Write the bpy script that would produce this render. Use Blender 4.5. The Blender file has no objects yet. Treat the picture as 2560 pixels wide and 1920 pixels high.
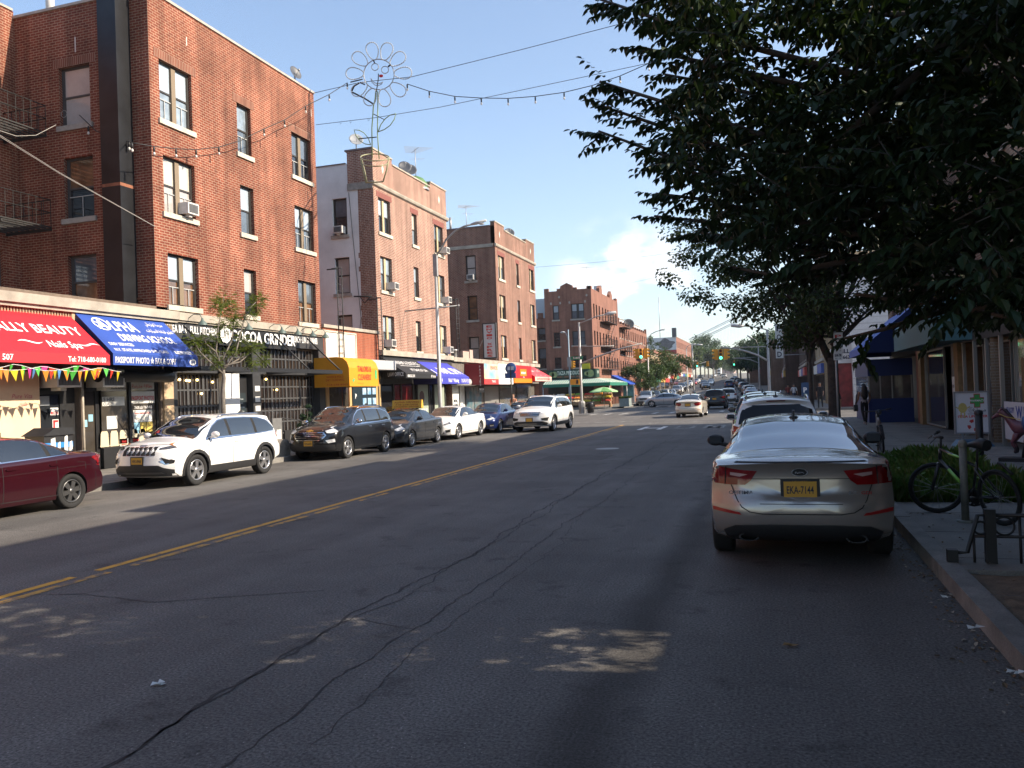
import bpy,bmesh,math,random
from math import sin,cos,pi,radians as R,atan2,sqrt
from mathutils import Vector as V,Matrix as M
from mathutils.bvhtree import BVHTree
random.seed(7)
S=bpy.context.scene
COL=S.collection
# ------------------------------------------------------------------ camera
EYE=1.92
YAW,PITCH,ROLL=R(17.707),R(0.659),R(2.063)
cd=bpy.data.cameras.new('camera');cam=bpy.data.objects.new('camera',cd);COL.objects.link(cam)
cd.sensor_width=36.0;cd.lens=36.0*2050/2560;cd.clip_start=.05;cd.clip_end=6000
fw=V((-sin(YAW)*cos(PITCH),cos(YAW)*cos(PITCH),sin(PITCH)))
rt=V((cos(YAW),sin(YAW),0));up=rt.cross(fw)
r2=rt*cos(ROLL)-up*sin(ROLL);u2=up*cos(ROLL)+rt*sin(ROLL)
cam.matrix_world=M(((r2.x,u2.x,-fw.x,0),(r2.y,u2.y,-fw.y,0),(r2.z,u2.z,-fw.z,EYE),(0,0,0,1)))
S.camera=cam
# ------------------------------------------------------------------ sky and sun
SUN_AZ,SUN_EL=R(83),R(34)
world=bpy.data.worlds.new('World');S.world=world;world.use_nodes=True
wt=world.node_tree;wt.nodes.clear()
def wn(t,**k):
 n=wt.nodes.new(t)
 for a,b in k.items():setattr(n,a,b)
 return n
sky=wn('ShaderNodeTexSky',sky_type='NISHITA',sun_disc=False,sun_elevation=SUN_EL,sun_rotation=SUN_AZ,
altitude=10,air_density=1.0,dust_density=0.9,ozone_density=1.5)
wo=wn('ShaderNodeOutputWorld');bg=wn('ShaderNodeBackground');bg.inputs[1].default_value=0.13
tc=wn('ShaderNodeTexCoord');mp=wn('ShaderNodeMapping');mp.inputs['Scale'].default_value=(9,9,17)
mp.inputs['Location'].default_value=(5.3,2.4,0.2)
no=wn('ShaderNodeTexNoise');no.inputs['Scale'].default_value=1.0;no.inputs['Detail'].default_value=7;no.inputs['Roughness'].default_value=.58
cr=wn('ShaderNodeValToRGB');cr.color_ramp.elements[0].position=.47;cr.color_ramp.elements[1].position=.57
sp=wn('ShaderNodeSeparateXYZ')
lo=wn('ShaderNodeMapRange');lo.inputs[1].default_value=.02;lo.inputs[2].default_value=.07
hi=wn('ShaderNodeMapRange');hi.inputs[1].default_value=.32;hi.inputs[2].default_value=.15
m1=wn('ShaderNodeMath',operation='MULTIPLY');m2=wn('ShaderNodeMath',operation='MULTIPLY');m3=wn('ShaderNodeMath',operation='MULTIPLY')
m3.inputs[1].default_value=.85
CLOUD=tuple((fw+r2*((1560-1280)/2050)-u2*((715-960)/2050)).normalized())
mx=wn('ShaderNodeMix',data_type='RGBA');mx.inputs[7].default_value=(6.6,6.5,6.4,1)
L=wt.links.new
L(tc.outputs['Generated'],mp.inputs[0]);L(mp.outputs[0],no.inputs['Vector']);L(no.outputs[0],cr.inputs[0])
L(tc.outputs['Generated'],sp.inputs[0]);L(sp.outputs[2],lo.inputs[0]);L(sp.outputs[2],hi.inputs[0])
L(lo.outputs[0],m1.inputs[0]);L(hi.outputs[0],m1.inputs[1]);L(m1.outputs[0],m2.inputs[0]);L(cr.outputs[0],m2.inputs[1])
cdv=wn('ShaderNodeVectorMath',operation='DOT_PRODUCT');cdv.inputs[1].default_value=CLOUD
cmr=wn('ShaderNodeMapRange',interpolation_type='SMOOTHSTEP');cmr.inputs[1].default_value=cos(R(5.5));cmr.inputs[2].default_value=cos(R(1.5));cmr.inputs[3].default_value=.0
m4=wn('ShaderNodeMath',operation='MULTIPLY');L(tc.outputs['Generated'],cdv.inputs[0]);L(cdv.outputs['Value'],cmr.inputs[0])
L(m2.outputs[0],m4.inputs[0]);L(cmr.outputs[0],m4.inputs[1]);L(m4.outputs[0],m3.inputs[0]);L(m3.outputs[0],mx.inputs[0]);L(sky.outputs[0],mx.inputs[6]);L(mx.outputs[2],bg.inputs[0]);L(bg.outputs[0],wo.inputs[0])
sd=bpy.data.lights.new('sun','SUN');sd.energy=5.0;sd.angle=R(.5);sd.color=(1.0,.86,.69)
sun=bpy.data.objects.new('sun',sd);COL.objects.link(sun)
sdir=V((sin(SUN_AZ)*cos(SUN_EL),cos(SUN_AZ)*cos(SUN_EL),sin(SUN_EL)))
sun.rotation_euler=sdir.to_track_quat('Z','Y').to_euler();sun.location=(40,20,60)
S.view_settings.view_transform='Standard';S.view_settings.look='None'
S.view_settings.exposure=1.0;S.view_settings.gamma=1.0
S.cycles.max_bounces=6;S.cycles.diffuse_bounces=3;S.cycles.glossy_bounces=3;S.cycles.transparent_max_bounces=6
S.cycles.use_denoising=True;S.cycles.caustics_reflective=False;S.cycles.sample_clamp_indirect=6;S.cycles.caustics_refractive=False
# ------------------------------------------------------------------ pixel helper (photo pixels -> ray), used to read off sizes
def ray(px,py):return fw+r2*((px-1280)/2050)-u2*((py-960)/2050)
def atX(px,py,x):d=ray(px,py);return d*(x/d.x)+V((0,0,EYE))
def atY(px,py,y):d=ray(px,py);return d*(y/d.y)+V((0,0,EYE))
def ground(px,py,z=0):d=ray(px,py);return d*((z-EYE)/d.z)+V((0,0,EYE))
# ------------------------------------------------------------------ materials
MATS={}
def mat(name,col=(.5,.5,.5),rough=.6,metal=0,spec=.5,coat=0,noise=0,nscale=6,bump=0,bscale=60,col2=None,emit=None,ior=None,trans=None,coords='Object',speck=0,dirt=0):
 if name in MATS:return MATS[name]
 m=bpy.data.materials.new(name);m.use_nodes=True;MATS[name]=m
 nt=m.node_tree;b=nt.nodes['Principled BSDF']
 c4=(*col,1)
 b.inputs['Base Color'].default_value=c4;b.inputs['Roughness'].default_value=rough
 b.inputs['Metallic'].default_value=metal;b.inputs['Specular IOR Level'].default_value=spec
 if coat:b.inputs['Coat Weight'].default_value=coat;b.inputs['Coat Roughness'].default_value=.04
 if ior:b.inputs['IOR'].default_value=ior
 if emit:b.inputs['Emission Color'].default_value=(*emit[0],1);b.inputs['Emission Strength'].default_value=emit[1]
 if noise or bump or speck or dirt:
  t=nt.nodes.new('ShaderNodeTexCoord');out=t.outputs[coords]
 last=None
 if noise:
  n=nt.nodes.new('ShaderNodeTexNoise');n.inputs['Scale'].default_value=nscale;n.inputs['Detail'].default_value=6;n.inputs['Roughness'].default_value=.6
  nt.links.new(out,n.inputs['Vector'])
  r_=nt.nodes.new('ShaderNodeValToRGB');e=r_.color_ramp.elements;e[0].position=.32;e[1].position=.68
  a=col2 or tuple(x*(1-noise)for x in col);z=col if col2 else tuple(min(1,x*(1+noise))for x in col)
  e[0].color=(*a,1);e[1].color=(*z,1)
  nt.links.new(n.outputs[0],r_.inputs[0]);last=r_.outputs[0]
  nt.links.new(last,b.inputs['Base Color'])
 if speck:
  n=nt.nodes.new('ShaderNodeTexNoise');n.inputs['Scale'].default_value=95;n.inputs['Detail'].default_value=3
  nt.links.new(out,n.inputs['Vector'])
  mr=nt.nodes.new('ShaderNodeMapRange');mr.inputs[1].default_value=.35;mr.inputs[2].default_value=.7;mr.inputs[3].default_value=1-speck;mr.inputs[4].default_value=1+speck
  nt.links.new(n.outputs[0],mr.inputs[0])
  mm=nt.nodes.new('ShaderNodeMix');mm.data_type='RGBA';mm.blend_type='MULTIPLY';mm.inputs[0].default_value=1
  if last:nt.links.new(last,mm.inputs[6])
  else:mm.inputs[6].default_value=c4
  nt.links.new(mr.outputs[0],mm.inputs[7]);last=mm.outputs[2];nt.links.new(last,b.inputs['Base Color'])
 if bump:
  n=nt.nodes.new('ShaderNodeTexNoise');n.inputs['Scale'].default_value=bscale;n.inputs['Detail'].default_value=4
  nt.links.new(out,n.inputs['Vector'])
  bb=nt.nodes.new('ShaderNodeBump');bb.inputs['Strength'].default_value=bump;bb.inputs['Distance'].default_value=.02
  nt.links.new(n.outputs[0],bb.inputs['Height']);nt.links.new(bb.outputs[0],b.inputs['Normal'])
 if trans:
  tr=nt.nodes.new('ShaderNodeBsdfTranslucent');tr.inputs[0].default_value=(*trans[0],1)
  ad=nt.nodes.new('ShaderNodeMixShader');ad.inputs[0].default_value=trans[1]
  o=nt.nodes['Material Output']
  nt.links.new(b.outputs[0],ad.inputs[1]);nt.links.new(tr.outputs[0],ad.inputs[2]);nt.links.new(ad.outputs[0],o.inputs[0])
 return m
def brick(name,c1,c2,mortar,rw=.215,rh=.078,ms=.011,dirt=.35,tone=None):
 if name in MATS:return MATS[name]
 m=bpy.data.materials.new(name);m.use_nodes=True;MATS[name]=m
 nt=m.node_tree;b=nt.nodes['Principled BSDF'];b.inputs['Roughness'].default_value=.85;b.inputs['Specular IOR Level'].default_value=.25
 uv=nt.nodes.new('ShaderNodeUVMap')
 bt=nt.nodes.new('ShaderNodeTexBrick');bt.inputs['Color1'].default_value=(*c1,1);bt.inputs['Color2'].default_value=(*c2,1)
 bt.inputs['Mortar'].default_value=(*mortar,1);bt.inputs['Scale'].default_value=1;bt.inputs['Mortar Size'].default_value=ms
 bt.inputs['Brick Width'].default_value=rw;bt.inputs['Row Height'].default_value=rh;bt.inputs['Bias'].default_value=-.2;bt.inputs['Mortar Smooth'].default_value=.2
 nt.links.new(uv.outputs[0],bt.inputs['Vector'])
 n=nt.nodes.new('ShaderNodeTexNoise');n.inputs['Scale'].default_value=.55;n.inputs['Detail'].default_value=8;n.inputs['Roughness'].default_value=.65
 nt.links.new(uv.outputs[0],n.inputs['Vector'])
 mr=nt.nodes.new('ShaderNodeMapRange');mr.inputs[1].default_value=.35;mr.inputs[2].default_value=.65;mr.inputs[3].default_value=1-dirt;mr.inputs[4].default_value=1.08
 nt.links.new(n.outputs[0],mr.inputs[0])
 mm=nt.nodes.new('ShaderNodeMix');mm.data_type='RGBA';mm.blend_type='MULTIPLY';mm.inputs[0].default_value=1
 nt.links.new(bt.outputs[0],mm.inputs[6]);nt.links.new(mr.outputs[0],mm.inputs[7])
 # streaks running down the wall
 mp_=nt.nodes.new('ShaderNodeMapping');mp_.inputs['Scale'].default_value=(2.2,.12,1)
 n2=nt.nodes.new('ShaderNodeTexNoise');n2.inputs['Scale'].default_value=1.5;n2.inputs['Detail'].default_value=5
 nt.links.new(uv.outputs[0],mp_.inputs[0]);nt.links.new(mp_.outputs[0],n2.inputs['Vector'])
 mr2=nt.nodes.new('ShaderNodeMapRange');mr2.inputs[1].default_value=.4;mr2.inputs[2].default_value=.72;mr2.inputs[3].default_value=1.0;mr2.inputs[4].default_value=.62
 nt.links.new(n2.outputs[0],mr2.inputs[0])
 mm2=nt.nodes.new('ShaderNodeMix');mm2.data_type='RGBA';mm2.blend_type='MULTIPLY';mm2.inputs[0].default_value=1
 nt.links.new(mm.outputs[2],mm2.inputs[6]);nt.links.new(mr2.outputs[0],mm2.inputs[7])
 nt.links.new(mm2.outputs[2],b.inputs['Base Color'])
 bp=nt.nodes.new('ShaderNodeBump');bp.inputs['Strength'].default_value=.5;bp.inputs['Distance'].default_value=.01;bp.invert=True
 nt.links.new(bt.outputs['Fac'],bp.inputs['Height']);nt.links.new(bp.outputs[0],b.inputs['Normal'])
 return m
 # ------------------------------------------------------------------ mesh building
class B:
 """collects shapes into one bmesh"""
 def __init__(s):s.bm=bmesh.new();s.uv=s.bm.loops.layers.uv.new('UVMap');s.mi=0
 def face(s,pts,uvs=None,smooth=False):
  vs=[s.bm.verts.new(p)for p in pts]
  try:f=s.bm.faces.new(vs)
  except ValueError:return None
  f.material_index=s.mi;f.smooth=smooth
  if uvs:
   for l,q in zip(f.loops,uvs):l[s.uv].uv=q
  return f
 def obox(s,O,U,W,N,u0,u1,v0,v1,n0,n1):
  O,U,W,N=V(O),V(U),V(W),V(N)
  P=[[[s.bm.verts.new(O+U*u+W*v+N*n)for n in(n0,n1)]for v in(v0,v1)]for u in(u0,u1)]
  def q(a,b,c,d,uvs):
   f=s.bm.faces.new((a,b,c,d));f.material_index=s.mi
   for l,w in zip(f.loops,uvs):l[s.uv].uv=w
  uu=[(u0,v0),(u1,v0),(u1,v1),(u0,v1)];nu=[(n0,v0),(n1,v0),(n1,v1),(n0,v1)];un=[(u0,n0),(u1,n0),(u1,n1),(u0,n1)]
  q(P[0][0][1],P[1][0][1],P[1][1][1],P[0][1][1],uu);q(P[1][0][0],P[0][0][0],P[0][1][0],P[1][1][0],[uu[1],uu[0],uu[3],uu[2]])
  q(P[1][0][1],P[1][0][0],P[1][1][0],P[1][1][1],[nu[1],nu[0],nu[3],nu[2]]);q(P[0][0][0],P[0][0][1],P[0][1][1],P[0][1][0],nu)
  q(P[0][1][1],P[1][1][1],P[1][1][0],P[0][1][0],[un[3],un[2],un[1],un[0]]);q(P[0][0][0],P[1][0][0],P[1][0][1],P[0][0][1],un)
  return s
 def box(s,x0,x1,y0,y1,z0,z1):return s.obox((0,0,0),(1,0,0),(0,0,1),(0,-1,0),x0,x1,z0,z1,-y1,-y0)
 def tube(s,pts,r,n=6,caps=True,rs=None):
  pts=[V(p)for p in pts];rings=[]
  prev=None
  for i,p in enumerate(pts):
   d=(pts[min(i+1,len(pts)-1)]-pts[max(i-1,0)])
   if d.length<1e-9:d=V((0,0,1))
   d.normalize()
   a=prev-d*prev.dot(d)if prev else d.orthogonal()
   if a.length<1e-6:a=d.orthogonal()
   a.normalize();prev=a;b=d.cross(a);rr=rs[i]if rs else r
   rings.append([s.bm.verts.new(p+(a*cos(2*pi*k/n)+b*sin(2*pi*k/n))*rr)for k in range(n)])
  for A,C in zip(rings,rings[1:]):
   for k in range(n):
    f=s.bm.faces.new((A[k],A[(k+1)%n],C[(k+1)%n],C[k]));f.smooth=n>4;f.material_index=s.mi
  if caps:
   for ring,rev in((rings[0],True),(rings[-1],False)):
    f=s.bm.faces.new(ring[::-1]if rev else ring);f.material_index=s.mi
  return s
 def lathe(s,prof,O,A,n=24,smooth=True):
  """prof: (radius, along-axis) pairs; A axis"""
  O,A=V(O),V(A).normalized();a=A.orthogonal().normalized();b=A.cross(a);rings=[]
  for(r_,h)in prof:
   rings.append([s.bm.verts.new(O+A*h+(a*cos(2*pi*k/n)+b*sin(2*pi*k/n))*max(r_,1e-4))for k in range(n)])
  for P,Q in zip(rings,rings[1:]):
   for k in range(n):
    f=s.bm.faces.new((P[k],P[(k+1)%n],Q[(k+1)%n],Q[k]));f.smooth=smooth;f.material_index=s.mi
  return s
 def prism(s,poly,O,U,W,N,n0,n1):
  O,U,W,N=V(O),V(U),V(W),V(N)
  a=[s.bm.verts.new(O+U*u+W*v+N*n1)for u,v in poly];b=[s.bm.verts.new(O+U*u+W*v+N*n0)for u,v in poly]
  def mk(vs,uvs):
   f=s.bm.faces.new(vs);f.material_index=s.mi
   for l,q in zip(f.loops,uvs):l[s.uv].uv=q
  mk(a,poly);mk(b[::-1],poly[::-1])
  for i in range(len(a)):
   j=(i+1)%len(a);mk((a[j],a[i],b[i],b[j]),[poly[j],poly[i],poly[i],poly[j]])
  return s
 def ball(s,c,r,sc=(1,1,1),seg=10,rings=6):
  c=V(c);g=[]
  for i in range(rings+1):
   t=pi*i/rings
   g.append([s.bm.verts.new(c+V((r*sc[0]*sin(t)*cos(2*pi*k/seg),r*sc[1]*sin(t)*sin(2*pi*k/seg),r*sc[2]*cos(t))))for k in range(seg)])
  for i in range(rings):
   for k in range(seg):
    f=s.bm.faces.new((g[i][k],g[i+1][k],g[i+1][(k+1)%seg],g[i][(k+1)%seg]));f.smooth=True;f.material_index=s.mi
  return s
 def wall(s,O,U,W,w,h,holes=(),depth=.18,uo=0,vo=0):
  """wall rectangle with real openings; normal is U x W; reveals go inwards"""
  O,U,W=V(O),V(U),V(W);N=U.cross(W)
  us=sorted({0,w,*[x for q in holes for x in(q[0],q[2])]});vs=sorted({0,h,*[x for q in holes for x in(q[1],q[3])]})
  us=[x for x in us if 0<=x<=w];vs=[x for x in vs if 0<=x<=h]
  P=lambda u,v,n=0:O+U*u+W*v+N*n
  for i in range(len(us)-1):
   for j in range(len(vs)-1):
    cu,cv=(us[i]+us[i+1])/2,(vs[j]+vs[j+1])/2
    if any(q[0]<cu<q[2]and q[1]<cv<q[3]for q in holes):continue
    c=[(us[i],vs[j]),(us[i+1],vs[j]),(us[i+1],vs[j+1]),(us[i],vs[j+1])]
    s.face([P(*x)for x in c],[(x[0]+uo,x[1]+vo)for x in c])
  for(a,b,c,d)in holes:
   for(p,q)in(((a,b),(c,b)),((c,b),(c,d)),((c,d),(a,d)),((a,d),(a,b))):
    s.face([P(*q),P(*p),P(*p,-depth),P(*q,-depth)],[(q[0],q[1]),(p[0],p[1]),(p[0]+.1,p[1]+.1),(q[0]+.1,q[1]+.1)])
  return s
def obj(name,b,m,parent=None,smooth=None,off=None):
 bm=b.bm if isinstance(b,B)else b
 me=bpy.data.meshes.new(name)
 if parent is not None:
  o_=off if off is not None else ROOT.get(parent.name,V((0,0,0)))
  if o_.length>0:bmesh.ops.translate(bm,verts=bm.verts,vec=-o_)
 bm.to_mesh(me);bm.free()
 for x in(m if isinstance(m,(list,tuple))else[m]):me.materials.append(x)
 if smooth is not None:
  me.shade_smooth();me.set_sharp_from_angle(angle=R(smooth))
 o=bpy.data.objects.new(name,me);COL.objects.link(o)
 if parent is not None:
  o.parent=parent
  if parent.name in ROOT:ROOT[o.name]=ROOT[parent.name]
 return o
ROOT={}
def tag(o,label,cat,group=None,kind=None):
 o['label']=label;o['category']=cat
 if group:o['group']=group
 if kind:o['kind']=kind
 elif 'kind' not in o:o['kind']='thing'
 return o
def thing(name,label,cat,loc=(0,0,0),group=None):
 o=bpy.data.objects.new(name,None);COL.objects.link(o);o.location=loc;o.empty_display_size=.2
 ROOT[o.name]=V(loc)
 return tag(o,label,cat,group)
def structure(name,b,m,**k):
 o=obj(name,b,m,**k);o['kind']='structure';return o
def dup(o,parent=None):
 c=o.copy();COL.objects.link(c);c.parent=parent
 for ch in o.children:dup(ch,c)
 return c
X3,Y3,Z3=V((1,0,0)),V((0,1,0)),V((0,0,1))
# ------------------------------------------------------------------ lettering
_fonts={}
def text_bm(txt,h,bold=0,width=None,align='CENTER',shear=0,depth=.004,spacing=1.0):
 """flat lettering as a bmesh in the XY plane; capital height h; returns bmesh, centred (or left aligned) on x with the baseline at 0"""
 c=bpy.data.curves.new('txt','FONT');c.body=txt;c.size=h/.73;c.align_x='LEFT';c.resolution_u=2
 c.offset=bold*h;c.shear=shear;c.space_character=spacing
 o=bpy.data.objects.new('txt',c);COL.objects.link(o)
 dg=bpy.context.evaluated_depsgraph_get();dg.update()
 me=bpy.data.meshes.new_from_object(o.evaluated_get(dg))
 bm=bmesh.new();bm.from_mesh(me)
 bpy.data.objects.remove(o);bpy.data.curves.remove(c);bpy.data.meshes.remove(me)
 if bm.verts:
  xs=[v.co.x for v in bm.verts];x0,x1=min(xs),max(xs);sx=(width/(x1-x0))if width else 1
  for v in bm.verts:
   x=(v.co.x-x0)*sx
   if align=='CENTER':x-=(x1-x0)*sx/2
   elif align=='RIGHT':x-=(x1-x0)*sx
   v.co.x=x
 return bm
def put_text(b,txt,O,U,W,h,lift=.006,**k):
 """append lettering to builder b: O = anchor on the surface, U reading direction, W up direction"""
 bm=text_bm(txt,h,**k);O,U,W=V(O),V(U).normalized(),V(W).normalized();N=U.cross(W).normalized()
 vm={}
 for f in bm.faces:
  vs=[]
  for v in f.verts:
   if v.index not in vm or True:
    key=(round(v.co.x,5),round(v.co.y,5))
    if key not in vm:vm[key]=b.bm.verts.new(O+U*v.co.x+W*v.co.y+N*lift)
    vs.append(vm[key])
  try:
   nf=b.bm.faces.new(vs);nf.material_index=b.mi
  except ValueError:pass
 bm.free()
 return b
 # ------------------------------------------------------------------ ground, road, pavements
FX,KL,KR,RX=-18.6,-15.0,1.44,5.5
PROF=[(-60,0),(100,0),(130,.35),(174,1.5),(250,2.7),(315,4.9),(400,7.4),(520,9.2),(700,9.5),(2500,9.5)]
def zr(y):
 for(a,b),(c,d)in zip(PROF,PROF[1:]):
  if y<=c:return b+(d-b)*max(0,(y-a)/(c-a))
 return PROF[-1][1]
def bend(y):return-.058*max(0,y-108)
def strip(b,rows,zoff,vscale=1):
 """rows of (y, x0, x1)"""
 for(y0,a0,b0),(y1,a1,b1)in zip(rows,rows[1:]):
  b.face([(a0,y0,zr(y0)+zoff),(b0,y0,zr(y0)+zoff),(b1,y1,zr(y1)+zoff),(a1,y1,zr(y1)+zoff)],[(a0,y0),(b0,y0),(b1,y1),(a1,y1)])
ys=[-40,-20,0,20,40,60,80,100,115,130,150,174,200,225,250,280,315,350,400,460,520,610,700]
def asphalt():
 m=mat('asphalt',(.095,.089,.081),.82,spec=.35);nt=m.node_tree;b=nt.nodes['Principled BSDF']
 N=nt.nodes.new;Lk=nt.links.new
 t=N('ShaderNodeTexCoord')
 def noise(sc,det=5,rough=.6,scale=(1,1,1)):
  mpn=N('ShaderNodeMapping');mpn.inputs['Scale'].default_value=scale;Lk(t.outputs['Object'],mpn.inputs[0])
  n=N('ShaderNodeTexNoise');n.inputs['Scale'].default_value=sc;n.inputs['Detail'].default_value=det;n.inputs['Roughness'].default_value=rough
  Lk(mpn.outputs[0],n.inputs['Vector']);return n
 def rng(src,a,c,d,e):
  r_=N('ShaderNodeMapRange');r_.inputs[1].default_value=a;r_.inputs[2].default_value=c;r_.inputs[3].default_value=d;r_.inputs[4].default_value=e;Lk(src,r_.inputs[0]);return r_.outputs[0]
 def mul(a,c):
  x=N('ShaderNodeMath');x.operation='MULTIPLY';Lk(a,x.inputs[0]);Lk(c,x.inputs[1]);return x.outputs[0]
 v=rng(noise(.5,7).outputs[0],.35,.65,.80,1.16)
 v=mul(v,rng(noise(.35,6,.65,(3.2,.18,1)).outputs[0],.35,.65,.84,1.12))
 sn=noise(48,3,.7);v=mul(v,rng(sn.outputs[0],.34,.66,.42,1.62))
 vor=N('ShaderNodeTexVoronoi');vor.inputs['Scale'].default_value=26;Lk(t.outputs['Object'],vor.inputs['Vector'])
 lt=rng(vor.outputs['Distance'],.07,.15,3.0,1.0);sel=rng(noise(33,0).outputs[0],.56,.62,0,1)
 mxl=N('ShaderNodeMix');mxl.data_type='FLOAT';mxl.inputs[2].default_value=1.0;Lk(sel,mxl.inputs[0]);Lk(lt,mxl.inputs[3]);v=mul(v,mxl.outputs[0])
 # the dark oily band where cars pull in beside the parking lane
 sx=N('ShaderNodeSeparateXYZ');Lk(t.outputs['Object'],sx.inputs[0])
 wob=noise(.55,4);ad=N('ShaderNodeMath');ad.operation='MULTIPLY_ADD';ad.inputs[1].default_value=.5;Lk(wob.outputs[0],ad.inputs[0]);Lk(sx.outputs[0],ad.inputs[2])
 sb=N('ShaderNodeMath');sb.operation='ADD';sb.inputs[1].default_value=.83;Lk(ad.outputs[0],sb.inputs[0])
 ab=N('ShaderNodeMath');ab.operation='ABSOLUTE';Lk(sb.outputs[0],ab.inputs[0])
 v=mul(v,rng(ab.outputs[0],.06,.30,.50,1.0))
 st=noise(1.7,5,.65);v=mul(v,rng(st.outputs[0],.58,.68,1.0,.62))
 cmb=N('ShaderNodeMix');cmb.data_type='RGBA';cmb.blend_type='MULTIPLY';cmb.inputs[0].default_value=1;cmb.inputs[6].default_value=(.108,.102,.094,1);Lk(v,cmb.inputs[7])
 Lk(cmb.outputs[2],b.inputs['Base Color'])
 bp=N('ShaderNodeBump');bp.inputs['Strength'].default_value=.5;bp.inputs['Distance'].default_value=.008;Lk(sn.outputs[0],bp.inputs['Height']);Lk(bp.outputs[0],b.inputs['Normal'])
 return m
ASPH=asphalt()
CONC=mat('concrete',(.185,.172,.152),.85,noise=.22,nscale=1.2,bump=.25,bscale=40,speck=.18)
KERBM=mat('kerb_stone',(.20,.19,.172),.85,noise=.3,nscale=2.5,speck=.2)
b=B();strip(b,[(-60,-900,900),(100,-900,900),(130,-900,900),(174,-900,900),(250,-900,900),(315,-900,900),(400,-900,900),(520,-900,900),(700,-900,900),(2500,-900,900)],-.03)
structure('ground',b,mat('bare_ground',(.12,.11,.095),.95,noise=.3,nscale=.3))
b=B();strip(b,[(y,-60,60)for y in ys if y<=100]+[(y,-18+bend(y),2+bend(y))for y in ys if y>=100],0)
structure('road',b,ASPH)
# pavements: raised slabs with a kerb step, joints as slightly lowered lines in the slab grid
def pavement(name,poly,z0=.15,joints=True):
 bb=B();n=len(poly)
 bb.mi=0;bb.face([(x,y,z0+zr(y))for x,y in poly],poly)
 bb.mi=1
 for i in range(n):
  (x0,y0),(x1,y1)=poly[i],poly[(i+1)%n]
  bb.face([(x0,y0,zr(y0)-.02),(x1,y1,zr(y1)-.02),(x1,y1,z0+zr(y1)),(x0,y0,z0+zr(y0))],[(0,0),(1,0),(1,.15),(0,.15)])
 return structure(name,bb,[CONC,KERBM])
def arc(cx,cy,r,a0,a1,n=6):return[(cx+r*cos(R(a0+(a1-a0)*i/n)),cy+r*sin(R(a0+(a1-a0)*i/n)))for i in range(n+1)]
pavement('pavement',[(-60,-40),(KL,-40)]+arc(KL-2.2,61.2,2.2,0,90)+[(-60,63.4)])
pavement('pavement',[(-60,83)]+arc(KL-2.2,85.2,2.2,-90,0)+[(KL,108),(-60,108)])
# right pavement has square pits cut for the trees
PIT1=(1.62,3.3,1.0,8.45);PIT2=(1.62,3.25,13.0,18.5)
bb=B();xs=[KR,PIT1[0],PIT1[1],60];yc=[-40,PIT1[2],PIT1[3],PIT2[2],PIT2[3],44.5]
for i in range(3):
 for j in range(5):
  if i==1 and j in(1,3):continue
  bb.face([(xs[i],yc[j],.15),(xs[i+1],yc[j],.15),(xs[i+1],yc[j+1],.15),(xs[i],yc[j+1],.15)],[(xs[i],yc[j]),(xs[i+1],yc[j]),(xs[i+1],yc[j+1]),(xs[i],yc[j+1])])
bb.mi=1
for P in(PIT1,PIT2):
 for(a,c)in(((P[0],P[2]),(P[1],P[2])),((P[1],P[2]),(P[1],P[3])),((P[1],P[3]),(P[0],P[3])),((P[0],P[3]),(P[0],P[2]))):bb.face([(a[0],a[1],.02),(c[0],c[1],.02),(c[0],c[1],.15),(a[0],a[1],.15)],[(0,0),(1,0),(1,.1),(0,.1)])
for(a,c)in(((KR,44.5),(KR,-40)),((60,44.5),(KR,44.5))):
 bb.face([(a[0],a[1],-.02),(c[0],c[1],-.02),(c[0],c[1],.15),(a[0],a[1],.15)][::-1],[(0,0),(1,0),(1,.15),(0,.15)])
structure('pavement',bb,[CONC,KERBM])
pavement('pavement',[(60,60),(60,108),(-1.6,108),(-1.6,62.5)]+[(-1.2,60.8),(.2,60)])
b=B();strip(b,[(y,KL-30+bend(y),KL+bend(y))for y in ys if y>=115],.14);structure('pavement',b,CONC)
b=B();strip(b,[(y,-1.6+bend(y),30+bend(y))for y in ys if y>=115],.14);structure('pavement',b,CONC)
# kerb stones along both sides (a paler strip set 3 mm proud)
b=B();random.seed(3)
y=-10
while y<44:
 l=random.uniform(2.2,3.2);yy=min(y+l,44.5)
 if not(7.95<y<8.1):b.box(KR-.012,KR+.16,y+.006,yy-.006,-.01,.154+random.uniform(-.003,.003))
 y+=l
structure('kerb',b,KERBM)
b=B();y=-10
while y<60:
 l=random.uniform(2.2,3.2);b.box(KL-.16,KL+.012,y+.006,min(y+l,61.2)-.006,-.01,.154);y+=l
structure('kerb',b,KERBM)
b=B()
for y in[i*1.5 for i in range(-4,30)]:b.box(KR+.165,RX,y,y+.012,.1505,.1523)
for x in(3.45,4.6):b.box(x,x+.012,-10,44,.1505,.1521)
for y in[i*1.5 for i in range(5,41)]:b.box(FX,KL-.165,y,y+.012,.1505,.1523)
structure('pavement_joint',b,mat('joint',(.09,.085,.08),.9))
# soil in the near pit, weeds' bed in the far one
def pit(name,P,col):
 bb=B();n=14
 random.seed(5)
 H=[[.12+random.uniform(-.02,.02)for _ in range(n+1)]for _ in range(n+1)]
 q=lambda i,j:(P[0]+(P[1]-P[0])*i/n,P[2]+(P[3]-P[2])*j/n,H[i][j])
 for i in range(n):
  for j in range(n):bb.face([q(i,j),q(i+1,j),q(i+1,j+1),q(i,j+1)],smooth=True)
 structure(name,bb,mat('soil_'+name,col,.95,noise=.35,nscale=7,bump=.6,bscale=25,speck=.3))
pit('soil',PIT1,(.16,.105,.065));pit('soil',PIT2,(.09,.075,.05))
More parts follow.
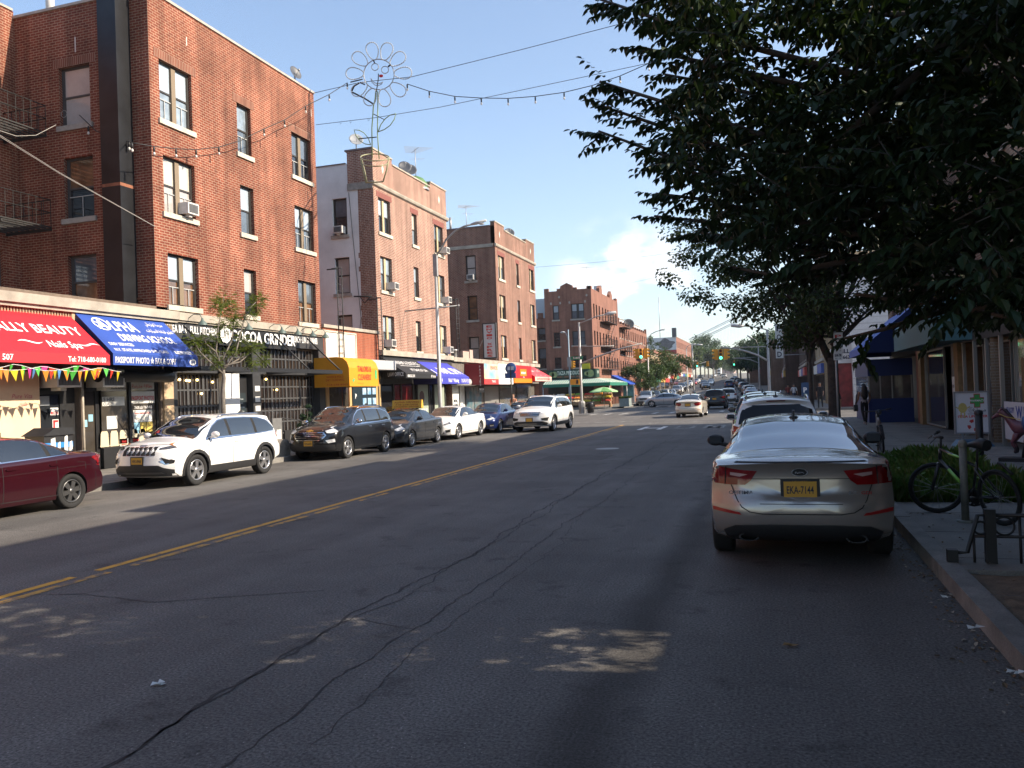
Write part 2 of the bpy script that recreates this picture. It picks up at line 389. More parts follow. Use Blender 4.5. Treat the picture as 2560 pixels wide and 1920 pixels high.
# painted lines, worn through in places
def worn(name,col,base=(.10,.095,.085),thr=.47,sc=3.5,soft=.05):
 m=mat(name,col,.7);nt=m.node_tree;bs=nt.nodes['Principled BSDF']
 t=nt.nodes.new('ShaderNodeTexCoord');n=nt.nodes.new('ShaderNodeTexNoise');n.inputs['Scale'].default_value=sc;n.inputs['Detail'].default_value=9;n.inputs['Roughness'].default_value=.72
 nt.links.new(t.outputs['Object'],n.inputs['Vector']);r_=nt.nodes.new('ShaderNodeValToRGB');e=r_.color_ramp.elements
 e[0].position=thr-soft;e[0].color=(*base,1);e[1].position=thr+soft;e[1].color=(*col,1)
 nt.links.new(n.outputs[0],r_.inputs[0]);nt.links.new(r_.outputs[0],bs.inputs['Base Color']);return m
YEL=worn('yellow_paint',(.58,.30,.035),thr=.40);YELW=worn('worn_yellow_paint',(.50,.27,.04),thr=.50)
b=B();xl=lambda y:-7.62+.0035*max(0,15-y)+(-.004*max(0,y-18))
def line(b,y0,y1,dx,w,step=1.2,z=.004):
 y=y0
 while y<y1-1e-6:
  a=min(y+step,y1);b.face([(xl(y)+dx-w/2,y,z),(xl(y)+dx+w/2,y,z),(xl(a)+dx+w/2,a,z),(xl(a)+dx-w/2,a,z)]);y=a
line(b,-10,7.4,-.11,.12);line(b,7.75,44,-.11,.12);structure('road_marking',b,YEL)
b=B();line(b,-10,7.7,.11,.12);line(b,8.05,10.6,.11,.12);line(b,10.9,13.4,.11,.11);line(b,13.8,15.0,.11,.1);line(b,16,36,.11,.12);line(b,37.5,43,.11,.1)
structure('road_marking',b,YELW)
b=B()
for y in(92,100):line(b,y,y+7,-.11,.12)
structure('road_marking',b,YELW)
WHT=worn('white_paint',(.62,.60,.55),thr=.50,sc=2.2);WHT2=worn('faded_white_paint',(.5,.49,.46),thr=.56,sc=2.5)
b=B()
for i,x in enumerate([-14+1.25*k for k in range(12)]):
 if i in(3,):continue
 b.face([(x,62.6,.004),(x+.32,62.6,.004),(x+.32,65.8,.004),(x,65.8,.004)])
for x in[-13.5+1.5*k for k in range(9)]:
 b.face([(x,84.5,.004),(x+.35,84.5,.004),(x+.35,87.6,.004),(x,87.6,.004)])
for k in range(4):
 y=70.5+k*3.2;b.face([(-19.5,y,.004),(-16.2,y,.004),(-16.2,y+.35,.004),(-19.5,y+.35,.004)])
structure('road_marking',b,WHT)
b=B();put_text(b,'H',(-5.65,38.4,.004),X3,Y3,3.0,lift=0,bold=.02,width=1.15);structure('road_marking',b,mat('white_letter_paint',(.66,.65,.61),.7,noise=.15,nscale=4))
b=B()
for ch,x in(('U',-4.15),('M',-2.75),('P',-1.35)):put_text(b,ch,(x,38.6,.004),X3,Y3,3.0,lift=0,bold=.015,width=.95)
structure('road_marking',b,WHT2)
b=B();b.face([(-15,48.2,.004),(-7.8,48.2,.004),(-7.8,48.5,.004),(-15,48.5,.004)]);b.face([(-7.5,45.4,.004),(0,45.4,.004),(0,45.75,.004),(-7.5,45.75,.004)]);structure('road_marking',b,WHT2)
# cracks: narrow wandering ribbons of tar and dirt
def crack(b,pts,w,seed,jit=.032,step=.09):
 rd=random.Random(seed);P=[]
 for(x0,y0),(x1,y1)in zip(pts,pts[1:]):
  n=max(2,int(sqrt((x1-x0)**2+(y1-y0)**2)/step))
  for i in range(n):P.append((x0+(x1-x0)*i/n,y0+(y1-y0)*i/n))
 P.append(pts[-1]);dx=0;prev=None
 ang=atan2(pts[-1][1]-pts[0][1],pts[-1][0]-pts[0][0]);nx,ny=-sin(ang),cos(ang)
 for(x,y)in P:
  dx=dx*.93+rd.uniform(-jit,jit);ww=w*rd.uniform(.25,1.25)
  q=((x+nx*(dx-ww),y+ny*(dx-ww),.003),(x+nx*(dx+ww),y+ny*(dx+ww),.003))
  if prev:b.face([prev[0],prev[1],q[1],q[0]][::-1]if False else[prev[1],prev[0],q[0],q[1]])
  prev=q
TAR=mat('crack_tar',(.022,.021,.021),.8)
b=B()
crack(b,[(-3.5,2.2),(-3.62,8),(-3.7,14),(-3.75,22),(-3.8,33)],.016,1);crack(b,[(-3.45,2.2),(-3.55,9),(-3.66,15),(-3.8,30)],.009,2)
structure('road_crack',b,TAR)
b=B();crack(b,[(-2.75,2.2),(-2.85,6),(-2.9,11),(-3.0,19),(-3.05,27)],.009,3);crack(b,[(-2.55,4),(-2.7,9),(-2.8,14)],.005,4);structure('road_crack',b,TAR)
b=B();crack(b,[(-7.9,6.5),(-6.9,6.75),(-5.9,6.6),(-5.1,7.0),(-4.4,7.3)],.009,5,.012,.05);crack(b,[(-3.5,6.4),(-2.9,6.2)],.005,6,.01,.05);crack(b,[(-9,38),(-4,37.6)],.02,8,.02);crack(b,[(-3.8,13.4),(-2.2,13.3)],.007,9,.01,.05)
structure('road_crack',b,TAR)
# manhole cover and the patched utility cut before it
b=B();b.lathe([(0,.009),(.30,.009),(.33,.006),(.38,.006),(.39,.003)],(-5.27,26.5,0),Z3,28);structure('manhole_cover',b,mat('cast_iron_worn',(.22,.21,.20),.45,.6,noise=.3,nscale=30))
b=B();b.face([(-6.5,22.2,.002),(-4.6,22.2,.002),(-4.55,23.9,.002),(-6.45,23.9,.002)]);structure('road_patch',b,mat('patch_asphalt',(.075,.07,.064),.85,noise=.25,nscale=3,speck=.3))
b=B()
for q in([(-6.52,22.2),(-4.6,22.2)],[(-4.6,22.2),(-4.55,23.9)],[(-4.55,23.9),(-6.45,23.9)],[(-6.45,23.9),(-6.52,22.2)]):crack(b,q,.014,11,.004)
structure('road_crack',b,TAR)
# ------------------------------------------------------------------ shared pieces of buildings
FRAME=mat('window_frame_brown',(.028,.024,.021),.55);MULL=mat('window_mullion_tan',(.20,.15,.095),.6)
SILL=mat('limestone_sill',(.50,.45,.36),.8,noise=.2,nscale=3);SILL2=mat('grey_sill',(.34,.31,.27),.85,noise=.2,nscale=3)
PANE_D=mat('pane_dark',(.02,.023,.027),.05,spec=.5,ior=1.8);PANE_L=mat('pane_with_pale_curtain',(.36,.42,.47),.08,coat=1.0,noise=.12,nscale=1.4)
PANE_B=mat('pane_with_blind',(.40,.36,.33),.12,coat=.8,noise=.10,nscale=2);PANE_M=mat('pane_half_lit',(.10,.12,.14),.06,coat=1,noise=.3,nscale=1)
PANE_W=mat('pane_warm_reflection',(.16,.085,.045),.08,coat=1,noise=.6,nscale=1.5)
ACW=mat('ac_white',(.58,.56,.52),.6,noise=.08);ACG=mat('ac_grille',(.10,.10,.10),.6)
STEEL=mat('galvanised_steel',(.33,.33,.33),.45,.55,noise=.15,nscale=4);IRON=mat('black_iron',(.018,.017,.016),.6)
CONCB=mat('old_limestone',(.36,.32,.26),.85,noise=.25,nscale=1.5,speck=.15)
BLK=mat('black_paint',(.013,.013,.014),.5,noise=.2,nscale=2);WHITE=mat('white_letters',(.82,.80,.78),.6)
PANE_L2=mat('pane_with_grey_curtain',(.24,.29,.33),.07,coat=1,noise=.35,nscale=2.2);PANE_B2=mat('pane_with_cream_blind',(.50,.46,.38),.1,coat=.8,noise=.06);TINT=[PANE_L,PANE_D,PANE_B,PANE_M]
def window(parent,O,U,w,h,kind='single',rec=.13,top=PANE_L,bot=PANE_M,sill=SILL,mull=MULL,frame=FRAME,guard=False,rail=.5):
 """a sash window set in an opening whose lower-left outer corner is O; U runs along the wall"""
 U=V(U);N=U.cross(Z3);b=B()
 f=.075;n0,n1=-rec-.06,-rec
 b.obox(O,U,Z3,N,0,f,0,h,n0,n1);b.obox(O,U,Z3,N,w-f,w,0,h,n0,n1);b.obox(O,U,Z3,N,f,w-f,h-f,h,n0,n1);b.obox(O,U,Z3,N,f,w-f,0,f*.8,n0,n1)
 bays=[(f,w-f)]
 if kind=='double':
  mw=.20;b.mi=1;b.obox(O,U,Z3,N,w/2-mw/2,w/2+mw/2,f*.8,h-f,n0,n1+.03);b.mi=0
  bays=[(f,w/2-mw/2),(w/2+mw/2,w-f)]
 zm=h*rail
 for(a,c)in bays:
  b.obox(O,U,Z3,N,a,c,zm-.03,zm+.03,n0-.01,n1-.012)
  for x in(a,c-.035):b.obox(O,U,Z3,N,x,x+.035,f*.8,h-f,n0-.005,n1-.016)
 wo=obj('window',b,[frame,mull],parent)
 for(a,c)in bays:
  for(z0,z1,m_,dn)in((zm,h-f,top,-.030),(f*.8,zm,bot,-.045)):
   q=B();o=V(O)
   q.face([o+U*x+Z3*z+N*(n1+dn)for x,z in((a,z0),(c,z0),(c,z1),(a,z1))]);obj('pane',q,m_,wo)
  if guard:
   q=B();zt=zm*.72
   q.obox(O,U,Z3,N,a,c,zt,zt+.025,n1-.03,n1-.01);q.obox(O,U,Z3,N,(a+c)/2-.012,(a+c)/2+.012,f,zt,n1-.03,n1-.01);obj('window_guard',q,mat('pale_guard',(.45,.45,.43),.5),wo)
 if sill:
  q=B();q.obox(O,U,Z3,N,-.10,w+.10,-.17,-.003,-rec+.004,.07);obj('sill',q,sill,wo)
 return wo
def lintel(parent,O,U,w,h,m,over=.2):
 U=V(U);b=B();N=U.cross(Z3);b.obox(V(O)+Z3*h,U,Z3,N,-over,w+over,.002,.30,-.05,.012);return obj('lintel',b,m,parent)
def aircon(O,U,label,w=.52,h=.36,d=.42):
 """boxy window unit; O lower-left on the wall face"""
 U=V(U);N=U.cross(Z3);t=thing('air_conditioner',label,'air conditioner',O,'window air conditioners')
 b=B();b.obox(O,U,Z3,N,0,w,0,h,-.12,d);obj('case',b,ACW,t)
 b=B();b.obox(O,U,Z3,N,.05,w-.05,.05,h-.05,d,d+.012)
 for k in range(5):b.obox(O,U,Z3,N,w*.2+k*w*.12,w*.2+k*w*.12+.02,.07,h-.07,d+.012,d+.02)
 obj('grille',b,ACG,t)
 b=B();b.obox(O,U,Z3,N,w*.3,w*.55,-.09,-.003,.02,d*.7);obj('bracket',b,ACW,t)
 return t
def soldier(name,base):return brick(name,base,tuple(x*.8 for x in base),(.42,.30,.22),rw=.078,rh=.30,ms=.010,dirt=.2)
# ------------------------------------------------------------------ first building: four storeys of red brick with a court
BR1=brick('red_brick_near',(.262,.068,.037),(.180,.044,.027),(.42,.265,.18),rw=.235,rh=.088,ms=.0125,dirt=.42)
SOL1=soldier('soldier_course_red',(.23,.075,.045))
Y1,Y1E,Z1B,Z1T=21.4,31.36,4.98,15.25
b1=thing('brick_apartment_building','tall red brick apartment block with black duct on its shaded side, nearest on the left','building',(FX,Y1,0))
front=[(21.84-Y1,11.24-Z1B,23.40-Y1,13.2-Z1B,'double'),(25.88-Y1,11.24-Z1B,26.72-Y1,13.1-Z1B,'single'),(29.5-Y1,11.28-Z1B,30.95-Y1,13.08-Z1B,'double'),
(21.9-Y1,8.22-Z1B,23.42-Y1,10.08-Z1B,'double'),(25.94-Y1,8.25-Z1B,26.75-Y1,10.05-Z1B,'single'),(29.57-Y1,8.28-Z1B,30.98-Y1,10.05-Z1B,'double'),
(21.98-Y1,5.2-Z1B,23.46-Y1,6.9-Z1B,'double'),(26.0-Y1,5.2-Z1B,26.75-Y1,6.92-Z1B,'single'),(29.64-Y1,5.2-Z1B,31.0-Y1,6.95-Z1B,'double')]
side=[(1.88,11.31-4.6,3.16,13.27-4.6),(1.98,8.22-4.6,3.2,10.24-4.6),(2.04,5.2-4.6,3.22,7.0-4.6)]
XI=-24.15
court=[(17.9,11.2-4.6,20.55,13.3-4.6),(17.9,8.1-4.6,20.6,10.2-4.6),(18.6,5.6-4.6,20.75,7.3-4.6)]
b=B()
b.wall((FX,Y1,Z1B),Y3,Z3,Y1E-Y1,Z1T-Z1B,[f[:4]for f in front],.2,vo=.03)
b.wall((XI,Y1,4.6),X3,Z3,FX-XI,Z1T-4.6,[(u0,v0,u1,v1)for u0,v0,u1,v1 in side],.2,uo=.1,vo=.1)
b.wall((XI,5,4.6),Y3,Z3,Y1-5,15.5-4.6,[(a-5,v0,c-5,v1)for a,v0,c,v1 in court],.2)
b.wall((FX,Y1E,4),-X3,Z3,14,Z1T-4,[],.2);b.face([(FX-.25,Y1+.25,Z1T-.5),(FX-.25,Y1E-.25,Z1T-.5),(-33,Y1E-.25,Z1T-.5),(-33,Y1+.25,Z1T-.5)][::-1])
obj('wall',b,BR1,b1)
b=B();b.box(FX-.32,FX+.045,Y1-.045,Y1E+.03,Z1T,Z1T+.09);b.box(XI,FX-.322,Y1-.045,Y1+.3,Z1T,Z1T+.09);b.box(XI-.3,XI+.04,5,Y1-.047,15.5,15.58)
obj('coping',b,mat('coping_stone',(.38,.33,.28),.8,noise=.2,nscale=3),b1)
rp=[(PANE_L,PANE_L2),(PANE_L2,PANE_M),(PANE_M,PANE_D),(PANE_B2,PANE_B),(PANE_L,PANE_M),(PANE_L,PANE_M),(PANE_L,PANE_W),(PANE_B,PANE_D),(PANE_M,PANE_W)]
for i,(u0,v0,u1,v1,k)in enumerate(front):
 O=V((FX,Y1+u0,Z1B+v0));window(b1,O,Y3,u1-u0,v1-v0,k,top=rp[i][0],bot=rp[i][1],guard=k=='double' or i==1)
 if i<3:lintel(b1,O,Y3,u1-u0,v1-v0,SOL1,.22)
sp_=[(PANE_B,PANE_B),(PANE_W,PANE_D),(PANE_M,PANE_W)]
for i,(u0,v0,u1,v1)in enumerate(side):
 O=V((XI+u0,Y1,4.6+v0));window(b1,O,X3,u1-u0,v1-v0,'single',top=sp_[i][0],bot=sp_[i][1],sill=SILL2,frame=mat('frame_grey_brown',(.06,.055,.052),.6),guard=i==1)
 if i==0:lintel(b1,O,X3,u1-u0,v1-v0,SOL1,.25)
for i,(a,v0,c,v1)in enumerate(court):
 window(b1,V((XI,a,4.6+v0)),Y3,c-a,v1-v0,'single',top=(PANE_D,PANE_D,PANE_L)[i],bot=PANE_D,sill=SILL2,frame=mat('frame_grey_brown',(.06,.055,.052),.6))
 if i==0:lintel(b1,V((XI,a,4.6+v0)),Y3,c-a,v1-v0,SOL1,.2)
b=B();b.box(-20.02,-19.30,Y1-.62,Y1-.02,4.7,15.9);obj('exhaust_duct',b,mat('duct_black_metal',(.022,.023,.026),.38,.5,noise=.25,nscale=2),b1)
RUST=mat('rust',(.24,.09,.045),.8,noise=.3)
b=B();b.box(-20.0,-19.296,Y1-.624,Y1-.02,8.9,9.0);obj('duct_strap',b,RUST,b1)
for z in(8.05,5.35):b=B();b.box(-19.30,-19.12,Y1-.06,Y1-.012,z,z+.06);obj('duct_bracket',b,RUST,b1)
b=B();b.tube([(-23.6,22.4,15.2),(-23.6,22.4,17.6)],.14,12);obj('vent_pipe',b,mat('pale_pipe',(.55,.55,.54),.5),b1)
for(y_,z)in((23.2,14.15),(31.1,14.2)):b=B();b.box(FX+.001,FX+.006,y_,y_+.04,z,z+.3);obj('wall_stain',b,mat('lime_stain',(.55,.5,.45),.9),b1)
b=B();b.box(-21.56,-21.51,Y1-.006,Y1-.001,13.7,14.2);obj('wall_stain',b,mat('lime_stain',(.55,.5,.45),.9),b1)
# unseen wing left of the court, added for sun reflected off its windows
bw=thing('brick_apartment_building','added red brick wing for window reflections, out of view beyond the left edge','building',(FX,-14,0));b=B();H=[]
for k in range(8):
 for z in(5.6,8.3,11.2):H.append((.9+k*2.35,z-4.9,2.4+k*2.35,z+1.85-4.9))
b.wall((FX,-14,4.9),Y3,Z3,19,10.3,H,.2);b.wall((FX,5,4.9),-X3,Z3,14,10.3);b.wall((FX-14,-14,4.9),X3,Z3,14,10.3);obj('wall',b,BR1,bw)
for(a,z0,c,z1)in H:window(bw,V((FX,-14+a,4.9+z0)),Y3,c-a,z1-z0,'double',top=PANE_D,bot=PANE_D)
b=B();b.box(FX-14,FX+.05,-14,5.05,15.2,15.3);obj('coping',b,CONCB,bw)
b=B();b.box(FX-.4,FX,-14,8,.15,4.9);obj('shop_wall',b,mat('shop_wall_brown',(.15,.11,.08),.8,noise=.2),bw)
# fire escape landings on the court wall
def landing(z,y0,y1,x0,xw):
 t=thing('fire_escape','black iron fire escape %s in the brick court, far left'%('at the top floor' if z>10 else 'below the topmost landing'),'fire escape',(x0,y0,z),'fire escapes in the brick court')
 b=B()
 for k in range(9):b.box(x0+xw*k/8-.03,x0+xw*k/8+.03,y0,y1,z,z+.04)
 for y_ in(y0,(y0+y1)/2,y1):b.box(x0,x0+xw,y_-.03,y_+.03,z-.09,z-.001)
 obj('platform',b,IRON,t)
 b=B()
 for zz in(z+.5,z+.92):b.tube([(x0,y1,zz),(x0+xw,y1,zz),(x0+xw,y0,zz),(x0,y0,zz)],.018,5)
 for k in range(1,13):b.tube([(x0+xw,y0+(y1-y0)*k/13,z),(x0+xw,y0+(y1-y0)*k/13,z+.92)],.009,4)
 for k in range(0,6):b.tube([(x0+xw*k/5,y1,z),(x0+xw*k/5,y1,z+.92)],.011,4)
 obj('railing',b,IRON,t)
 b=B()
 for x in(x0+.25,x0+.8):b.tube([(x,y0+.2,z),(x,y0-1.9,z-2.9)],.03,5)
 for k in range(10):q=k/10;b.tube([(x0+.25,y0+.2-2.1*q,z-2.9*q),(x0+.8,y0+.2-2.1*q,z-2.9*q)],.014,4)
 obj('stair',b,IRON,t)
landing(10.95,17.3,20.9,XI,1.8);landing(7.85,17.3,20.9,XI,1.9)
# steel bracket sticking out over the court roof
t=thing('roof_davit','rusty steel gooseneck rail on the roof edge, top left corner','rail',(XI,19.5,15.5));b=B();b.tube([(XI-.1,19.6,15.5),(XI+.02,19.6,15.6),(XI+.02,19.6,16.2),(XI+.25,20.4,16.35)],.09,8);obj('pipe',b,mat('rust_dark',(.09,.04,.03),.8),t)
# ------------------------------------------------------------------ one-storey shops in front of the court
def awning(parent,y0,y1,zt,zb,zv,xf,fabric,side_mat=None,name='awning',xw=FX,ends=True,valance=None):
 """shed awning: sloped sheet from wall to front bar, then a straight valance"""
 b=B();t=.015
 A0,A1,B0,B1_=(xw+.01,y0,zt),(xw+.01,y1,zt),(xf,y0,zb),(xf,y1,zb)
 nseg=max(2,int((y1-y0)/.8))
 for k in range(nseg):
  p,q=y0+(y1-y0)*k/nseg,y0+(y1-y0)*(k+1)/nseg;rows=5
  def pt(y_,s):
   sag=-.012*sin(pi*s)*sin(pi*((y_-y0)/(y1-y0)*nseg%1))
   return(xw+.01+(xf-xw-.01)*s,y_,zt+(zb-zt)*s+sag)
  for r_ in range(rows):
   s0,s1=r_/rows,(r_+1)/rows
   b.face([pt(p,s0),pt(p,s1),pt(q,s1),pt(q,s0)])
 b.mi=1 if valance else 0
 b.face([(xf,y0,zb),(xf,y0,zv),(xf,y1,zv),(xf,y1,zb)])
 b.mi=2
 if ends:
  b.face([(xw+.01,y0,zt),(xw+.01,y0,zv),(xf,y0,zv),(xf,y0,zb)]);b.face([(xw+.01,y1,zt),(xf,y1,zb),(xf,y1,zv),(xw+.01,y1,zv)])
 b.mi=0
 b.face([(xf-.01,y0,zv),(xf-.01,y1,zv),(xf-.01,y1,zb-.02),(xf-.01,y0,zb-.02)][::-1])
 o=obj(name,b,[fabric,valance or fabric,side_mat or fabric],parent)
 return o
def slope_frame(xw,zt,xf,zb):
 d=V((xf-xw-.01,0,zb-zt));L_=d.length;return V((xw+.01,0,zt)),-d.normalized(),L_
def letters(parent,items,m,name='lettering'):
 b=B()
 for(txt,O,U,W,h,k)in items:put_text(b,txt,O,U,W,h,**k)
 return obj(name,b,m,parent)
shopA=thing('shop_building','low shop row with stone coping under the red and blue awnings','building',(FX,16,0))
b=B()
# openings: cream shop window / nail-salon door / school door / school windows
b.wall((FX,8,.1),Y3,Z3,22.1-8,5.0,[(16.93-8,.05,18.25-8,2.95),(18.32-8,.05,21.45-8,2.95)],.35)
obj('wall',b,mat('shop_wall_brown',(.15,.11,.08),.8,noise=.2),shopA)
b=B();b.box(FX-.3,FX+.22,8,22.2,4.72,4.98);b.box(FX-.3,FX+.14,8,22.2,4.62,4.718)
obj('cornice',b,CONCB,shopA)
b=B()
for k in range(int((22.1-8)/.09)):y_=8+k*.09;b.box(FX+.002,FX+.05,y_,y_+.05,4.3,4.615)
obj('ribbed_fascia',b,mat('ribbed_tan',(.30,.22,.14),.75),shopA)
b=B();b.box(FX+.001,FX+.07,18.02,18.2,3.2,4.618);b.box(FX+.001,FX+.07,21.55,21.98,.15,3.0);obj('pilaster',b,mat('pilaster_beige',(.50,.36,.22),.75,noise=.15,nscale=3),shopA)
b=B();b.face([(XI,8,4.7),(FX,8,4.7),(FX,21.4,4.7),(XI,21.4,4.7)]);b.box(-19.5,-18.9,8,21,4.7,4.75);obj('roof',b,mat('roof_felt',(.2,.19,.18),.9,noise=.3),shopA)
# nail salon
RED=mat('awning_red',(.60,.012,.022),.6,noise=.1,nscale=1,bump=.5,bscale=2.2);RED2=mat('awning_red_valance',(.72,.02,.03),.6)
sal=thing('nail_salon_shopfront','cream walled nail salon front with red awning, leftmost shop','shopfront',(FX,16,0))
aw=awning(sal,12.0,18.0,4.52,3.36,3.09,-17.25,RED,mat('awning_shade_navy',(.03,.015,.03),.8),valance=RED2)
O_,W_,L_=slope_frame(FX,4.52,-17.25,3.36);at_=lambda s,y_:V((FX+.01,y_,4.52))+V((-17.25-FX-.01,0,3.36-4.52))*s
letters(aw,[('SALLY BEAUTY',at_(.52,17.78),Y3,W_,.38,dict(bold=.022,align='RIGHT',spacing=1.05,width=2.78)),('Nails Spa',at_(.86,16.78),Y3,W_,.29,dict(bold=.01,shear=.2,width=1.05)),
('507',V((-17.25,14.72,3.15)),Y3,Z3,.145,dict(bold=.02,align='LEFT')),('Tel: 718-680-0180',V((-17.25,17.86,3.155)),Y3,Z3,.14,dict(bold=.02,align='RIGHT',width=1.25))],WHITE)
b=B()
for(c,sgn)in((15.78,1),(17.62,-1)):
 for k in range(10):
  q0,q1=k/10,(k+1)/10;w0,w1=.028*sin(pi*q0)+.004,.028*sin(pi*q1)+.004;f_=lambda q:.05*sin(2*pi*q)*sgn
  P_=lambda q,w:at_(.76,c-.36+.72*q)+W_*(f_(q)+w)+V((.005,0,.006))
  b.face([P_(q0,-w0),P_(q1,-w1),P_(q1,w1),P_(q0,w0)])
obj('flourish',b,WHITE,aw)
b=B();b.box(FX+.003,FX+.03,12,16.92,.15,2.95);obj('cream_panel',b,mat('cream_panel',(.72,.55,.36),.7,noise=.08,nscale=1.5),sal)
letters(sal,[('Pure Vita',V((FX+.031,16.38,2.25)),Y3,Z3,.12,dict(shear=.3,bold=.01)),('nails',V((FX+.031,16.42,2.06)),Y3,Z3,.1,dict(shear=.3))],mat('pink_script',(.60,.18,.20),.7))
b=B();b.box(FX-.3,FX-.22,16.95,18.2,.15,3.0);b.box(FX-.22,FX-.14,16.95,17.02,.15,2.9);b.box(FX-.22,FX-.14,17.72,18.22,.15,2.9);b.box(FX-.22,FX-.14,17.02,17.72,2.35,2.45);obj('door_frame',b,BLK,sal)
b=B();b.box(FX-.2,FX-.17,17.03,17.71,.2,2.34)
d_=obj('door',b,PANE_D,sal);b=B();b.box(FX-.17,FX-.16,17.03,17.71,.2,1.15);obj('kick_panel',b,mat('grey_panel',(.12,.12,.12),.6),d_)
b=B();b.box(FX-.168,FX-.16,17.42,17.68,1.78,1.98);obj('sticker',b,mat('sticker_white',(.7,.7,.68),.6),d_)
b=B();b.box(FX-.16,FX-.155,17.44,17.66,1.80,1.875);obj('sticker',b,mat('sticker_red',(.65,.03,.03),.6),d_)
letters(d_,[('OPEN',V((FX-.154,17.55,1.815)),Y3,Z3,.04,dict(bold=.03))],WHITE)
b=B();b.box(FX-.168,FX-.16,17.48,17.68,1.28,1.66);obj('sticker',b,mat('sticker_white',(.7,.7,.68),.6),d_)
b=B();b.box(FX-.16,FX-.155,17.5,17.56,1.3,1.6);b.box(FX-.16,FX-.155,17.5,17.66,1.58,1.64);obj('sticker',b,mat('sticker_red',(.65,.03,.03),.6),d_)
b=B();b.box(FX-.168,FX-.16,17.06,17.4,2.05,2.3);obj('sticker',b,mat('sticker_grey',(.35,.38,.4),.6),d_)
b=B();b.tube([(FX+.09,18.28,.15),(FX+.09,18.28,3.0)],.035,8);obj('downpipe',b,mat('pipe_tan',(.35,.31,.25),.7,noise=.3),sal)
aircon(V((FX+.0,17.05,2.52)),Y3,'large air conditioner over the nail salon door',.8,.5,.5)
aircon(V((FX+.0,18.62,2.52)),Y3,'large air conditioner over the driving school door',.8,.5,.5)
# pennants hung under the red awning
pc=[('yellow',(.75,.6,.03)),('green',(.1,.55,.08)),('red',(.7,.06,.03)),('blue',(.12,.3,.6)),('pink',(.75,.06,.3)),('orange',(.75,.28,.03))]
bt=thing('pennant_bunting','string of coloured plastic pennants hanging under the red awning','bunting',(-17.2,15,3));bs=B()
random.seed(21)
for(y0,y1,z,sag,n)in((14.0,18.35,3.02,.12,20),(13.2,17.6,3.06,.16,14)):
 pts=[(-17.2,y0+(y1-y0)*k/20,z-sag*sin(pi*(k/20*2.4%1)))for k in range(21)];bs.tube(pts,.006,4)
 for k in range(n):
  s=(k+.5)/n;y_=y0+(y1-y0)*s;z_=z-sag*sin(pi*(s*2.4%1));c=pc[random.randrange(6)];w_=random.uniform(.07,.10);h_=random.uniform(.22,.3);tw=random.uniform(-.5,.5)
  q=B();dx,dy=sin(tw),cos(tw);tip=(random.uniform(-.1,.04)-17.2,y_+random.uniform(-.06,.06),z_-h_)
  q.face([(-17.2-dx*w_,y_-dy*w_,z_),tip,(-17.2+dx*w_,y_+dy*w_,z_)]);q.face([(-17.204-dx*w_,y_-dy*w_,z_),(tip[0]-.004,tip[1],tip[2]),(-17.204+dx*w_,y_+dy*w_,z_)][::-1])
  obj('pennant',q,mat('pennant_'+c[0],c[1],.55,trans=(c[1],.3)),bt)
obj('string',bs,WHITE,bt)
# driving school
BLU=mat('awning_blue',(.022,.065,.31),.6,noise=.12,nscale=1,bump=.5,bscale=2.2)
alp=thing('driving_school_shopfront','driving school front with blue sloped awning and glass windows full of notices','shopfront',(FX,20,0))
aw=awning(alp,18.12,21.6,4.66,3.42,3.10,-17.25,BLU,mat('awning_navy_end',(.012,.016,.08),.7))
at_=lambda s,y_:V((FX+.01,y_,4.66))+V((-17.25-FX-.01,0,3.42-4.66))*s
_,W_,L_=slope_frame(FX,4.66,-17.25,3.42)
SC=.94
letters(aw,[('LPHA',at_(.41,19.05),Y3,W_,.46,dict(bold=.02,align='LEFT',width=1.0)),('DRIVING SCHOOL',at_(.67,20.1),Y3,W_,.33,dict(bold=.018,width=2.25)),
('DMV SERVICES',at_(.80,18.32),Y3,W_,.13,dict(bold=.015,align='LEFT',width=.9)),('N.Y. STATE APPROVED 5HR. CLASS',at_(.94,18.32),Y3,W_,.13,dict(bold=.012,align='LEFT',width=2.1)),
('\ufef2\ufe8b\ufe8e\ufe9f\ufeae\ufe8b\ufeee\ufe91\ufe8d \ufe94\ufeb3\ufead\ufeaa\ufee3',at_(.20,20.95),Y3,W_,.15,dict(bold=.01,width=.75)),('\ufe95\ufe8d\ufead\ufe8e\ufef4\ufeb4\ufedf\ufe8d \ufe93\ufea9\ufe8e\ufef4\ufed7 \ufee2\ufef4\ufee0\ufecc\ufe97',at_(.38,20.95),Y3,W_,.15,dict(bold=.01,width=1.15)),
('PASSPORT PHOTO \u2605 FAX & COPY',V((-17.25,18.2,3.16)),Y3,Z3,.18,dict(bold=.018,align='LEFT',width=2.4))],WHITE)
b=B()
c_=at_(.27,18.73)
for k in range(28):
 a0,a1=2*pi*k/28,2*pi*(k+1)/28;P_=lambda a,r_:c_+Y3*(r_*cos(a))+W_*(r_*sin(a))+V((.005,0,.006));b.face([P_(a0,.24),P_(a0,.285),P_(a1,.285),P_(a1,.24)])
put_text(b,'A',c_-W_*.21,Y3,W_,.42,bold=.05,width=.42);P_=lambda a,r_:c_+Y3*(r_*cos(a))+W_*(r_*sin(a))+V((.006,0,.007));b.face([P_(R(150),.24),P_(R(160),.24),P_(R(-28),.24),P_(R(-40),.24)])
b.face([at_(.945,y_)+W_*z+V((.004,0,.005))for y_,z in((20.72,0),(21.45,0),(21.45,.14),(20.72,.14))])
c2_=V((-17.246,21.36,3.25))
b.face([c2_+Y3*(.15*cos(2*pi*k/24))+Z3*(.10*sin(2*pi*k/24))for k in range(24)])
obj('logo',b,WHITE,aw)
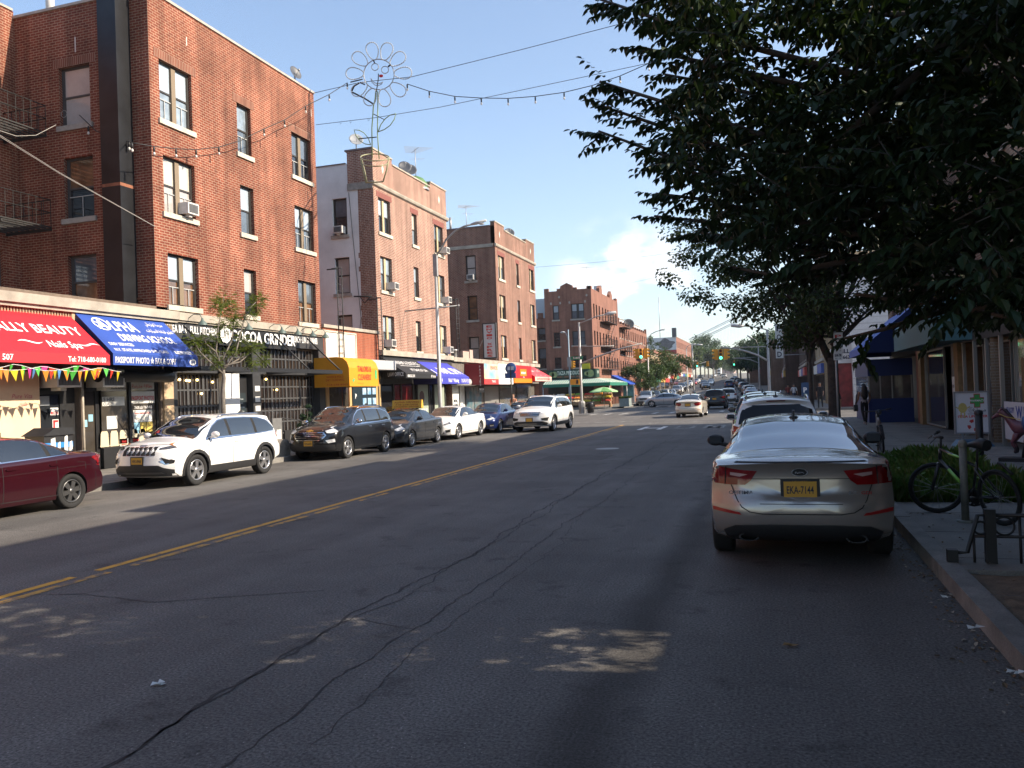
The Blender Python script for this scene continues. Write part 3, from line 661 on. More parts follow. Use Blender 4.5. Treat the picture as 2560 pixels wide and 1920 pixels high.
letters(aw,[('718.238.2626',at_(.93,21.085),Y3,W_,.09,dict(bold=.02,lift=.012,width=.66)),('8509',V((-17.243,21.36,3.215)),Y3,Z3,.075,dict(bold=.02))],mat('blue_letters',(.02,.05,.25),.6))
b=B();b.tube([(FX+.32,18.6,2.86),(FX+.32,21.55,2.86)],.2,16);obj('shutter_roll',b,BLK,alp)
b=B();b.box(FX-.34,FX-.3,18.33,21.45,.15,3.04);b.box(FX-.3,FX-.2,18.33,18.42,.15,3.0);b.box(FX-.3,FX-.2,19.02,19.16,.15,3.0);b.box(FX-.2,FX-.08,20.2,20.3,.15,3.0);b.box(FX-.2,FX-.08,21.36,21.45,.15,3.0);b.box(FX-.3,FX-.08,19.16,21.36,.15,.75);b.box(FX-.3,FX-.2,18.42,19.02,2.42,2.5)
obj('frame',b,BLK,alp)
for(y0,y1,x)in((18.42,19.02,-.26),(19.16,20.2,-.14),(20.3,21.36,-.14)):
 b=B();b.box(FX+x,FX+x+.012,y0,y1,.2 if x<-.2 else.75,2.95 if x>-.2 else 2.42);obj('door' if x<-.2 else 'window',b,mat('shop_glass_dim',(.055,.047,.038),.06,ior=1.6,noise=.3,nscale=1.2),alp)
SX=FX-.126
def notice(p,y0,y1,z0,z1,m,x=SX):
 b=B();b.box(x,x+.004,y0,y1,z0,z1);return obj('notice',b,m,p)
NW=mat('notice_white',(.66,.66,.62),.6,noise=.08,nscale=5);NB=mat('notice_blue',(.25,.5,.65),.6);NY=mat('notice_yellow',(.7,.52,.12),.6);NR=mat('red_letters',(.55,.03,.03),.6);NK=mat('dark_letters',(.02,.025,.05),.6)
n_=notice(alp,19.17,20.15,2.42,2.68,NW);letters(n_,[('ALPHA DRIVING SCHOOL',V((SX+.004,19.66,2.48)),Y3,Z3,.12,dict(bold=.02,width=.92))],NK)
n_=notice(alp,19.2,20.06,1.98,2.25,NW);letters(n_,[('5 HRS',V((SX+.004,19.45,2.12)),Y3,Z3,.11,dict(bold=.02,width=.42)),('CLASS',V((SX+.004,19.4,2.0)),Y3,Z3,.09,dict(bold=.02))],NK)
notice(alp,19.35,19.75,1.3,1.68,NW)
n_=notice(alp,20.32,21.32,2.46,2.68,NW);letters(n_,[('\ufe94\ufeb3\ufead\ufeaa\ufee3 \ufe94\ufed7\ufe8e\ufec4\ufe91',V((SX+.004,20.8,2.52)),Y3,Z3,.1,dict(width=.85,bold=.01))],NR)
n_=notice(alp,20.32,21.32,2.03,2.4,NW);letters(n_,[('PASSPORT PHOTOS',V((SX+.004,20.82,2.13)),Y3,Z3,.13,dict(bold=.03,width=.94))],NR)
letters(alp,[('718-238-2626 / 718-491-9843',V((SX+.002,20.82,1.86)),Y3,Z3,.09,dict(bold=.02,width=.75))],WHITE)
n_=notice(alp,20.4,21.2,1.45,1.82,NW);letters(n_,[('ALPHA DRIVING SCHOOL',V((SX+.004,20.8,1.7)),Y3,Z3,.05,dict(width=.7,bold=.02))],NR)
notice(alp,20.42,20.66,1.1,1.44,NB);notice(alp,20.68,20.92,1.12,1.44,NY);notice(alp,20.95,21.2,1.14,1.44,NY)
n_=notice(alp,19.83,20.16,.76,.98,NW);letters(n_,[('FAX',V((SX+.004,20.0,.86)),Y3,Z3,.07,dict(bold=.03)),('SERVICES',V((SX+.004,20.0,.78)),Y3,Z3,.04,dict(bold=.03))],NR)
n_=notice(alp,20.34,20.62,.82,.99,NW);letters(n_,[('DMV',V((SX+.004,20.48,.86)),Y3,Z3,.08,dict(bold=.03))],NR)
n_=notice(alp,18.44,18.64,2.0,2.12,NK,FX-.248);letters(n_,[('8509',V((FX-.244,18.54,2.03)),Y3,Z3,.07,dict(bold=.03))],WHITE)
notice(alp,18.6,18.75,1.4,1.6,NB,FX-.248);notice(alp,18.8,18.96,1.55,1.75,NB,FX-.248);notice(alp,18.8,18.95,.45,.62,NW,FX-.248)
n_=notice(alp,18.55,19.12,2.92,3.1,mat('navy_panel',(.012,.016,.08),.6),FX+.52);letters(n_,[('\ufef1\ufea9\ufe8e\ufee3\ufe8d',V((FX+.525,18.85,2.96)),Y3,Z3,.1,dict(bold=.01))],WHITE)
for k,y_ in enumerate((19.25,19.62,19.98,20.42,20.75)):
 t=thing('folding_chair',('leftmost','second','third','fourth','rightmost')[k]+' of the five pale folding chairs behind the driving school window','chair',(FX-.2,y_,.75),'folding chairs in the school window');b=B();O=V((FX-.128,y_-.16,.78));b.prism([(0,0),(.32,0),(.30,.38),(.26,.46),(.06,.46),(.02,.38)],O,Y3,Z3,X3,-.006,.006);obj('backrest',b,mat('chair_cream',(.60,.52,.36),.5),t)
 b=B();b.box(FX-.134,FX-.12,y_-.17,y_+.17,.79,.83);obj('seat',b,mat('chair_cream',(.60,.52,.36),.5),t)
 # ------------------------------------------------------------------ restaurant under the brick block
cg=thing('restaurant_shopfront','black restaurant front with tall gridded glass doors and a steel canopy','shopfront',(FX,26,0))
b=B();b.box(FX-.2,FX+.16,22.2,31.5,4.72,4.975);b.box(FX-.2,FX+.1,22.2,31.5,4.66,4.718);obj('cornice',b,CONCB,cg)
b=B();b.box(FX-.45,FX+.03,22.0,31.45,4.1,4.655);b.box(FX-.45,FX+.02,22.0,22.22,.15,4.098);b.box(FX-.45,FX+.04,31.0,31.45,.15,4.098);b.box(FX-.45,FX+.01,22.22,31,3.0,3.16);b.box(FX-.45,FX-.4,22.2,31,.15,4.1);b.box(FX-.4,FX+.02,26.3,26.8,.15,4.098)
obj('fascia',b,mat('charcoal_boards',(.03,.031,.033),.6,noise=.25,nscale=3),cg)
b=B();b.box(FX-.38,FX+.012,24.68,25.5,.15,2.998);obj('white_boarding',b,mat('white_boards',(.66,.65,.62),.6),cg)
def grid_gate(y0,y1,z0,z1,ny,nz,nm='window'):
 b=B();n0,n1=FX-.30,FX-.25
 for k in range(ny+1):
  y_=y0+(y1-y0)*k/ny;w_=.05 if k%4==0 else.022;b.box(n0,n1,y_-w_,y_+w_,z0,z1)
 for k in range(nz+1):
  z_=z0+(z1-z0)*k/nz;b.box(n0-.004,n1-.006,y0,y1,z_-.03,z_+.03)
 o=obj(nm,b,mat('grid_steel',(.10,.10,.10),.5,.4),cg)
 q=B();q.face([(FX-.285,y0,z0),(FX-.285,y1,z0),(FX-.285,y1,z1),(FX-.285,y0,z1)]);obj('pane',q,mat('pane_dark_brown',(.026,.020,.017),.05,ior=1.7,noise=.5,nscale=.9),o)
grid_gate(22.28,24.62,.2,2.98,12,5);grid_gate(26.9,30.95,.2,2.98,16,6);grid_gate(22.28,26.25,3.2,4.06,16,2);grid_gate(26.9,30.95,3.2,4.06,16,2)
b=B();b.box(FX-.3,FX-.22,25.55,26.25,.15,2.9);dd=obj('door',b,BLK,cg)
b=B();b.box(FX-.22,FX-.212,25.62,26.18,.9,2.3);obj('chalkboard',b,mat('blackboard',(.02,.03,.035),.5),dd)
letters(dd,[(t_,V((FX-.21,25.9,z_)),Y3,Z3,.055,dict(shear=.3,width=w_))for t_,z_,w_ in(('fresh',2.05,.2),('daily',1.9,.16),('smoothies',1.75,.34),('paninis',1.6,.28),('salads',1.45,.3),('o o o o',1.15,.4))],mat('chalk',(.55,.6,.6),.8))
b=B();b.box(FX-.01,FX+.035,24.4,29.3,4.0,4.68);obj('sign_board',b,BLK,cg)
letters(cg,[('COCOA GRINDER',V((FX+.10,27.05,4.17)),Y3,Z3,.42,dict(bold=.03,width=4.15,depth=.05)),('COFFEE/TEA BAR \u00b7 FULL KITCHEN',V((FX+.035,24.25,4.32)),Y3,Z3,.26,dict(bold=.02,width=3.1,align='RIGHT')),
('BRUNCH \u00b7 LUNCH \u00b7 DINNER',V((FX+.035,30.95,4.33)),Y3,Z3,.26,dict(bold=.02,width=1.95,align='RIGHT'))],mat('lit_white_letters',(.86,.86,.84),.5))
b=B();c_=V((FX+.1,24.68,4.38))
for k in range(9):
 a=2*pi*k/9;b.mi=0;q=c_+Y3*(.2*cos(a))+Z3*(.2*sin(a));b.face([q+Y3*(.11*cos(2*pi*j/12))+Z3*(.11*sin(2*pi*j/12))+X3*.001*k for j in range(12)])
b.face([c_+Y3*(.2*cos(2*pi*j/18))+Z3*(.2*sin(2*pi*j/18))+X3*.012 for j in range(18)])
b.mi=1
for k in range(4):b.face([c_+V((.02,-.13+.08*k,-.16)),c_+V((.02,-.10+.08*k,-.16)),c_+V((.02,-.04+.08*k,.16)),c_+V((.02,-.07+.08*k,.16))])
obj('badge',b,[mat('lit_white_letters',(.86,.86,.84),.5),BLK],cg)
b=B();b.box(-17.08,-16.98,21.4,30.2,2.98,3.13)
for y_ in(21.45,24.3,27.2,30.1):b.box(FX+.02,-17.081,y_,y_+.08,2.99,3.12)
obj('canopy',b,BLK,cg)
b=B()
for y_ in(22.6,25.2,27.7,30.1):b.tube([(FX+.03,y_,4.55),(-17.03,y_,3.13)],.032,8)
obj('stay_rod',b,BLK,cg)
for y_ in(22.7,25.2,27.3,28.4,29.5,30.5):
 b=B();b.tube([(FX+.1,y_,4.78),(FX+.35,y_,4.92),(FX+.6,y_,4.9),(FX+.7,y_,4.76)],.013,6);b.lathe([(.03,.0),(.05,-.08),(.13,-.16),(.16,-.24)],(FX+.7,y_,4.78),Z3,12);obj('gooseneck_lamp',b,mat('lamp_green',(.09,.13,.115),.5),cg)
b=B();b.box(FX+.02,FX+.1,22.3,31.2,4.84,4.89);obj('conduit',b,mat('conduit_grey',(.3,.3,.29),.6),cg)
b=B()
for(y_,z_)in((22.45,2.75),(22.62,2.78),(22.95,2.75),(23.1,2.74),(23.5,2.77),(24.3,2.7),(26.95,2.8),(27.5,2.82),(28.2,2.4),(25.75,2.72),(23.7,2.3)):b.ball((FX-.22,y_,z_),.042)
obj('bulb',b,mat('warm_bulb',(.9,.6,.2),.4,emit=((1,.62,.2),5)),cg)
b=B()
for k,z_ in enumerate((2.35,1.95,1.6,1.15)):b.box(FX+.021,FX+.028,26.42,26.72,z_,z_+.2)
obj('notice',b,NW,cg)
b=B();b.box(FX-.24,FX-.235,23.62,23.85,1.05,1.45);n_=obj('notice',b,NW,cg);letters(n_,[('A',V((FX-.234,23.735,1.12)),Y3,Z3,.24,dict(bold=.03))],mat('grade_blue',(.03,.15,.5),.5))
# ------------------------------------------------------------------ the gap between the brick blocks
gp=thing('low_brick_wall','low red brick parapet with a white boarded panel between two apartment blocks','building',(FX,34,0))
BRG=brick('orange_red_brick',(.36,.10,.05),(.30,.075,.04),(.33,.16,.10),dirt=.15)
b=B();b.wall((FX,31.46,.1),Y3,Z3,36.7-31.46,5.0,[],.2);b.face([(FX,31.46,5.1),(FX,36.7,5.1),(-30,36.7,5.1),(-30,31.46,5.1)]);obj('wall',b,BRG,gp)
b=B();b.box(FX-.25,FX+.08,31.46,36.75,5.1,5.24);obj('coping',b,CONCB,gp)
b=B();b.box(FX+.002,FX+.04,31.55,34.35,3.7,4.92);p_=obj('white_panel',b,mat('weathered_white_ply',(.60,.58,.53),.8,noise=.15,nscale=1.3),gp)
b=B()
for y_ in(31.56,34.28):b.box(FX+.041,FX+.08,y_,y_+.07,3.7,4.98)
b.box(FX+.041,FX+.08,31.63,34.28,4.92,4.98);obj('panel_frame',b,mat('pale_timber',(.55,.5,.42),.8),p_)
# tailor's with a rounded yellow canopy
tl=thing('tailor_shopfront','tailor and dry cleaner front with rounded yellow canopy','shopfront',(FX,33,0))
YF=mat('canopy_yellow',(.66,.27,.008),.55,noise=.1,nscale=1,bump=.4,bscale=2.2)
prof=[(-18.59,3.72),(-17.5,3.72),(-17.2,3.66),(-17.02,3.5),(-16.93,3.25),(-16.92,2.46)];ya,yb=30.65,33.3
b=B()
for(x0,z0),(x1,z1)in zip(prof,prof[1:]):b.face([(x0,ya,z0),(x1,ya,z1),(x1,yb,z1),(x0,yb,z0)],smooth=True)
b.face([(x,ya,z)for x,z in prof][::-1]+[(-18.59,ya,2.46)][::-1]);b.face([(x,yb,z)for x,z in prof]+[(-18.59,yb,2.46)])
cn=obj('awning',b,YF,tl);TX=-16.92
letters(cn,[('TAILORS &',V((TX,32.0,3.1)),Y3,Z3,.25,dict(bold=.03,width=1.25)),('CLEANERS',V((TX,31.98,2.74)),Y3,Z3,.25,dict(bold=.03,width=1.2)),('WASH & FOLD',V((-17.6,ya,2.84)),X3,Z3,.09,dict(bold=.02)),('DRY CLEANING',V((-17.6,ya,2.71)),X3,Z3,.09,dict(bold=.02)),('718-238-8509',V((-17.5,ya,2.52)),X3,Z3,.07,dict(bold=.02,width=1.0))],mat('brick_red_letters',(.50,.05,.015),.6))
letters(cn,[('718-748-2090',V((TX,31.6,2.56)),Y3,Z3,.07,dict(bold=.02))],mat('olive_letters',(.45,.3,.02),.6))
b=B();c_=V((TX+.006,33.05,3.0));b.face([c_+Y3*u+Z3*w for u,w in((-.08,-.2),(.08,-.22),(.1,.18),(.03,.2),(0,.1),(-.03,.2),(-.09,.18))]);b.face([V((TX+.006,31.0+u,2.72+w))for u,w in((-.12,0),(0,-.1),(.1,.02),(.06,.1))]);obj('emblem',b,mat('emblem_green',(.05,.4,.15),.6),cn)
b=B();b.box(FX+.003,FX+.06,31.5,31.75,.15,3.0);b.box(FX+.003,FX+.06,33.55,33.75,.15,3.0);b.box(FX+.003,FX+.02,31.75,36.6,2.5,3.5);b.box(FX+.003,FX+.05,36.2,36.7,.15,3.4);obj('frame',b,mat('stall_tan',(.5,.33,.15),.7),tl)
b=B();b.box(FX+.01,FX+.03,31.75,32.9,.4,2.5);b.box(FX+.01,FX+.03,33.0,33.5,.15,2.5);obj('window',b,mat('shop_glass_dim',(.055,.047,.038),.06,ior=1.6),tl)
b=B();b.box(FX+.031,FX+.05,32.0,32.6,.7,1.6);obj('display',b,mat('display_mixed',(.35,.12,.1),.6,noise=.9,nscale=6,col2=(.1,.25,.4)),tl)
b=B();b.box(FX+.01,FX+.08,33.8,36.15,.3,2.5);pb=obj('poster_window',b,mat('slate_blue_glass',(.022,.035,.045),.15),tl)
b=B()
for i in range(4):
 for j in range(3):b.box(FX+.081,FX+.09,34.75+j*.5,35.1+j*.5,2.12-.48*i,2.43-.48*i)
obj('poster',b,mat('poster_pale_blue',(.5,.62,.72),.5,noise=.4,nscale=3,col2=(.10,.28,.5)),pb)
letters(pb,[('P',V((FX+.081,34.1,1.95)),Y3,Z3,.22,dict(bold=.03)),('WASH',V((FX+.081,34.2,1.4)),Y3,Z3,.09,{}),('SERVICE',V((FX+.081,34.25,1.2)),Y3,Z3,.09,{})],WHITE)
b=B();b.box(FX+.02,FX+.9,34.0,36.75,3.28,3.72);obj('shutter_box',b,mat('shutter_box_grey',(.42,.42,.43),.5),tl)
# roof ladders beside the side windows
def ladder(x,y_,z0,z1,label,sw=.42,arm=.5):
 t=thing('fire_ladder',label,'ladder',(x,y_,z0),'iron drop ladders');b=B()
 for s in(-1,1):b.tube([(x,y_+s*sw/2,z0),(x,y_+s*sw/2,z1)],.025,5)
 n=int((z1-z0)/.31)
 for k in range(1,n):b.tube([(x,y_-sw/2,z0+k*.31),(x,y_+sw/2,z0+k*.31)],.014,4)
 obj('ladder_rungs',b,IRON,t);b=B()
 b.tube([(x,y_-sw/2,z1-.1),(x-arm,y_-sw/2,z1-.1)],.03,5);b.tube([(x,y_+sw/2,z1),(x-arm,y_+sw/2,z1)],.03,5);obj('bracket',b,IRON,t)
ladder(FX+.1,32.9,3.72,7.9,'black iron ladder beside the grey stucco wall above the yellow canopy')
ladder(FX+.2,36.55,2.6,6.9,'black iron ladder on the corner of the brick block with the grey side')
ladder(FX+.12,47.3,3.9,7.9,'black iron ladder before the dark brick side wall over the nail spa')
# ------------------------------------------------------------------ second and third brick blocks
def block(nm,label,y0,y1,zt,cz,wins,sidewall,mats,sills=SILL,zb=4.3,depth_x=14,raised=((0,2.2),(-2.4,0)),side_mat=None,acs=()):
 br,=mats;t=thing(nm,label,'building',(FX,y0,0));b=B();holes=[]
 for(a,c,z0,z1,k)in wins:holes.append((a-y0,z0-zb,c-y0,z1-zb))
 b.wall((FX,y0,zb),Y3,Z3,y1-y0,zt-zb,holes,.2);ra,rc=raised
 for(a,c)in((y0+ra[0],y0+ra[1]),(y1+rc[0],y1+rc[1])):b.box(FX-.3,FX+.012,a,c,cz+.25,zt+.28)
 b.wall((FX,y1,zb-4),-X3,Z3,depth_x,zt-zb+4);b.face([(FX-.2,y0,zt-.6),(FX-.2,y1,zt-.6),(FX-depth_x,y1,zt-.6),(FX-depth_x,y0,zt-.6)]);b.wall((FX-.3,y1,zt-.7),-Y3,Z3,y1-y0,.7)
 obj('wall',b,br,t)
 b=B();b.box(FX-.32,FX+.05,y0+ra[1]+.003,y1+rc[0]-.003,zt+.002,zt+.08)
 for(a,c)in((y0+ra[0]-.03,y0+ra[1]),(y1+rc[0],y1+rc[1]+.03)):b.box(FX-.32,FX+.06,a,c,zt+.283,zt+.36)
 obj('coping',b,CONCB,t)
 b=B();b.prism([(0,0),(.10,.06),(.14,.16),(.14,.22),(0,.24)],(FX+.001,y0-.12,cz),X3,Z3,-Y3,-(y1-y0+.24),0);obj('cornice',b,CONCB,t)
 b=B()
 for y_ in(y0+1.1,y1-1.1):b.face([(FX+.016,y_-.11,zt-.45),(FX+.016,y_,zt-.72),(FX+.016,y_+.11,zt-.45),(FX+.016,y_,zt-.18)])
 obj('diamond_inlay',b,mat('inlay_stone',(.62,.58,.5),.8),t)
 rd=random.Random(y0)
 for(a,c,z0,z1,k)in wins:
  window(t,V((FX,a,z0)),Y3,c-a,z1-z0,k,top=rd.choice([PANE_L,PANE_L2,PANE_M,PANE_B2]),bot=rd.choice([PANE_M,PANE_D,PANE_L2]),sill=sills,mull=mat('mullion_cream',(.46,.35,.2),.6),rec=.11)
 for z in sorted({w[3]for w in wins})[-1:]:
  for(a,c,z0,z1,k)in wins:
   if abs(z1-z)<.2:lintel(t,V((FX,a,z0)),Y3,c-a,z1-z0,mat('lintel_dark_brick',(.20,.065,.05),.8,noise=.2,nscale=8),.18)
 return t
BR2=brick('salmon_brick',(.325,.148,.102),(.225,.078,.055),(.47,.385,.31),rw=.22,rh=.085,ms=.014,dirt=.2)
w2=[(37.22,38.58,10.3,12.05,'double'),(41.22,41.9,10.3,12.03,'single'),(44.33,45.65,10.3,12.0,'double'),(37.24,38.55,7.35,9.08,'double'),(41.25,41.9,7.4,9.08,'single'),(44.35,45.66,7.4,9.08,'double'),(37.3,38.6,4.42,6.1,'double'),(41.28,41.95,4.42,6.1,'single'),(44.4,45.7,4.42,6.1,'double')]
b2=block('brick_apartment_building','brick apartment block with grey stuccoed side wall and toothed brick corner',36.72,46.3,14.05,12.5,w2,None,(BR2,),zb=4.2)
Yb=36.72
STU=mat('grey_stucco',(.68,.68,.67),.9,noise=.13,nscale=.8,bump=.2,bscale=8)
sw=[(-20.92,-20.1,10.2,12.06),(-20.88,-20.05,7.25,9.07),(-20.85,-20.0,4.75,6.17)]
b=B();b.wall((-33,Yb,4.2),X3,Z3,33-19.45,13.75-4.2,[(x0+33,z0-4.2,x1+33,z1-4.2)for x0,x1,z0,z1 in sw],.2);obj('stucco_wall',b,STU,b2)
rd=random.Random(4);b=B();z=4.2
while z<12.4:
 h_=.085*rd.choice((3,4,5));w_=.60 if int(z*3)%2 else rd.uniform(.66,.95);
 if z>9.8:w_=.78
 b.wall((-18.6-w_,Yb-.012,z),X3,Z3,w_,min(h_,12.42-z),uo=rd.random());z+=h_
b.wall((-20.0,Yb-.014,12.42),X3,Z3,1.4,1.92);b.wall((-19.46,Yb-.001,4.2),X3,Z3,.86,8.2)
obj('quoin_wall',b,BR2,b2)
b=B();b.box(-20.1,FX+.05,Yb-.06,Yb+.4,14.345,14.43);b.box(-33,-20.1,Yb-.04,Yb+.2,13.75,13.8);obj('coping',b,mat('coping_dark',(.16,.13,.13),.8),b2)
b=B();b.box(-20.02,-18.61,Yb-.05,Yb-.016,12.38,12.72);obj('band_course',b,mat('band_cement',(.27,.25,.22),.85,noise=.2),b2)
for i,(x0,x1,z0,z1)in enumerate(sw):window(b2,V((x0,Yb,z0)),X3,x1-x0,z1-z0,'single',top=PANE_B if i else PANE_M,bot=PANE_D if i==0 else PANE_B,sill=SILL2)
b=B();b.tube([(-19.95,Yb-.02,12.3),(-19.8,Yb-.02,10),(-19.5,Yb-.02,6),(-19.7,Yb-.02,4.5)],.012,4);obj('wall_cable',b,IRON,b2)
aircon(V((-20.75,Yb,10.26)),X3,'white air conditioner in the top window of the grey stucco wall',.5,.36,.3)
aircon(V((FX,22.62+.05,8.30)),Y3,'air conditioner sticking out of the nearest red brick facade',.54,.38,.3)
BR3=brick('brown_pink_brick',(.255,.105,.070),(.185,.058,.042),(.37,.295,.23),rw=.22,rh=.085,ms=.013,dirt=.2)
w3=[(56.0,57.4,10.25,11.95,'double'),(60.35,61.0,10.25,11.95,'single'),(63.85,65.15,10.3,12.0,'double'),(56.02,57.4,7.35,9.1,'double'),(60.38,61.05,7.4,9.12,'single'),(63.85,65.1,7.42,9.12,'double'),(56.07,57.35,4.5,6.17,'double'),(60.4,61.05,4.5,6.2,'single'),(63.86,65.05,4.5,6.22,'double')]
b3=block('brick_apartment_building','brick apartment block with dark brick side and vertical express sign, third from the left',55.4,65.55,13.95,12.45,w3,None,(BR3,),zb=4.3)
Yb=55.4
s3=[(-20.9,-20.1,10.15,11.98),(-20.85,-20.08,7.3,9.06),(-20.85,-20.05,4.4,6.1)]
b=B();b.wall((-33,Yb,4.0),X3,Z3,33-18.6,13.95-4.0,[(x0+33,z0-4,x1+33,z1-4)for x0,x1,z0,z1 in s3],.2);obj('side_wall',b,BR3,b3)
b=B();b.box(-33,-18.74,Yb-.06,Yb-.002,12.45,12.69);obj('band_course',b,CONCB,b3)
b=B();b.box(-33,FX-.33,Yb-.05,Yb+.2,13.95,14.03);obj('coping',b,mat('coping_dark',(.16,.13,.13),.8),b3)
for i,(x0,x1,z0,z1)in enumerate(s3):window(b3,V((x0,Yb,z0)),X3,x1-x0,z1-z0,'single',top=(PANE_B,PANE_W,PANE_B)[i],bot=(PANE_B,PANE_W,PANE_B)[i],sill=SILL2)
aircon(V((-20.72,Yb,10.2)),X3,'white air conditioner in the top window of the dark brick side wall',.5,.36,.3)
for(y_,z_,lb)in((45.15,10.4,'air conditioner in the top right window of the block behind the street lamp'),(45.2,7.45,'air conditioner in the middle right window of the block behind the street lamp'),(45.2,4.48,'air conditioner low on the right of the block behind the street lamp'),(37.95,7.45,'air conditioner in the middle left window beside the toothed corner'),(37.4,4.5,'air conditioner low at the toothed corner above the law office awning')):
 aircon(V((FX,y_,z_)),Y3,lb,.5,.36,.42)
 # shops along their foot
def shop_base(y0,y1,zc,label,wallm):
 t=thing('shop_building',label,'building',(FX,y0,0));b=B();b.wall((FX-.4,y0,.1),Y3,Z3,y1-y0,zc-.1);b.face([(FX-9,y0,zc-.02),(FX,y0,zc-.02),(FX,y1,zc-.02),(FX-9,y1,zc-.02)]);b.box(FX-.38,FX,y0,y1,2.65,zc-.03);obj('wall',b,wallm,t)
 b=B();b.box(FX-.35,FX+.16,y0,y1,zc,zc+.26);obj('cornice',b,CONCB,t);return t
DKW=mat('storefront_dark',(.035,.032,.03),.6,noise=.3)
shop_base(36.75,46.35,4.06,'ground floor shop strip with stone ledge under the grey sided block',DKW)
sb=shop_base(46.36,65.6,4.0,'ground floor shop strip with stone ledge from the nail spa to the corner',mat('storefront_brown',(.14,.12,.1),.8,noise=.3))
law=thing('law_office_shopfront','law office front with black sloped awning and red curtained glass','shopfront',(FX,39,0))
BLKF=mat('awning_black',(.014,.014,.015),.65)
aw=awning(law,36.8,40.6,4.0,3.12,2.86,-17.2,BLKF)
at_=lambda s,y_:V((FX+.01,y_,4.0))+V((-17.2-FX-.01,0,3.12-4.0))*s
_,W_,_=slope_frame(FX,4.0,-17.2,3.12)
letters(aw,[('ANDREWS & LEUNG PLLC',at_(.46,38.8),Y3,W_,.36,dict(width=2.9,bold=.0)),('ATTORNEYS AT LAW',at_(.88,39.0),Y3,W_,.27,dict(width=2.0,bold=0)),('888.202.2295',V((-17.2,37.0,2.92)),Y3,Z3,.13,dict(align='LEFT',width=.85,bold=.02)),('8517 3rd Ave',V((-17.2,40.5,2.92)),Y3,Z3,.13,dict(align='RIGHT',width=.6,bold=.02)),('LAW OFFICE',V((-17.75,36.8,2.98)),X3,Z3,.2,dict(width=.85))],WHITE)
b=B();b.face([at_(.56,y_)+W_*z+V((.005,0,.007))for y_,z in((37.5,0),(39.9,0),(39.9,.03),(37.5,.03))]);obj('rule',b,WHITE,aw)
def glazing(p,y0,y1,z0,z1,m,x=FX-.36,nm='window'):
 b=B();b.box(x,x+.03,y0,y1,z0,z1);return obj(nm,b,m,p)
GD=mat('shop_glass_dark',(.02,.02,.022),.05,ior=1.7);CURT=mat('red_curtain_glass',(.14,.012,.014),.12,coat=.8,noise=.2)
glazing(law,37.4,38.8,.3,2.6,GD);glazing(law,38.95,39.7,.3,2.6,CURT);glazing(law,39.85,41.2,.3,2.6,CURT)
b=B()
for y_ in(37.3,38.8,39.7,41.22):b.box(FX-.38,FX-.28,y_,y_+.13,.15,2.65)
obj('frame',b,DKW,law)
nsp=thing('nail_spa_shopfront','nail spa front with purple blue awning and NAILS window lettering','shopfront',(FX,43,0))
PUR=mat('awning_violet_blue',(.05,.055,.38),.6,noise=.1,nscale=1,bump=.5,bscale=2.2)
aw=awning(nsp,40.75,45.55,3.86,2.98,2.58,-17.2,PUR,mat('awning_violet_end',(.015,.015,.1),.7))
at_=lambda s,y_:V((FX+.01,y_,3.86))+V((-17.2-FX-.01,0,2.98-3.86))*s
_,W_,_=slope_frame(FX,3.86,-17.2,2.98)
letters(aw,[('L',at_(.88,41.5),Y3,W_,.6,dict(bold=.02)),('NAIL SPA',at_(.8,43.9),Y3,W_,.72,dict(width=3.0,bold=.012)),('8519',V((-17.2,41.2,2.66)),Y3,Z3,.22,dict(bold=.01,width=.5)),('Nails * Waxing',V((-17.2,43.1,2.68)),Y3,Z3,.22,dict(bold=.012,width=1.55)),('718-745-9133',V((-17.2,44.85,2.66)),Y3,Z3,.22,dict(bold=.008,width=1.15))],WHITE)
GREEN_G=mat('frosted_green_glass',(.36,.42,.33),.3,coat=.5)
g_=glazing(nsp,41.95,43.4,.4,2.6,GREEN_G);glazing(nsp,43.6,44.1,.2,2.6,GD,nm='door');glazing(nsp,44.2,45.8,.4,2.6,GREEN_G)
letters(g_,[('NAILS',V((FX-.325,42.65,.95)),Y3,Z3,.3,dict(bold=.03,width=1.1))],WHITE)
b=B();b.face([V((FX-.324,42.5+.35*cos(2*pi*k/20),1.9+.35*sin(2*pi*k/20)))for k in range(20)]);obj('roundel',b,mat('roundel_brown',(.10,.05,.05),.6),g_)
b=B()
for y_ in(41.8,43.42,44.1,45.82,46.5):b.box(FX-.38,FX-.28,y_,y_+.12,.15,2.65)
obj('frame',b,DKW,nsp)
svs=thing('corner_cafe_shopfront','narrow shop front with white rolled shutter and tall white poster window','shopfront',(FX,47,0))
b=B();b.tube([(FX+.28,45.9,2.72),(FX+.28,49.4,2.72)],.24,14);obj('shutter_roll',b,mat('shutter_white',(.55,.54,.5),.5),svs)
g_=glazing(svs,46.95,48.2,.5,2.5,NW);letters(g_,[('MENS',V((FX-.325,47.6,1.5)),Y3,Z3,.18,dict(bold=.03)),('WOMENS',V((FX-.325,47.6,1.2)),Y3,Z3,.18,dict(bold=.03,width=.9))],NK)
glazing(svs,48.4,49.2,.2,2.5,NW)
b=B();b.box(-17.9,-17.86,49.0,50.0,2.05,2.45);sg=obj('hanging_sign',b,BLK,svs);letters(sg,[('CONEY\'S CORNER',V((-17.86,49.5,2.2)),Y3,Z3,.12,dict(bold=.02,width=.9))],WHITE)
pas=thing('travel_agency_shopfront','travel and express shop with dark red box sign, picture panel and white panel','shopfront',(FX,51,0))
b=B();b.box(FX+.17,-17.3,48.45,54.5,2.55,3.88);b.box(FX+.005,FX+.168,48.45,54.5,2.55,3.9)
bx=obj('sign_box',b,mat('sign_maroon',(.21,.012,.02),.5),pas)
letters(bx,[(ch,V((-17.55,48.45,3.62-i*.19)),X3,Z3,.13,dict(bold=.01))for i,ch in enumerate('PASAJES')],WHITE)
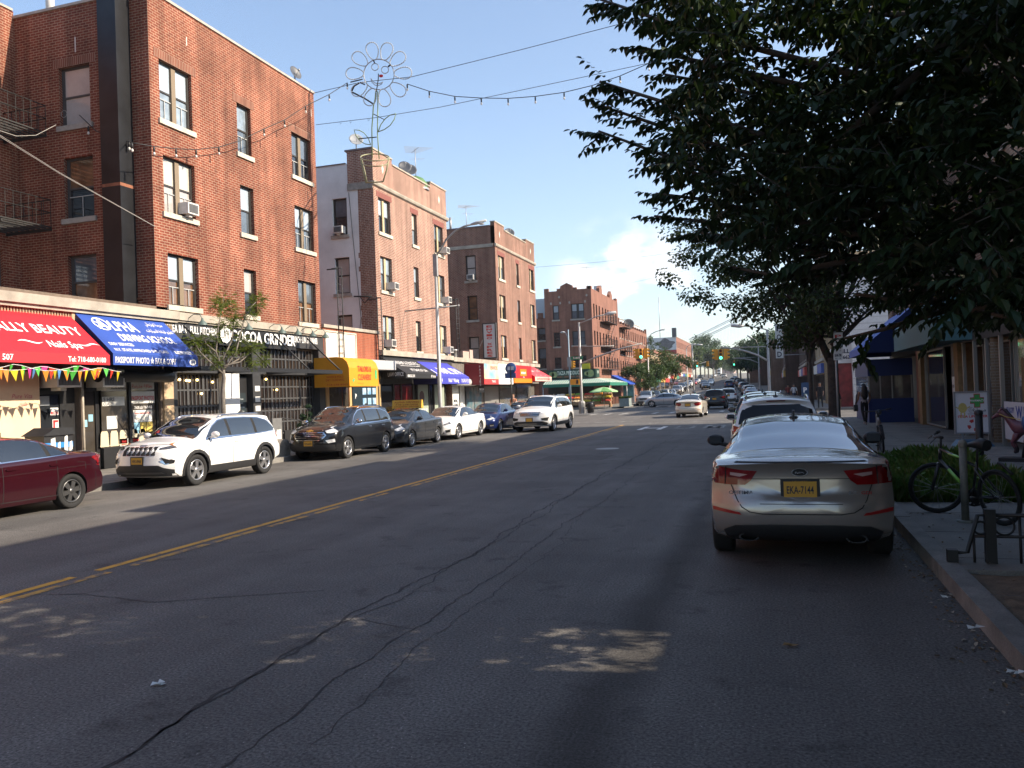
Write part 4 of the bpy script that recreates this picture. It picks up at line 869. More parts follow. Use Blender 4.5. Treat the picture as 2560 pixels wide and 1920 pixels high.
b=B();b.box(-17.3,-17.285,48.5,51.25,2.9,3.87);pp=obj('picture_panel',b,mat('panel_picture',(.62,.66,.25),.5,noise=.6,nscale=.9,col2=(.12,.38,.58)),pas)
b=B();b.box(-17.3,-17.285,48.5,51.25,2.56,2.898);p2_=obj('red_panel',b,mat('panel_red',(.66,.05,.05),.5),pas)
letters(pp,[('ENVIOS',V((-17.285,50.4,3.5)),Y3,Z3,.25,dict(bold=.03,width=1.4))],mat('orange_red_letters',(.7,.1,.05),.5));letters(p2_,[('TRAVEL',V((-17.285,50.3,2.68)),Y3,Z3,.14,dict(bold=.02,width=.8))],WHITE)
b=B();b.box(-17.3,-17.28,51.3,54.45,2.56,3.92);p3_=obj('white_panel',b,mat('panel_white',(.72,.72,.70),.5),pas)
letters(p3_,[('DJILL ARCHER CPA',V((-17.28,52.9,3.5)),Y3,Z3,.2,dict(width=2.4,bold=.01)),('INCOME TAX',V((-17.28,52.9,3.15)),Y3,Z3,.2,dict(width=1.6,bold=.01)),('Notary Public',V((-17.28,53.2,2.7)),Y3,Z3,.15,dict(width=1.8))],mat('grey_letters',(.28,.28,.3),.6))
glazing(pas,49.5,50.9,.2,2.4,mat('shop_glass_posters',(.25,.22,.2),.2,coat=.6,noise=.8,nscale=2.2,col2=(.05,.16,.2)));glazing(pas,51.0,52.4,.2,2.4,mat('shop_glass_posters',(.25,.22,.2),.2))
b=B()
for k in range(24):b.box(FX-.36,FX-.33+.012*(k%2),53.0,56.0,.2+k*.095,.29+k*.095)
obj('roller_shutter',b,mat('shutter_steel',(.30,.29,.27),.5,.4),pas)
bank=thing('bank_shopfront','bank front with red and orange sign box beside a striped red awning','shopfront',(FX,57,0))
b=B();b.box(FX+.17,-17.25,54.56,58.95,2.98,3.9);bb_=obj('sign_box',b,mat('sign_red',(.52,.015,.02),.5),bank)
b=B();b.box(FX+.17,-17.24,54.56,58.95,2.66,2.978);obj('orange_band',b,mat('sign_orange',(.75,.2,.01),.5),bank)
b=B();b.box(-17.25,-17.235,56.0,57.6,3.15,3.65);e_=obj('logo_panel',b,mat('sign_orange',(.75,.2,.01),.5),bb_);letters(bb_,[('smart',V((-17.235,56.8,3.3)),Y3,Z3,.22,dict(bold=.03,width=1.1)),('CASH',V((-17.25,56.9,3.03)),Y3,Z3,.09,dict(bold=.03))],WHITE)
glazing(bank,56.3,60.3,.3,2.5,mat('shop_glass_pale',(.16,.15,.13),.08,coat=1,noise=.3));glazing(bank,60.5,65.3,.3,2.6,mat('shop_glass_pale',(.16,.15,.13),.08))
PINK=mat('awning_rose',(.66,.06,.07),.6);aw=awning(bank,59.0,63.75,4.05,3.12,2.78,-17.0,PINK,RED,valance=mat('valance_pale',(.66,.45,.38),.6))
at_=lambda s,y_:V((FX+.01,y_,4.05))+V((-17.0-FX-.01,0,3.12-4.05))*s;_,W_,_=slope_frame(FX,4.05,-17.0,3.12)
letters(aw,[('Pizza',at_(.55,60.6),Y3,W_,.45,dict(shear=.2,bold=.02,width=1.6)),('Grill',at_(.55,62.6),Y3,W_,.4,dict(bold=.02,width=.9)),('\u2022 \u2022 \u2022',at_(.9,61.4),Y3,W_,.15,dict(width=3))],mat('pale_pink_letters',(.75,.55,.52),.6))
letters(aw,[('COFFEE SHOP RESTAURANT',V((-17.0,61.4,2.87)),Y3,Z3,.17,dict(bold=.01,width=4))],NR)
# vertical express sign fixed to the third block
t=thing('hanging_sign','vertical white sign with red lettering fixed to the dark brick corner','sign',(-18.5,54.9,4.5));b=B();b.box(-19.3,-18.45,54.3,54.5,4.5,6.85);f_=obj('sign_face',b,mat('sign_face_white',(.62,.6,.56),.5),t)
b=B()
for(x0,x1,z0,z1)in((-19.37,-19.3,4.43,6.92),(-18.45,-18.38,4.43,6.92),(-19.3,-18.45,4.43,4.5),(-19.3,-18.45,6.85,6.92)):b.box(x0,x1,54.28,54.52,z0,z1)
obj('frame',b,DKW,t);letters(f_,[(ch,V((-18.875,54.3,6.6-i*.205)),X3,Z3,.15,dict(bold=.05,width=.42))for i,ch in enumerate('ENVIO XPRES')],mat('sign_red_letters',(.6,.05,.03),.5))
b=B();b.tube([(-19.3,54.4,6.0),(-20.4,55.38,4.6)],.02,5);b.tube([(-18.4,54.4,4.45),(-18.6,54.8,4.2)],.03,5);obj('brace',b,STEEL,t)
# clutter on the low roof ledge
t=thing('roof_vent','steel vent drum and boxes on the ledge before the dark brick wall','vent',(-19,49,4.2));b=B();b.lathe([(.2,0),(.2,.5),(.28,.52),(.28,.62),(0,.66)],(-19.2,48.3,4.2),Z3,14);obj('drum',b,STEEL,t);b=B();b.box(-19.5,-18.9,49.1,50.2,4.25,4.75);b.box(-19.6,-19.0,50.6,51.2,4.25,4.9);obj('box',b,mat('box_pink_grey',(.42,.3,.25),.8),t)
# rooftop odds and ends
def dish(P,r,label,m,d=(.5,-.7,.45)):
 t=thing('satellite_dish',label,'satellite dish',P);b=B();A=V(d).normalized();c=V(P)+V((0,0,.55));b.lathe([(.001,0),(r*.5,r*.05),(r*.85,r*.16),(r,r*.24),(r*.99,r*.27),(r*.8,r*.17),(.001,.03)],c,A,18);obj('reflector',b,m,t)
 b=B();b.tube([P,c],.03,6);b.tube([c-Z3*r*.7,c+A*r*.9],.012,5);b.ball(c+A*r*.9,.05);obj('mast',b,STEEL,t)
DG=mat('dish_grey',(.26,.27,.28),.5);DD=mat('dish_dark',(.06,.065,.075),.5)
dish((-19.6,37.0,14.4),.36,'grey satellite dish on the corner pier above the stucco wall',DG);dish((-18.9,30.4,15.3),.3,'dark satellite dish at the far end of the near red brick roof',DD,(.8,-.2,.3))
dish((-18.95,41.3,14.05),.36,'leftmost dark dish behind the second parapet',DD);dish((-18.95,42.0,14.05),.38,'second dark dish behind the second parapet',DD)
dish((-19.2,60.8,13.85),.42,'dark satellite dish on the third brick roof',DD)
t=thing('roof_hood','green domed roof hood behind the second parapet','roof hood',(-19.3,43.4,14));b=B();b.lathe([(.75,0),(.7,.35),(.5,.6),(.2,.74),(0,.76)],(-19.3,43.4,13.9),Z3,18);obj('dome',b,mat('hood_green',(.07,.16,.05),.6),t);b=B();b.lathe([(.8,0),(.8,.12),(.7,.13)],(-19.3,43.4,13.8),Z3,18);obj('collar',b,STEEL,t)
def antenna(P,label,h=2.0,n=9,sc=1.0):
 t=thing('tv_antenna',label,'antenna',P,'roof antennas');P=V(P);b=B();b.tube([P,P+Z3*h],.022,5);obj('mast',b,STEEL,t);b=B();A=V((-.55,.75,.12)).normalized();Bq=V((.8,.58,.0)).normalized();c=P+Z3*(h-.1)
 b.tube([c-A*1.0*sc,c+A*1.0*sc],.014,4)
 for k in range(n):q=c+A*sc*(-1+2*k/(n-1));l=(.85-.55*k/n)*sc;b.tube([q-Bq*l,q+Bq*l],.008,4)
 for k in(-1,1):b.tube([c-Z3*.5-Bq*.3+A*.25*k,c-Z3*.5+Bq*.5+A*.25*k],.008,4)
 obj('elements',b,STEEL,t)
antenna((-19.0,42.9,14.2),'tangled television antenna above the green roof hood',1.9);antenna((-21.0,56.2,13.9),'television antenna behind the lamp on the third roof',1.9)
b=B();t=thing('vent_pipe','steel vent pipe on the third brick roof','vent pipe',(-21.9,55.8,13.9));b.tube([(-22.1,55.8,13.9),(-22.1,55.8,14.95)],.09,8);obj('pipe',b,STEEL,t)
# ------------------------------------------------------------------ right side: the blocks that shade the street
BRR=brick('brown_brick_right',(.20,.105,.065),(.15,.075,.05),(.30,.26,.21),dirt=.25);BRT=brick('tan_brick_right',(.34,.25,.16),(.28,.20,.13),(.38,.33,.27),dirt=.2)
def right_block(label,y0,y1,zt,br,zb=4.2,n=4):
 t=thing('brick_building',label,'building',(RX,y0,0));b=B();holes=[];w=y1-y0;wl=[]
 for f in range(2 if zt<11.9 else 3):
  for k in range(n):
   c=w*(k+.5)/n;z=zb+.6+f*2.75
   if z+1.8<zt-.3:holes.append((c-.5,z-zb,c+.5,z+1.75-zb));wl.append((y1-c,z))
 b.wall((RX,y1,zb),-Y3,Z3,w,zt-zb,holes,.2);b.wall((RX,y0,0),X3,Z3,16,zt);b.wall((RX+16,y1,0),-X3,Z3,16,zt);b.wall((RX+16,y0,0),Y3,Z3,w,zt)
 b.face([(RX,y0,zt-.4),(RX+16,y0,zt-.4),(RX+16,y1,zt-.4),(RX,y1,zt-.4)]);obj('wall',b,br,t)
 b=B();b.box(RX-.18,RX+.3,y0,y1,zt,zt+.12);b.box(RX-.12,RX,y0,y1,zb-.3,zb-.02);obj('coping',b,CONCB,t)
 for(c,z)in wl:window(t,V((RX,c+.5,z)),-Y3,1.0,1.75,'single',top=PANE_M,bot=PANE_D,sill=SILL2)
 return t
right_block('brown brick block beside the camera, right of the narrow alley',-14,6.35,10.7,BRR,n=4);right_block('brown brick house between the narrow alley and the pharmacy',8.4,14.2,10.7,BRR,n=2)  # gap between these two shaped to let sun patches reach the road
right_block('tan brick block half hidden by leaves above the pharmacy',14.25,24.6,11.35,BRT,n=3)
right_block('brown brick block above the blue awning shop on the right',24.65,44.3,11.0,BRR,n=5)
t=thing('alley_sun_blocker','added brick wall with a steel gate, out of view, blocking low sun in the narrow alley','wall',(RX,7,0));b=B();b.wall((RX+.1,8.4,0),-Y3,Z3,2.05,4.4);b.face([(RX+.1,6.35,4.4),(RX+.4,6.35,4.4),(RX+.4,8.4,4.4),(RX+.1,8.4,4.4)]);b.wall((RX+.4,6.35,0),Y3,Z3,2.05,4.4);obj('wall',b,BRR,t);b=B();b.box(RX+.05,RX+.098,6.7,8.1,.15,2.4);obj('gate',b,STEEL,t)  # unseen wall added to keep low alley sun off the near lane
def rshop(name,label,y0,y1,m,recess=.5):
 t=thing(name,label,'shopfront',(RX,y0,0));b=B();b.wall((RX+recess,y1,.14),-Y3,Z3,y1-y0,3.76);b.box(RX-.02,RX+recess,y0,y1,2.95,3.88);obj('wall',b,m,t);return t
def rglass(t,y0,y1,z0,z1,m=None,x=RX+.3,nm='window'):
 b=B();b.box(x,x+.03,y0,y1,z0,z1);o=obj(nm,b,m or GD,t)
 b=B();
 for(a,c,d,e)in((y0-.05,y0,z0,z1),(y1,y1+.05,z0,z1),(y0,y1,z1,z1+.05),(y0,y1,z0-.05,z0)):b.box(x-.05,x+.02,a,c,d,e)
 obj('window_frame',b,mat('alu_frame',(.30,.29,.27),.4,.6),o);return o
YB=mat('yellow_brick_pier',(.24,.16,.075),.85,noise=.2,nscale=6);REDP=mat('dark_red_brick_pier',(.17,.07,.045),.85,noise=.2,nscale=6)
ph=rshop('pharmacy_shopfront','pharmacy front with poster filled windows and yellow brick pier, far right',12,30.6,DKW)
gl=rglass(ph,19.3,23.4,.9,2.9,mat('shop_glass_pale',(.16,.15,.13),.08))
for(y0,y1,z0,z1,m_)in((19.6,20.9,1.3,2.5,mat('poster_mauve',(.42,.36,.45),.5,noise=.4,nscale=2,col2=(.62,.58,.4))),(21.7,22.9,1.15,2.35,mat('poster_brown',(.12,.07,.02),.5))):
 b=B();b.box(RX+.27,RX+.275,y0,y1,z0,z1);o=obj('poster',b,m_,gl)
b=B();b.ball((RX+.255,22.3,2.05),.24,(.1,1,1));obj('roundel',b,mat('poster_gold',(.42,.24,.03),.5),gl)
letters(gl,[('PICK UP',V((RX+.268,22.3,1.6)),-Y3,Z3,.16,dict(bold=.03)),('HERE',V((RX+.268,22.3,1.36)),-Y3,Z3,.16,dict(bold=.03))],mat('gold_letters',(.45,.28,.05),.5))
b=B();b.box(RX-.04,RX-.02,19.3,23.3,.35,1.28);wic=obj('banner',b,mat('banner_white',(.55,.55,.56),.6),ph)
letters(wic,[('WE ACCEPT',V((RX-.04,22.75,1.02)),-Y3,Z3,.13,dict(bold=.03,width=.7)),('W.I.C.',V((RX-.04,21.6,.92)),-Y3,Z3,.28,dict(bold=.04,width=1.3))],mat('navy_letters',(.03,.06,.3),.6))
b=B()
for k in range(40):b.box(RX-.05,RX-.042,19.35+.07*(k%20)*1.05,19.39+.07*(k%20)*1.05,1.22 if k<20 else.40,1.26 if k<20 else.44)
b.box(RX-.05,RX-.042,19.4,20.6,.98,1.18);b.box(RX-.05,RX-.042,20.0,20.5,.5,.9);b.box(RX-.05,RX-.042,20.75,20.82,.4,1.25);obj('red_trim',b,mat('sign_red',(.52,.015,.02),.5),wic)
for y_ in(23.55,25.0,26.4,27.8):b=B();b.box(RX-.03,RX+.06,y_,y_+.1,.15,2.95);obj('mullion',b,mat('alu_frame',(.30,.29,.27),.4,.6),ph)
rglass(ph,13.2,18.6,.9,2.9,GD);rglass(ph,23.75,24.85,.5,2.8,GD);rglass(ph,25.2,26.25,.5,2.8,GD);rglass(ph,26.6,27.7,.5,2.8,GD)
b=B();b.box(RX-.1,RX+.4,28.2,28.75,.15,3.3);obj('brick_pier',b,YB,ph)
b=B();b.box(RX-.06,RX+.4,28.78,29.35,.15,3.0);obj('door_jamb',b,BLK,ph)
b=B();b.box(RX-.08,RX-.062,28.85,29.25,1.45,1.95);n_=obj('notice',b,NW,ph);letters(n_,[('8508',V((RX-.08,29.05,1.6)),-Y3,Z3,.1,dict(bold=.03))],NK)
ds=rshop('door_shopfront','recessed glass door between two brick piers under a teal sign box',30.65,36.3,DKW)
rglass(ds,31.0,34.6,.25,2.9,mat('shop_glass_blue_grey',(.055,.055,.065),.06,ior=1.8),x=RX+.05,nm='door')
b=B();b.box(RX-.1,RX+.4,34.9,35.5,.15,3.3);obj('brick_pier',b,YB,ds)
b=B();b.box(RX-.05,RX+.4,35.55,36.25,.15,3.6);obj('brick_pier',b,REDP,ds)
TEAL=mat('sign_teal',(.07,.17,.19),.6);b=B();b.box(RX-1.0,RX-.005,26.5,34.9,3.0,3.8);b.prism([(-1.0,0),(0,0),(0,.9)],(RX-.005,26.5,3.803),X3,Z3,-Y3,-8.4,0);obj('sign_box',b,TEAL,ds)
bl=rshop('cafe_shopfront','cafe front with royal blue awning and blue glazed pavement booth',36.35,44.2,DKW)
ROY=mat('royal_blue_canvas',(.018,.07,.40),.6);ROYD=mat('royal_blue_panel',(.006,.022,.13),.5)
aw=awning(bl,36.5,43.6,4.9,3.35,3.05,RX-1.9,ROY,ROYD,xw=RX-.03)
d_=V((-1.87,0,-1.55)).normalized()
letters(aw,[('Bed & Bread',V((RX-.03,40.2,4.9))+d_*1.45,-Y3,-d_,.55,dict(shear=.35,width=4.0)),('8510',V((RX-1.9,37.3,3.12)),-Y3,Z3,.16,dict(bold=.02))],WHITE)
b=B();x0,x1,y0,y1=3.75,RX-.03,37.3,42.8
b.box(x0,x1,y0,y0+.08,.15,1.15);b.box(x0,x0+.08,y0+.08,y1,.15,1.15);b.box(x0,x1,y0,y0+.08,2.1,2.75);b.box(x0,x0+.08,y0+.08,y1,2.1,2.75);b.box(x0,x1,y0+.08,y1,2.751,2.8)
bo=obj('booth',b,ROYD,bl)
b=B();b.box(x0+.02,x1,y0+.03,y0+.05,1.15,2.1);b.box(x0+.03,x0+.05,y0+.08,y1,1.15,2.1);obj('booth_glass',b,mat('booth_glass',(.10,.095,.09),.05,ior=1.6,noise=.4,nscale=1.5),bo)
b=B()
for x in(x0+.02,x0+.45,x0+.9,x1-.08):b.box(x,x+.05,y0+.01,y0+.07,1.15,2.1)
obj('booth_mullion',b,mat('alu_frame',(.30,.29,.27),.4,.6),bo)
# beyond the side street on the right
def far_block(name,label,x0,y0,w,dpt,h,br,face='x',wins=(4,3),win_w=.9,zb=None,shopcol=None,cop=True):
 """plain block set on the ground; facade on the avenue side gets openings. face +1 looks towards +X, -1 towards -X; w = length along the avenue"""
 s=face;g=zr(y0)if zb is None else zb;t=thing(name,label,'building',(x0,y0,g));b=B();H=[];nx,nz=wins
 fh=(h-4.0)/max(nz,1)
 for i in range(nx):
  for j in range(nz):
   c=w*(i+.5)/nx;z=4.3+fh*j;H.append((c-win_w/2,z,c+win_w/2,z+min(1.8,fh*.62)))
 if s>0:b.wall((x0,y0,g),Y3,Z3,w,h,H,.2);b.wall((x0-dpt,y0,g),X3,Z3,dpt,h);b.wall((x0,y0+w,g),-X3,Z3,dpt,h);b.face([(x0,y0,g+h),(x0,y0+w,g+h),(x0-dpt,y0+w,g+h),(x0-dpt,y0,g+h)])
 else:b.wall((x0,y0+w,g),-Y3,Z3,w,h,H,.2);b.wall((x0,y0,g),X3,Z3,dpt,h);b.wall((x0+dpt,y0+w,g),-X3,Z3,dpt,h);b.face([(x0,y0,g+h),(x0+dpt,y0,g+h),(x0+dpt,y0+w,g+h),(x0,y0+w,g+h)])
 obj('wall',b,br,t)
 for(a,z0,c,z1)in H:
  q=B();o=V((x0,y0+(a if s>0 else w-a),g));U=Y3*s;N=X3*s
  q.obox(o,U,Z3,N,0,c-a,z0,z1,-.19,-.15);wo=obj('window',q,PANE_D if random.random()<.6 else PANE_M,t)
  q=B();q.obox(o,U,Z3,N,0,c-a,(z0+z1)/2-.03,(z0+z1)/2+.03,-.15,-.12);q.obox(o,U,Z3,N,-.06,c-a+.06,z0-.12,z0,-.1,.05);obj('frame',q,SILL2,wo)
 if cop:
  q=B();q.obox((x0,y0 if s>0 else y0+w,g),Y3*s,Z3,X3*s,0,w,h+.002,h+.14,-.3,.08);q.obox((x0,y0 if s>0 else y0+w,g),Y3*s,Z3,X3*s,0,w,3.7,3.95,.001,.14);obj('coping',q,CONCB,t)
 if shopcol:
  q=B();n_s=max(1,int(w/6))
  for k in range(n_s):
   a,c=w*k/n_s+.3,w*(k+1)/n_s-.3;q.mi=k%len(shopcol)
   q.obox((x0,y0 if s>0 else y0+w,g),Y3*s,Z3,X3*s,a,c,2.7,3.5,.02,.25)
  obj('shop_sign',q,shopcol,t)
  q=B()
  for k in range(n_s):
   a,c=w*k/n_s+.35,w*(k+1)/n_s-.35;q.obox((x0,y0 if s>0 else y0+w,g),Y3*s,Z3,X3*s,a,c,.4,2.6,.01,.04)
  obj('shop_window',q,GD,t)
 return t
WCL=mat('white_clapboard',(.62,.61,.60),.8,noise=.08);TANB=brick('tan_brick_far',(.42,.30,.17),(.36,.25,.14),(.45,.38,.28),dirt=.1);DKB=brick('dark_brown_brick_far',(.11,.062,.045),(.08,.05,.035),(.14,.11,.09))
SC1=[mat('far_sign_red',(.45,.05,.04),.6),mat('far_sign_white',(.6,.6,.56),.6),mat('far_sign_blue',(.05,.1,.35),.6),mat('far_sign_green',(.05,.22,.14),.6),mat('far_sign_ochre',(.5,.32,.08),.6)]
wb=far_block('clapboard_building','white clapboard corner house with dark pennants beyond the blue awning',5.2,61,10,12,10.5,WCL,-1,(3,2))
b=B()
for k in range(24):z=.4+k*.42;b.box(5.2,17,60.98,60.995,z,z+.02)
obj('clapboard_shadow_line',b,mat('board_shadow',(.35,.35,.35),.8),wb)  # grey strips put the shadow under each board into colour
b=B();b.box(4.0,5.19,61.5,64.4,3.2,4.3);b.prism([(0,0),(1.19,0),(1.19,.8)],(4.0,61.5,4.303),X3,Z3,-Y3,-2.9,0);gs=obj('awning',b,mat('grill_awning_white',(.62,.62,.6),.6),wb)
letters(gs,[('GRILL',V((4.6,61.5,3.9)),X3,Z3,.28,dict(bold=.05,width=1.0)),('347-662',V((4.6,61.5,3.5)),X3,Z3,.24,dict(bold=.05,width=1.0))],NK)
b=B();b.box(4.1,5.19,61.6,61.7,.15,3.19);b.box(4.1,4.2,61.7,64.3,.15,3.19);obj('shop_window',b,[mat('grill_front_red',(.20,.03,.03),.5,noise=.6,nscale=1.5)],wb)
far_block('brick_building','tan brick building right of the green vertical sign',4.0,72,14,12,12.5,TANB,-1,(3,3),shopcol=SC1[1:3])
far_block('brick_building','dark brown brick building behind the right hand traffic pole',3.2,87,24,12,11.5,DKB,-1,(6,2),shopcol=SC1[:3])
for i,(y_,w_,h_,br_,lb)in enumerate(((112,30,10,DKB,'long dark brick row beyond the right hand traffic pole'),(143,34,8.5,BRR,'low brown brick row half way up the right side of the hill'),(178,40,9,DKB,'dark brick row near the trees, right side of the hill'),(220,70,9,BRR,'farthest brick row on the right side of the hill'))):
 far_block('brick_building',lb,2.6+bend(y_+w_*.5),y_,w_,12,h_,br_,-1,(int(w_/4),2),shopcol=SC1)
 # vertical signs on the right
for(x,y_,z0,z1,txt,lb,fm,lm)in((2.9,80,6.5,10.2,'PIZZA','green and white vertical sign on the tan brick building',mat('sign_green_far',(.06,.2,.16),.5),WHITE),(.3,90,4.6,8.2,'FOOD','white vertical sign with dark letters by the dark brown building',mat('sign_white_far',(.66,.66,.62),.5),NK)):
 t=thing('vertical_sign',lb,'sign',(x,y_,z0));b=B();b.box(x,x+.75,y_,y_+.15,z0,z1);f_=obj('sign_face',b,fm,t);n=len(txt)
 letters(f_,[(ch,V((x+.375,y_,z1-(i+.85)*(z1-z0)/n)),X3,Z3,(z1-z0)/n*.62,dict(bold=.03,width=.45))for i,ch in enumerate(txt)],lm)
 b=B();b.tube([(x+.75,y_+.07,z1-.3),(x+3.2,y_+.07,z1-.3)],.04,5);b.tube([(x+.75,y_+.07,z0+.3),(x+3.2,y_+.07,z0+.3)],.04,5);obj('bracket',b,STEEL,t)
 # ------------------------------------------------------------------ corner produce building across the side street (left)
BR4=brick('rose_brown_brick',(.27,.115,.08),(.21,.085,.06),(.30,.18,.135),dirt=.15)
Y4,X4=87.7,-23.9
t4=thing('corner_brick_building','four storey brown brick corner building with stepped parapet above the green produce sign','building',(FX,Y4,0))
b=B()
fw_=[(-22.99,-22.28,9.87,11.45),(-20.9,-19.45,9.85,11.5),(-22.97,-22.25,6.9,8.45),(-20.88,-19.4,6.95,8.5),(-22.95,-22.2,4.45,5.7),(-20.85,-19.38,4.5,5.8)]
b.wall((X4,Y4,0),X3,Z3,FX-X4,13.0,[(a-X4,z0,c-X4,z1)for a,c,z0,z1 in fw_],.2)
P=[(0,0),(FX-X4,0),(FX-X4,.35),(FX-X4-.5,.35),(FX-X4-.5,.08),(3.7,.08),(3.7,.30),(3.25,.30),(3.25,.52),(2.6,.85),(1.85,.52),(1.85,.28),(1.45,.28),(1.45,.02),(.5,.02),(.5,.36),(0,.36)]
b.prism(P,(X4,Y4,13.001),X3,Z3,-Y3,-.35,0)
sy=[88.9,90.3,91.9,93.8,95.5,97.0,98.6,100.4,102.2];H=[]
for y_ in sy:
 for z0,z1 in((9.9,11.5),(6.95,8.5),(4.5,5.85)):H.append((y_-Y4-.36,z0,y_-Y4+.36,z1))
b.wall((FX,Y4,0),Y3,Z3,15.9,13.0,H,.2)
P=[(0,0),(15.9,0),(15.9,.45),(15.0,.45),(15.0,.1),(12.4,.1),(12.4,.5),(11.6,1.0),(10.8,.5),(10.8,.1),(6.2,.1),(6.2,.6),(5.4,1.0),(4.6,.6),(4.6,.1),(.6,.1),(.6,.35),(0,.35)]
b.prism(P,(FX,Y4,13.001),Y3,Z3,X3,-.35,-.001);b.wall((FX,103.6,0),-X3,Z3,12,13);b.wall((X4,103.6,0),-Y3,Z3,15.9,13);b.face([(FX,Y4,12.9),(FX,103.6,12.9),(X4,103.6,12.9),(X4,Y4,12.9)])
obj('wall',b,BR4,t4)
for i,(a,c,z0,z1)in enumerate(fw_):window(t4,V((a,Y4,z0)),X3,c-a,z1-z0,'double' if i%2 else 'single',top=(PANE_L,PANE_L,PANE_D,PANE_M,PANE_D,PANE_D)[i],bot=(PANE_M,PANE_M,PANE_D,PANE_M,PANE_D,PANE_D)[i],sill=SILL2,mull=FRAME)
for(a,z0,c,z1)in H:window(t4,V((FX,Y4+a,z0)),Y3,c-a,z1-z0,'single',top=PANE_M,bot=PANE_D,sill=None)
for x in(-22.2,-19.1):b=B();b.prism([(-.13,0),(0,-.16),(.13,0),(0,.16)],(x,Y4-.001,12.35),X3,Z3,-Y3,0,.015);obj('stone_inlay',b,SILL2,t4)
for x in(-23.15,-22.1,-21.05,-19.3):b=B();b.box(x-.09,x+.09,Y4-.02,Y4-.001,11.55,11.8);obj('stone_block',b,SILL2,t4)
b=B();b.box(-18.6-1.3,-18.6-.35,95.5,98.5,13,14.3);obj('bulkhead',b,mat('bulkhead_grey',(.42,.45,.48),.7,noise=.2),t4)
b=B();b.box(-19.9,-19.0,Y4-.12,Y4-.01,4.0,4.9);ys_=obj('yellow_sign',b,mat('sign_yellow',(.55,.48,.03),.6),t4)
def fe(y0,y1,zs,label,x0=FX,w=.9,gr=None):
 t=thing('fire_escape',label,'fire escape',(x0,y0,zs[0]),'fire escapes up the avenue');
 for i,z in enumerate(zs):
  b=B();b.box(x0,x0+w,y0,y1,z-.05,z);obj('platform',b,IRON,t);b=B()
  for zz in(.45,.95):b.tube([(x0,y0,z+zz),(x0+w,y0,z+zz),(x0+w,y1,z+zz),(x0,y1,z+zz)],.02,4)
  n=int((y1-y0)/.22)
  for k in range(n+1):b.tube([(x0+w,y0+(y1-y0)*k/n,z),(x0+w,y0+(y1-y0)*k/n,z+.95)],.012,3)
  for k in range(5):b.tube([(x0+w*k/5,y0,z),(x0+w*k/5,y0,z+.95)],.012,3)
  obj('railing',b,IRON,t)
  if i<len(zs)-1:
   z2=zs[i+1];b=B()
   for s in(.25,.65):b.tube([(x0+s,y1-.4,z),(x0+s,y0+.6,z2)],.03,4)
   for k in range(10):q=k/10;b.tube([(x0+.25,y1-.4+(y0+1-y1)*q,z+(z2-z)*q),(x0+.65,y1-.4+(y0+1-y1)*q,z+(z2-z)*q)],.015,3)
   obj('stair',b,IRON,t)
 return t
fe(92.0,98.2,(9.75,6.85,4.3),'three tier black fire escape on the sunlit side of the produce corner building')
b5=far_block('brick_building','three storey brick row building beyond the produce corner, with many narrow windows',FX,103.65,24.5,12,10.4,BR4,1,(14,3),win_w=.7,zb=0,cop=False)
b=B()
for k in range(13):y_=103.9+k*1.95;b.box(FX-.3,FX+.03,y_,y_+.5,10.402,10.402+.35+(.35 if k in(0,12)else 0))
b.box(FX-.3,FX+.02,103.65,128.1,10.401,10.52)if False else None
obj('battlement',b,BR4,b5)
fe(104.2,108.5,(9.9,6.9,4.2),'black fire escape rising above the roof of the brick row building')
fe(117,121,(6.6,4.2),'black fire escape in the middle of the brick row building')
dish((-18.9,113.5,10.4),.75,'large dark satellite dish on the brick row building',DD,(.3,-.8,.4))
antenna((-19.6,90.5,13.3),'television antenna on the produce corner building',2.6,5,1.5)
# lower building left of the produce corner
lb4=thing('brick_building','low brown brick house with metal skylight left of the produce corner building','building',(-27,90,0));b=B();b.wall((-34,89.5,0),X3,Z3,10.05,10.3,[(8.75,4.6,9.65,6.9),(8.75,8-.2,9.65,9.2)],.2);b.box(-34,-24,89.7,100,10.0,10.3);b.box(-25.2,-24.6,89.4,89.6,10.3,10.9);obj('wall',b,BR4,lb4)
for z in(4.6,7.8):window(lb4,V((-25.25,89.5,z)),X3,.9,1.4 if z>7 else 2.3,'single',top=PANE_M,bot=PANE_D,sill=SILL2)
b=B();b.box(-27,-24.2,92,96,10.3,12.1);b.prism([(0,0),(2.8,0),(2.2,.7),(.6,.7)],(-27,92,12.102),X3,Z3,-Y3,-4,0);obj('skylight',b,mat('skylight_zinc',(.38,.42,.46),.5,.3),lb4)
# produce shop
pr=thing('produce_shopfront','TAZA PRODUCE shop front with green sign and green striped awning','shopfront',(FX,Y4,0))
GRN=mat('sign_dark_green',(.012,.045,.03),.55);b=B();b.box(X4+.05,FX+.25,Y4-.3,Y4-.003,3.35,4.3);b.box(FX+.003,FX+.28,Y4,Y4+1.6,3.35,4.3);sg=obj('sign_board',b,GRN,pr)
letters(sg,[('TAZA PRODUCE',V((-21.3,Y4-.3,3.75)),X3,Z3,.42,dict(bold=.03,width=2.7)),('LIVE',V((FX+.28,Y4+.8,3.8)),Y3,Z3,.3,dict(bold=.03))],mat('sign_cream_letters',(.62,.68,.60),.6))
letters(sg,[('DAIRY \u00b7 VEGETABLES \u00b7 FRUIT',V((-21.3,Y4-.3,3.45)),X3,Z3,.18,dict(bold=.02,width=2.7))],mat('sign_brown_letters',(.35,.12,.07),.6))
b=B()
for x,r_ in((-23.3,.3),(-22.95,.34),(-19.4,.22),(-18.95,.42)):b.face([(x+r_*cos(2*pi*k/18),Y4-.306,3.8+r_*sin(2*pi*k/18))for k in range(18)])
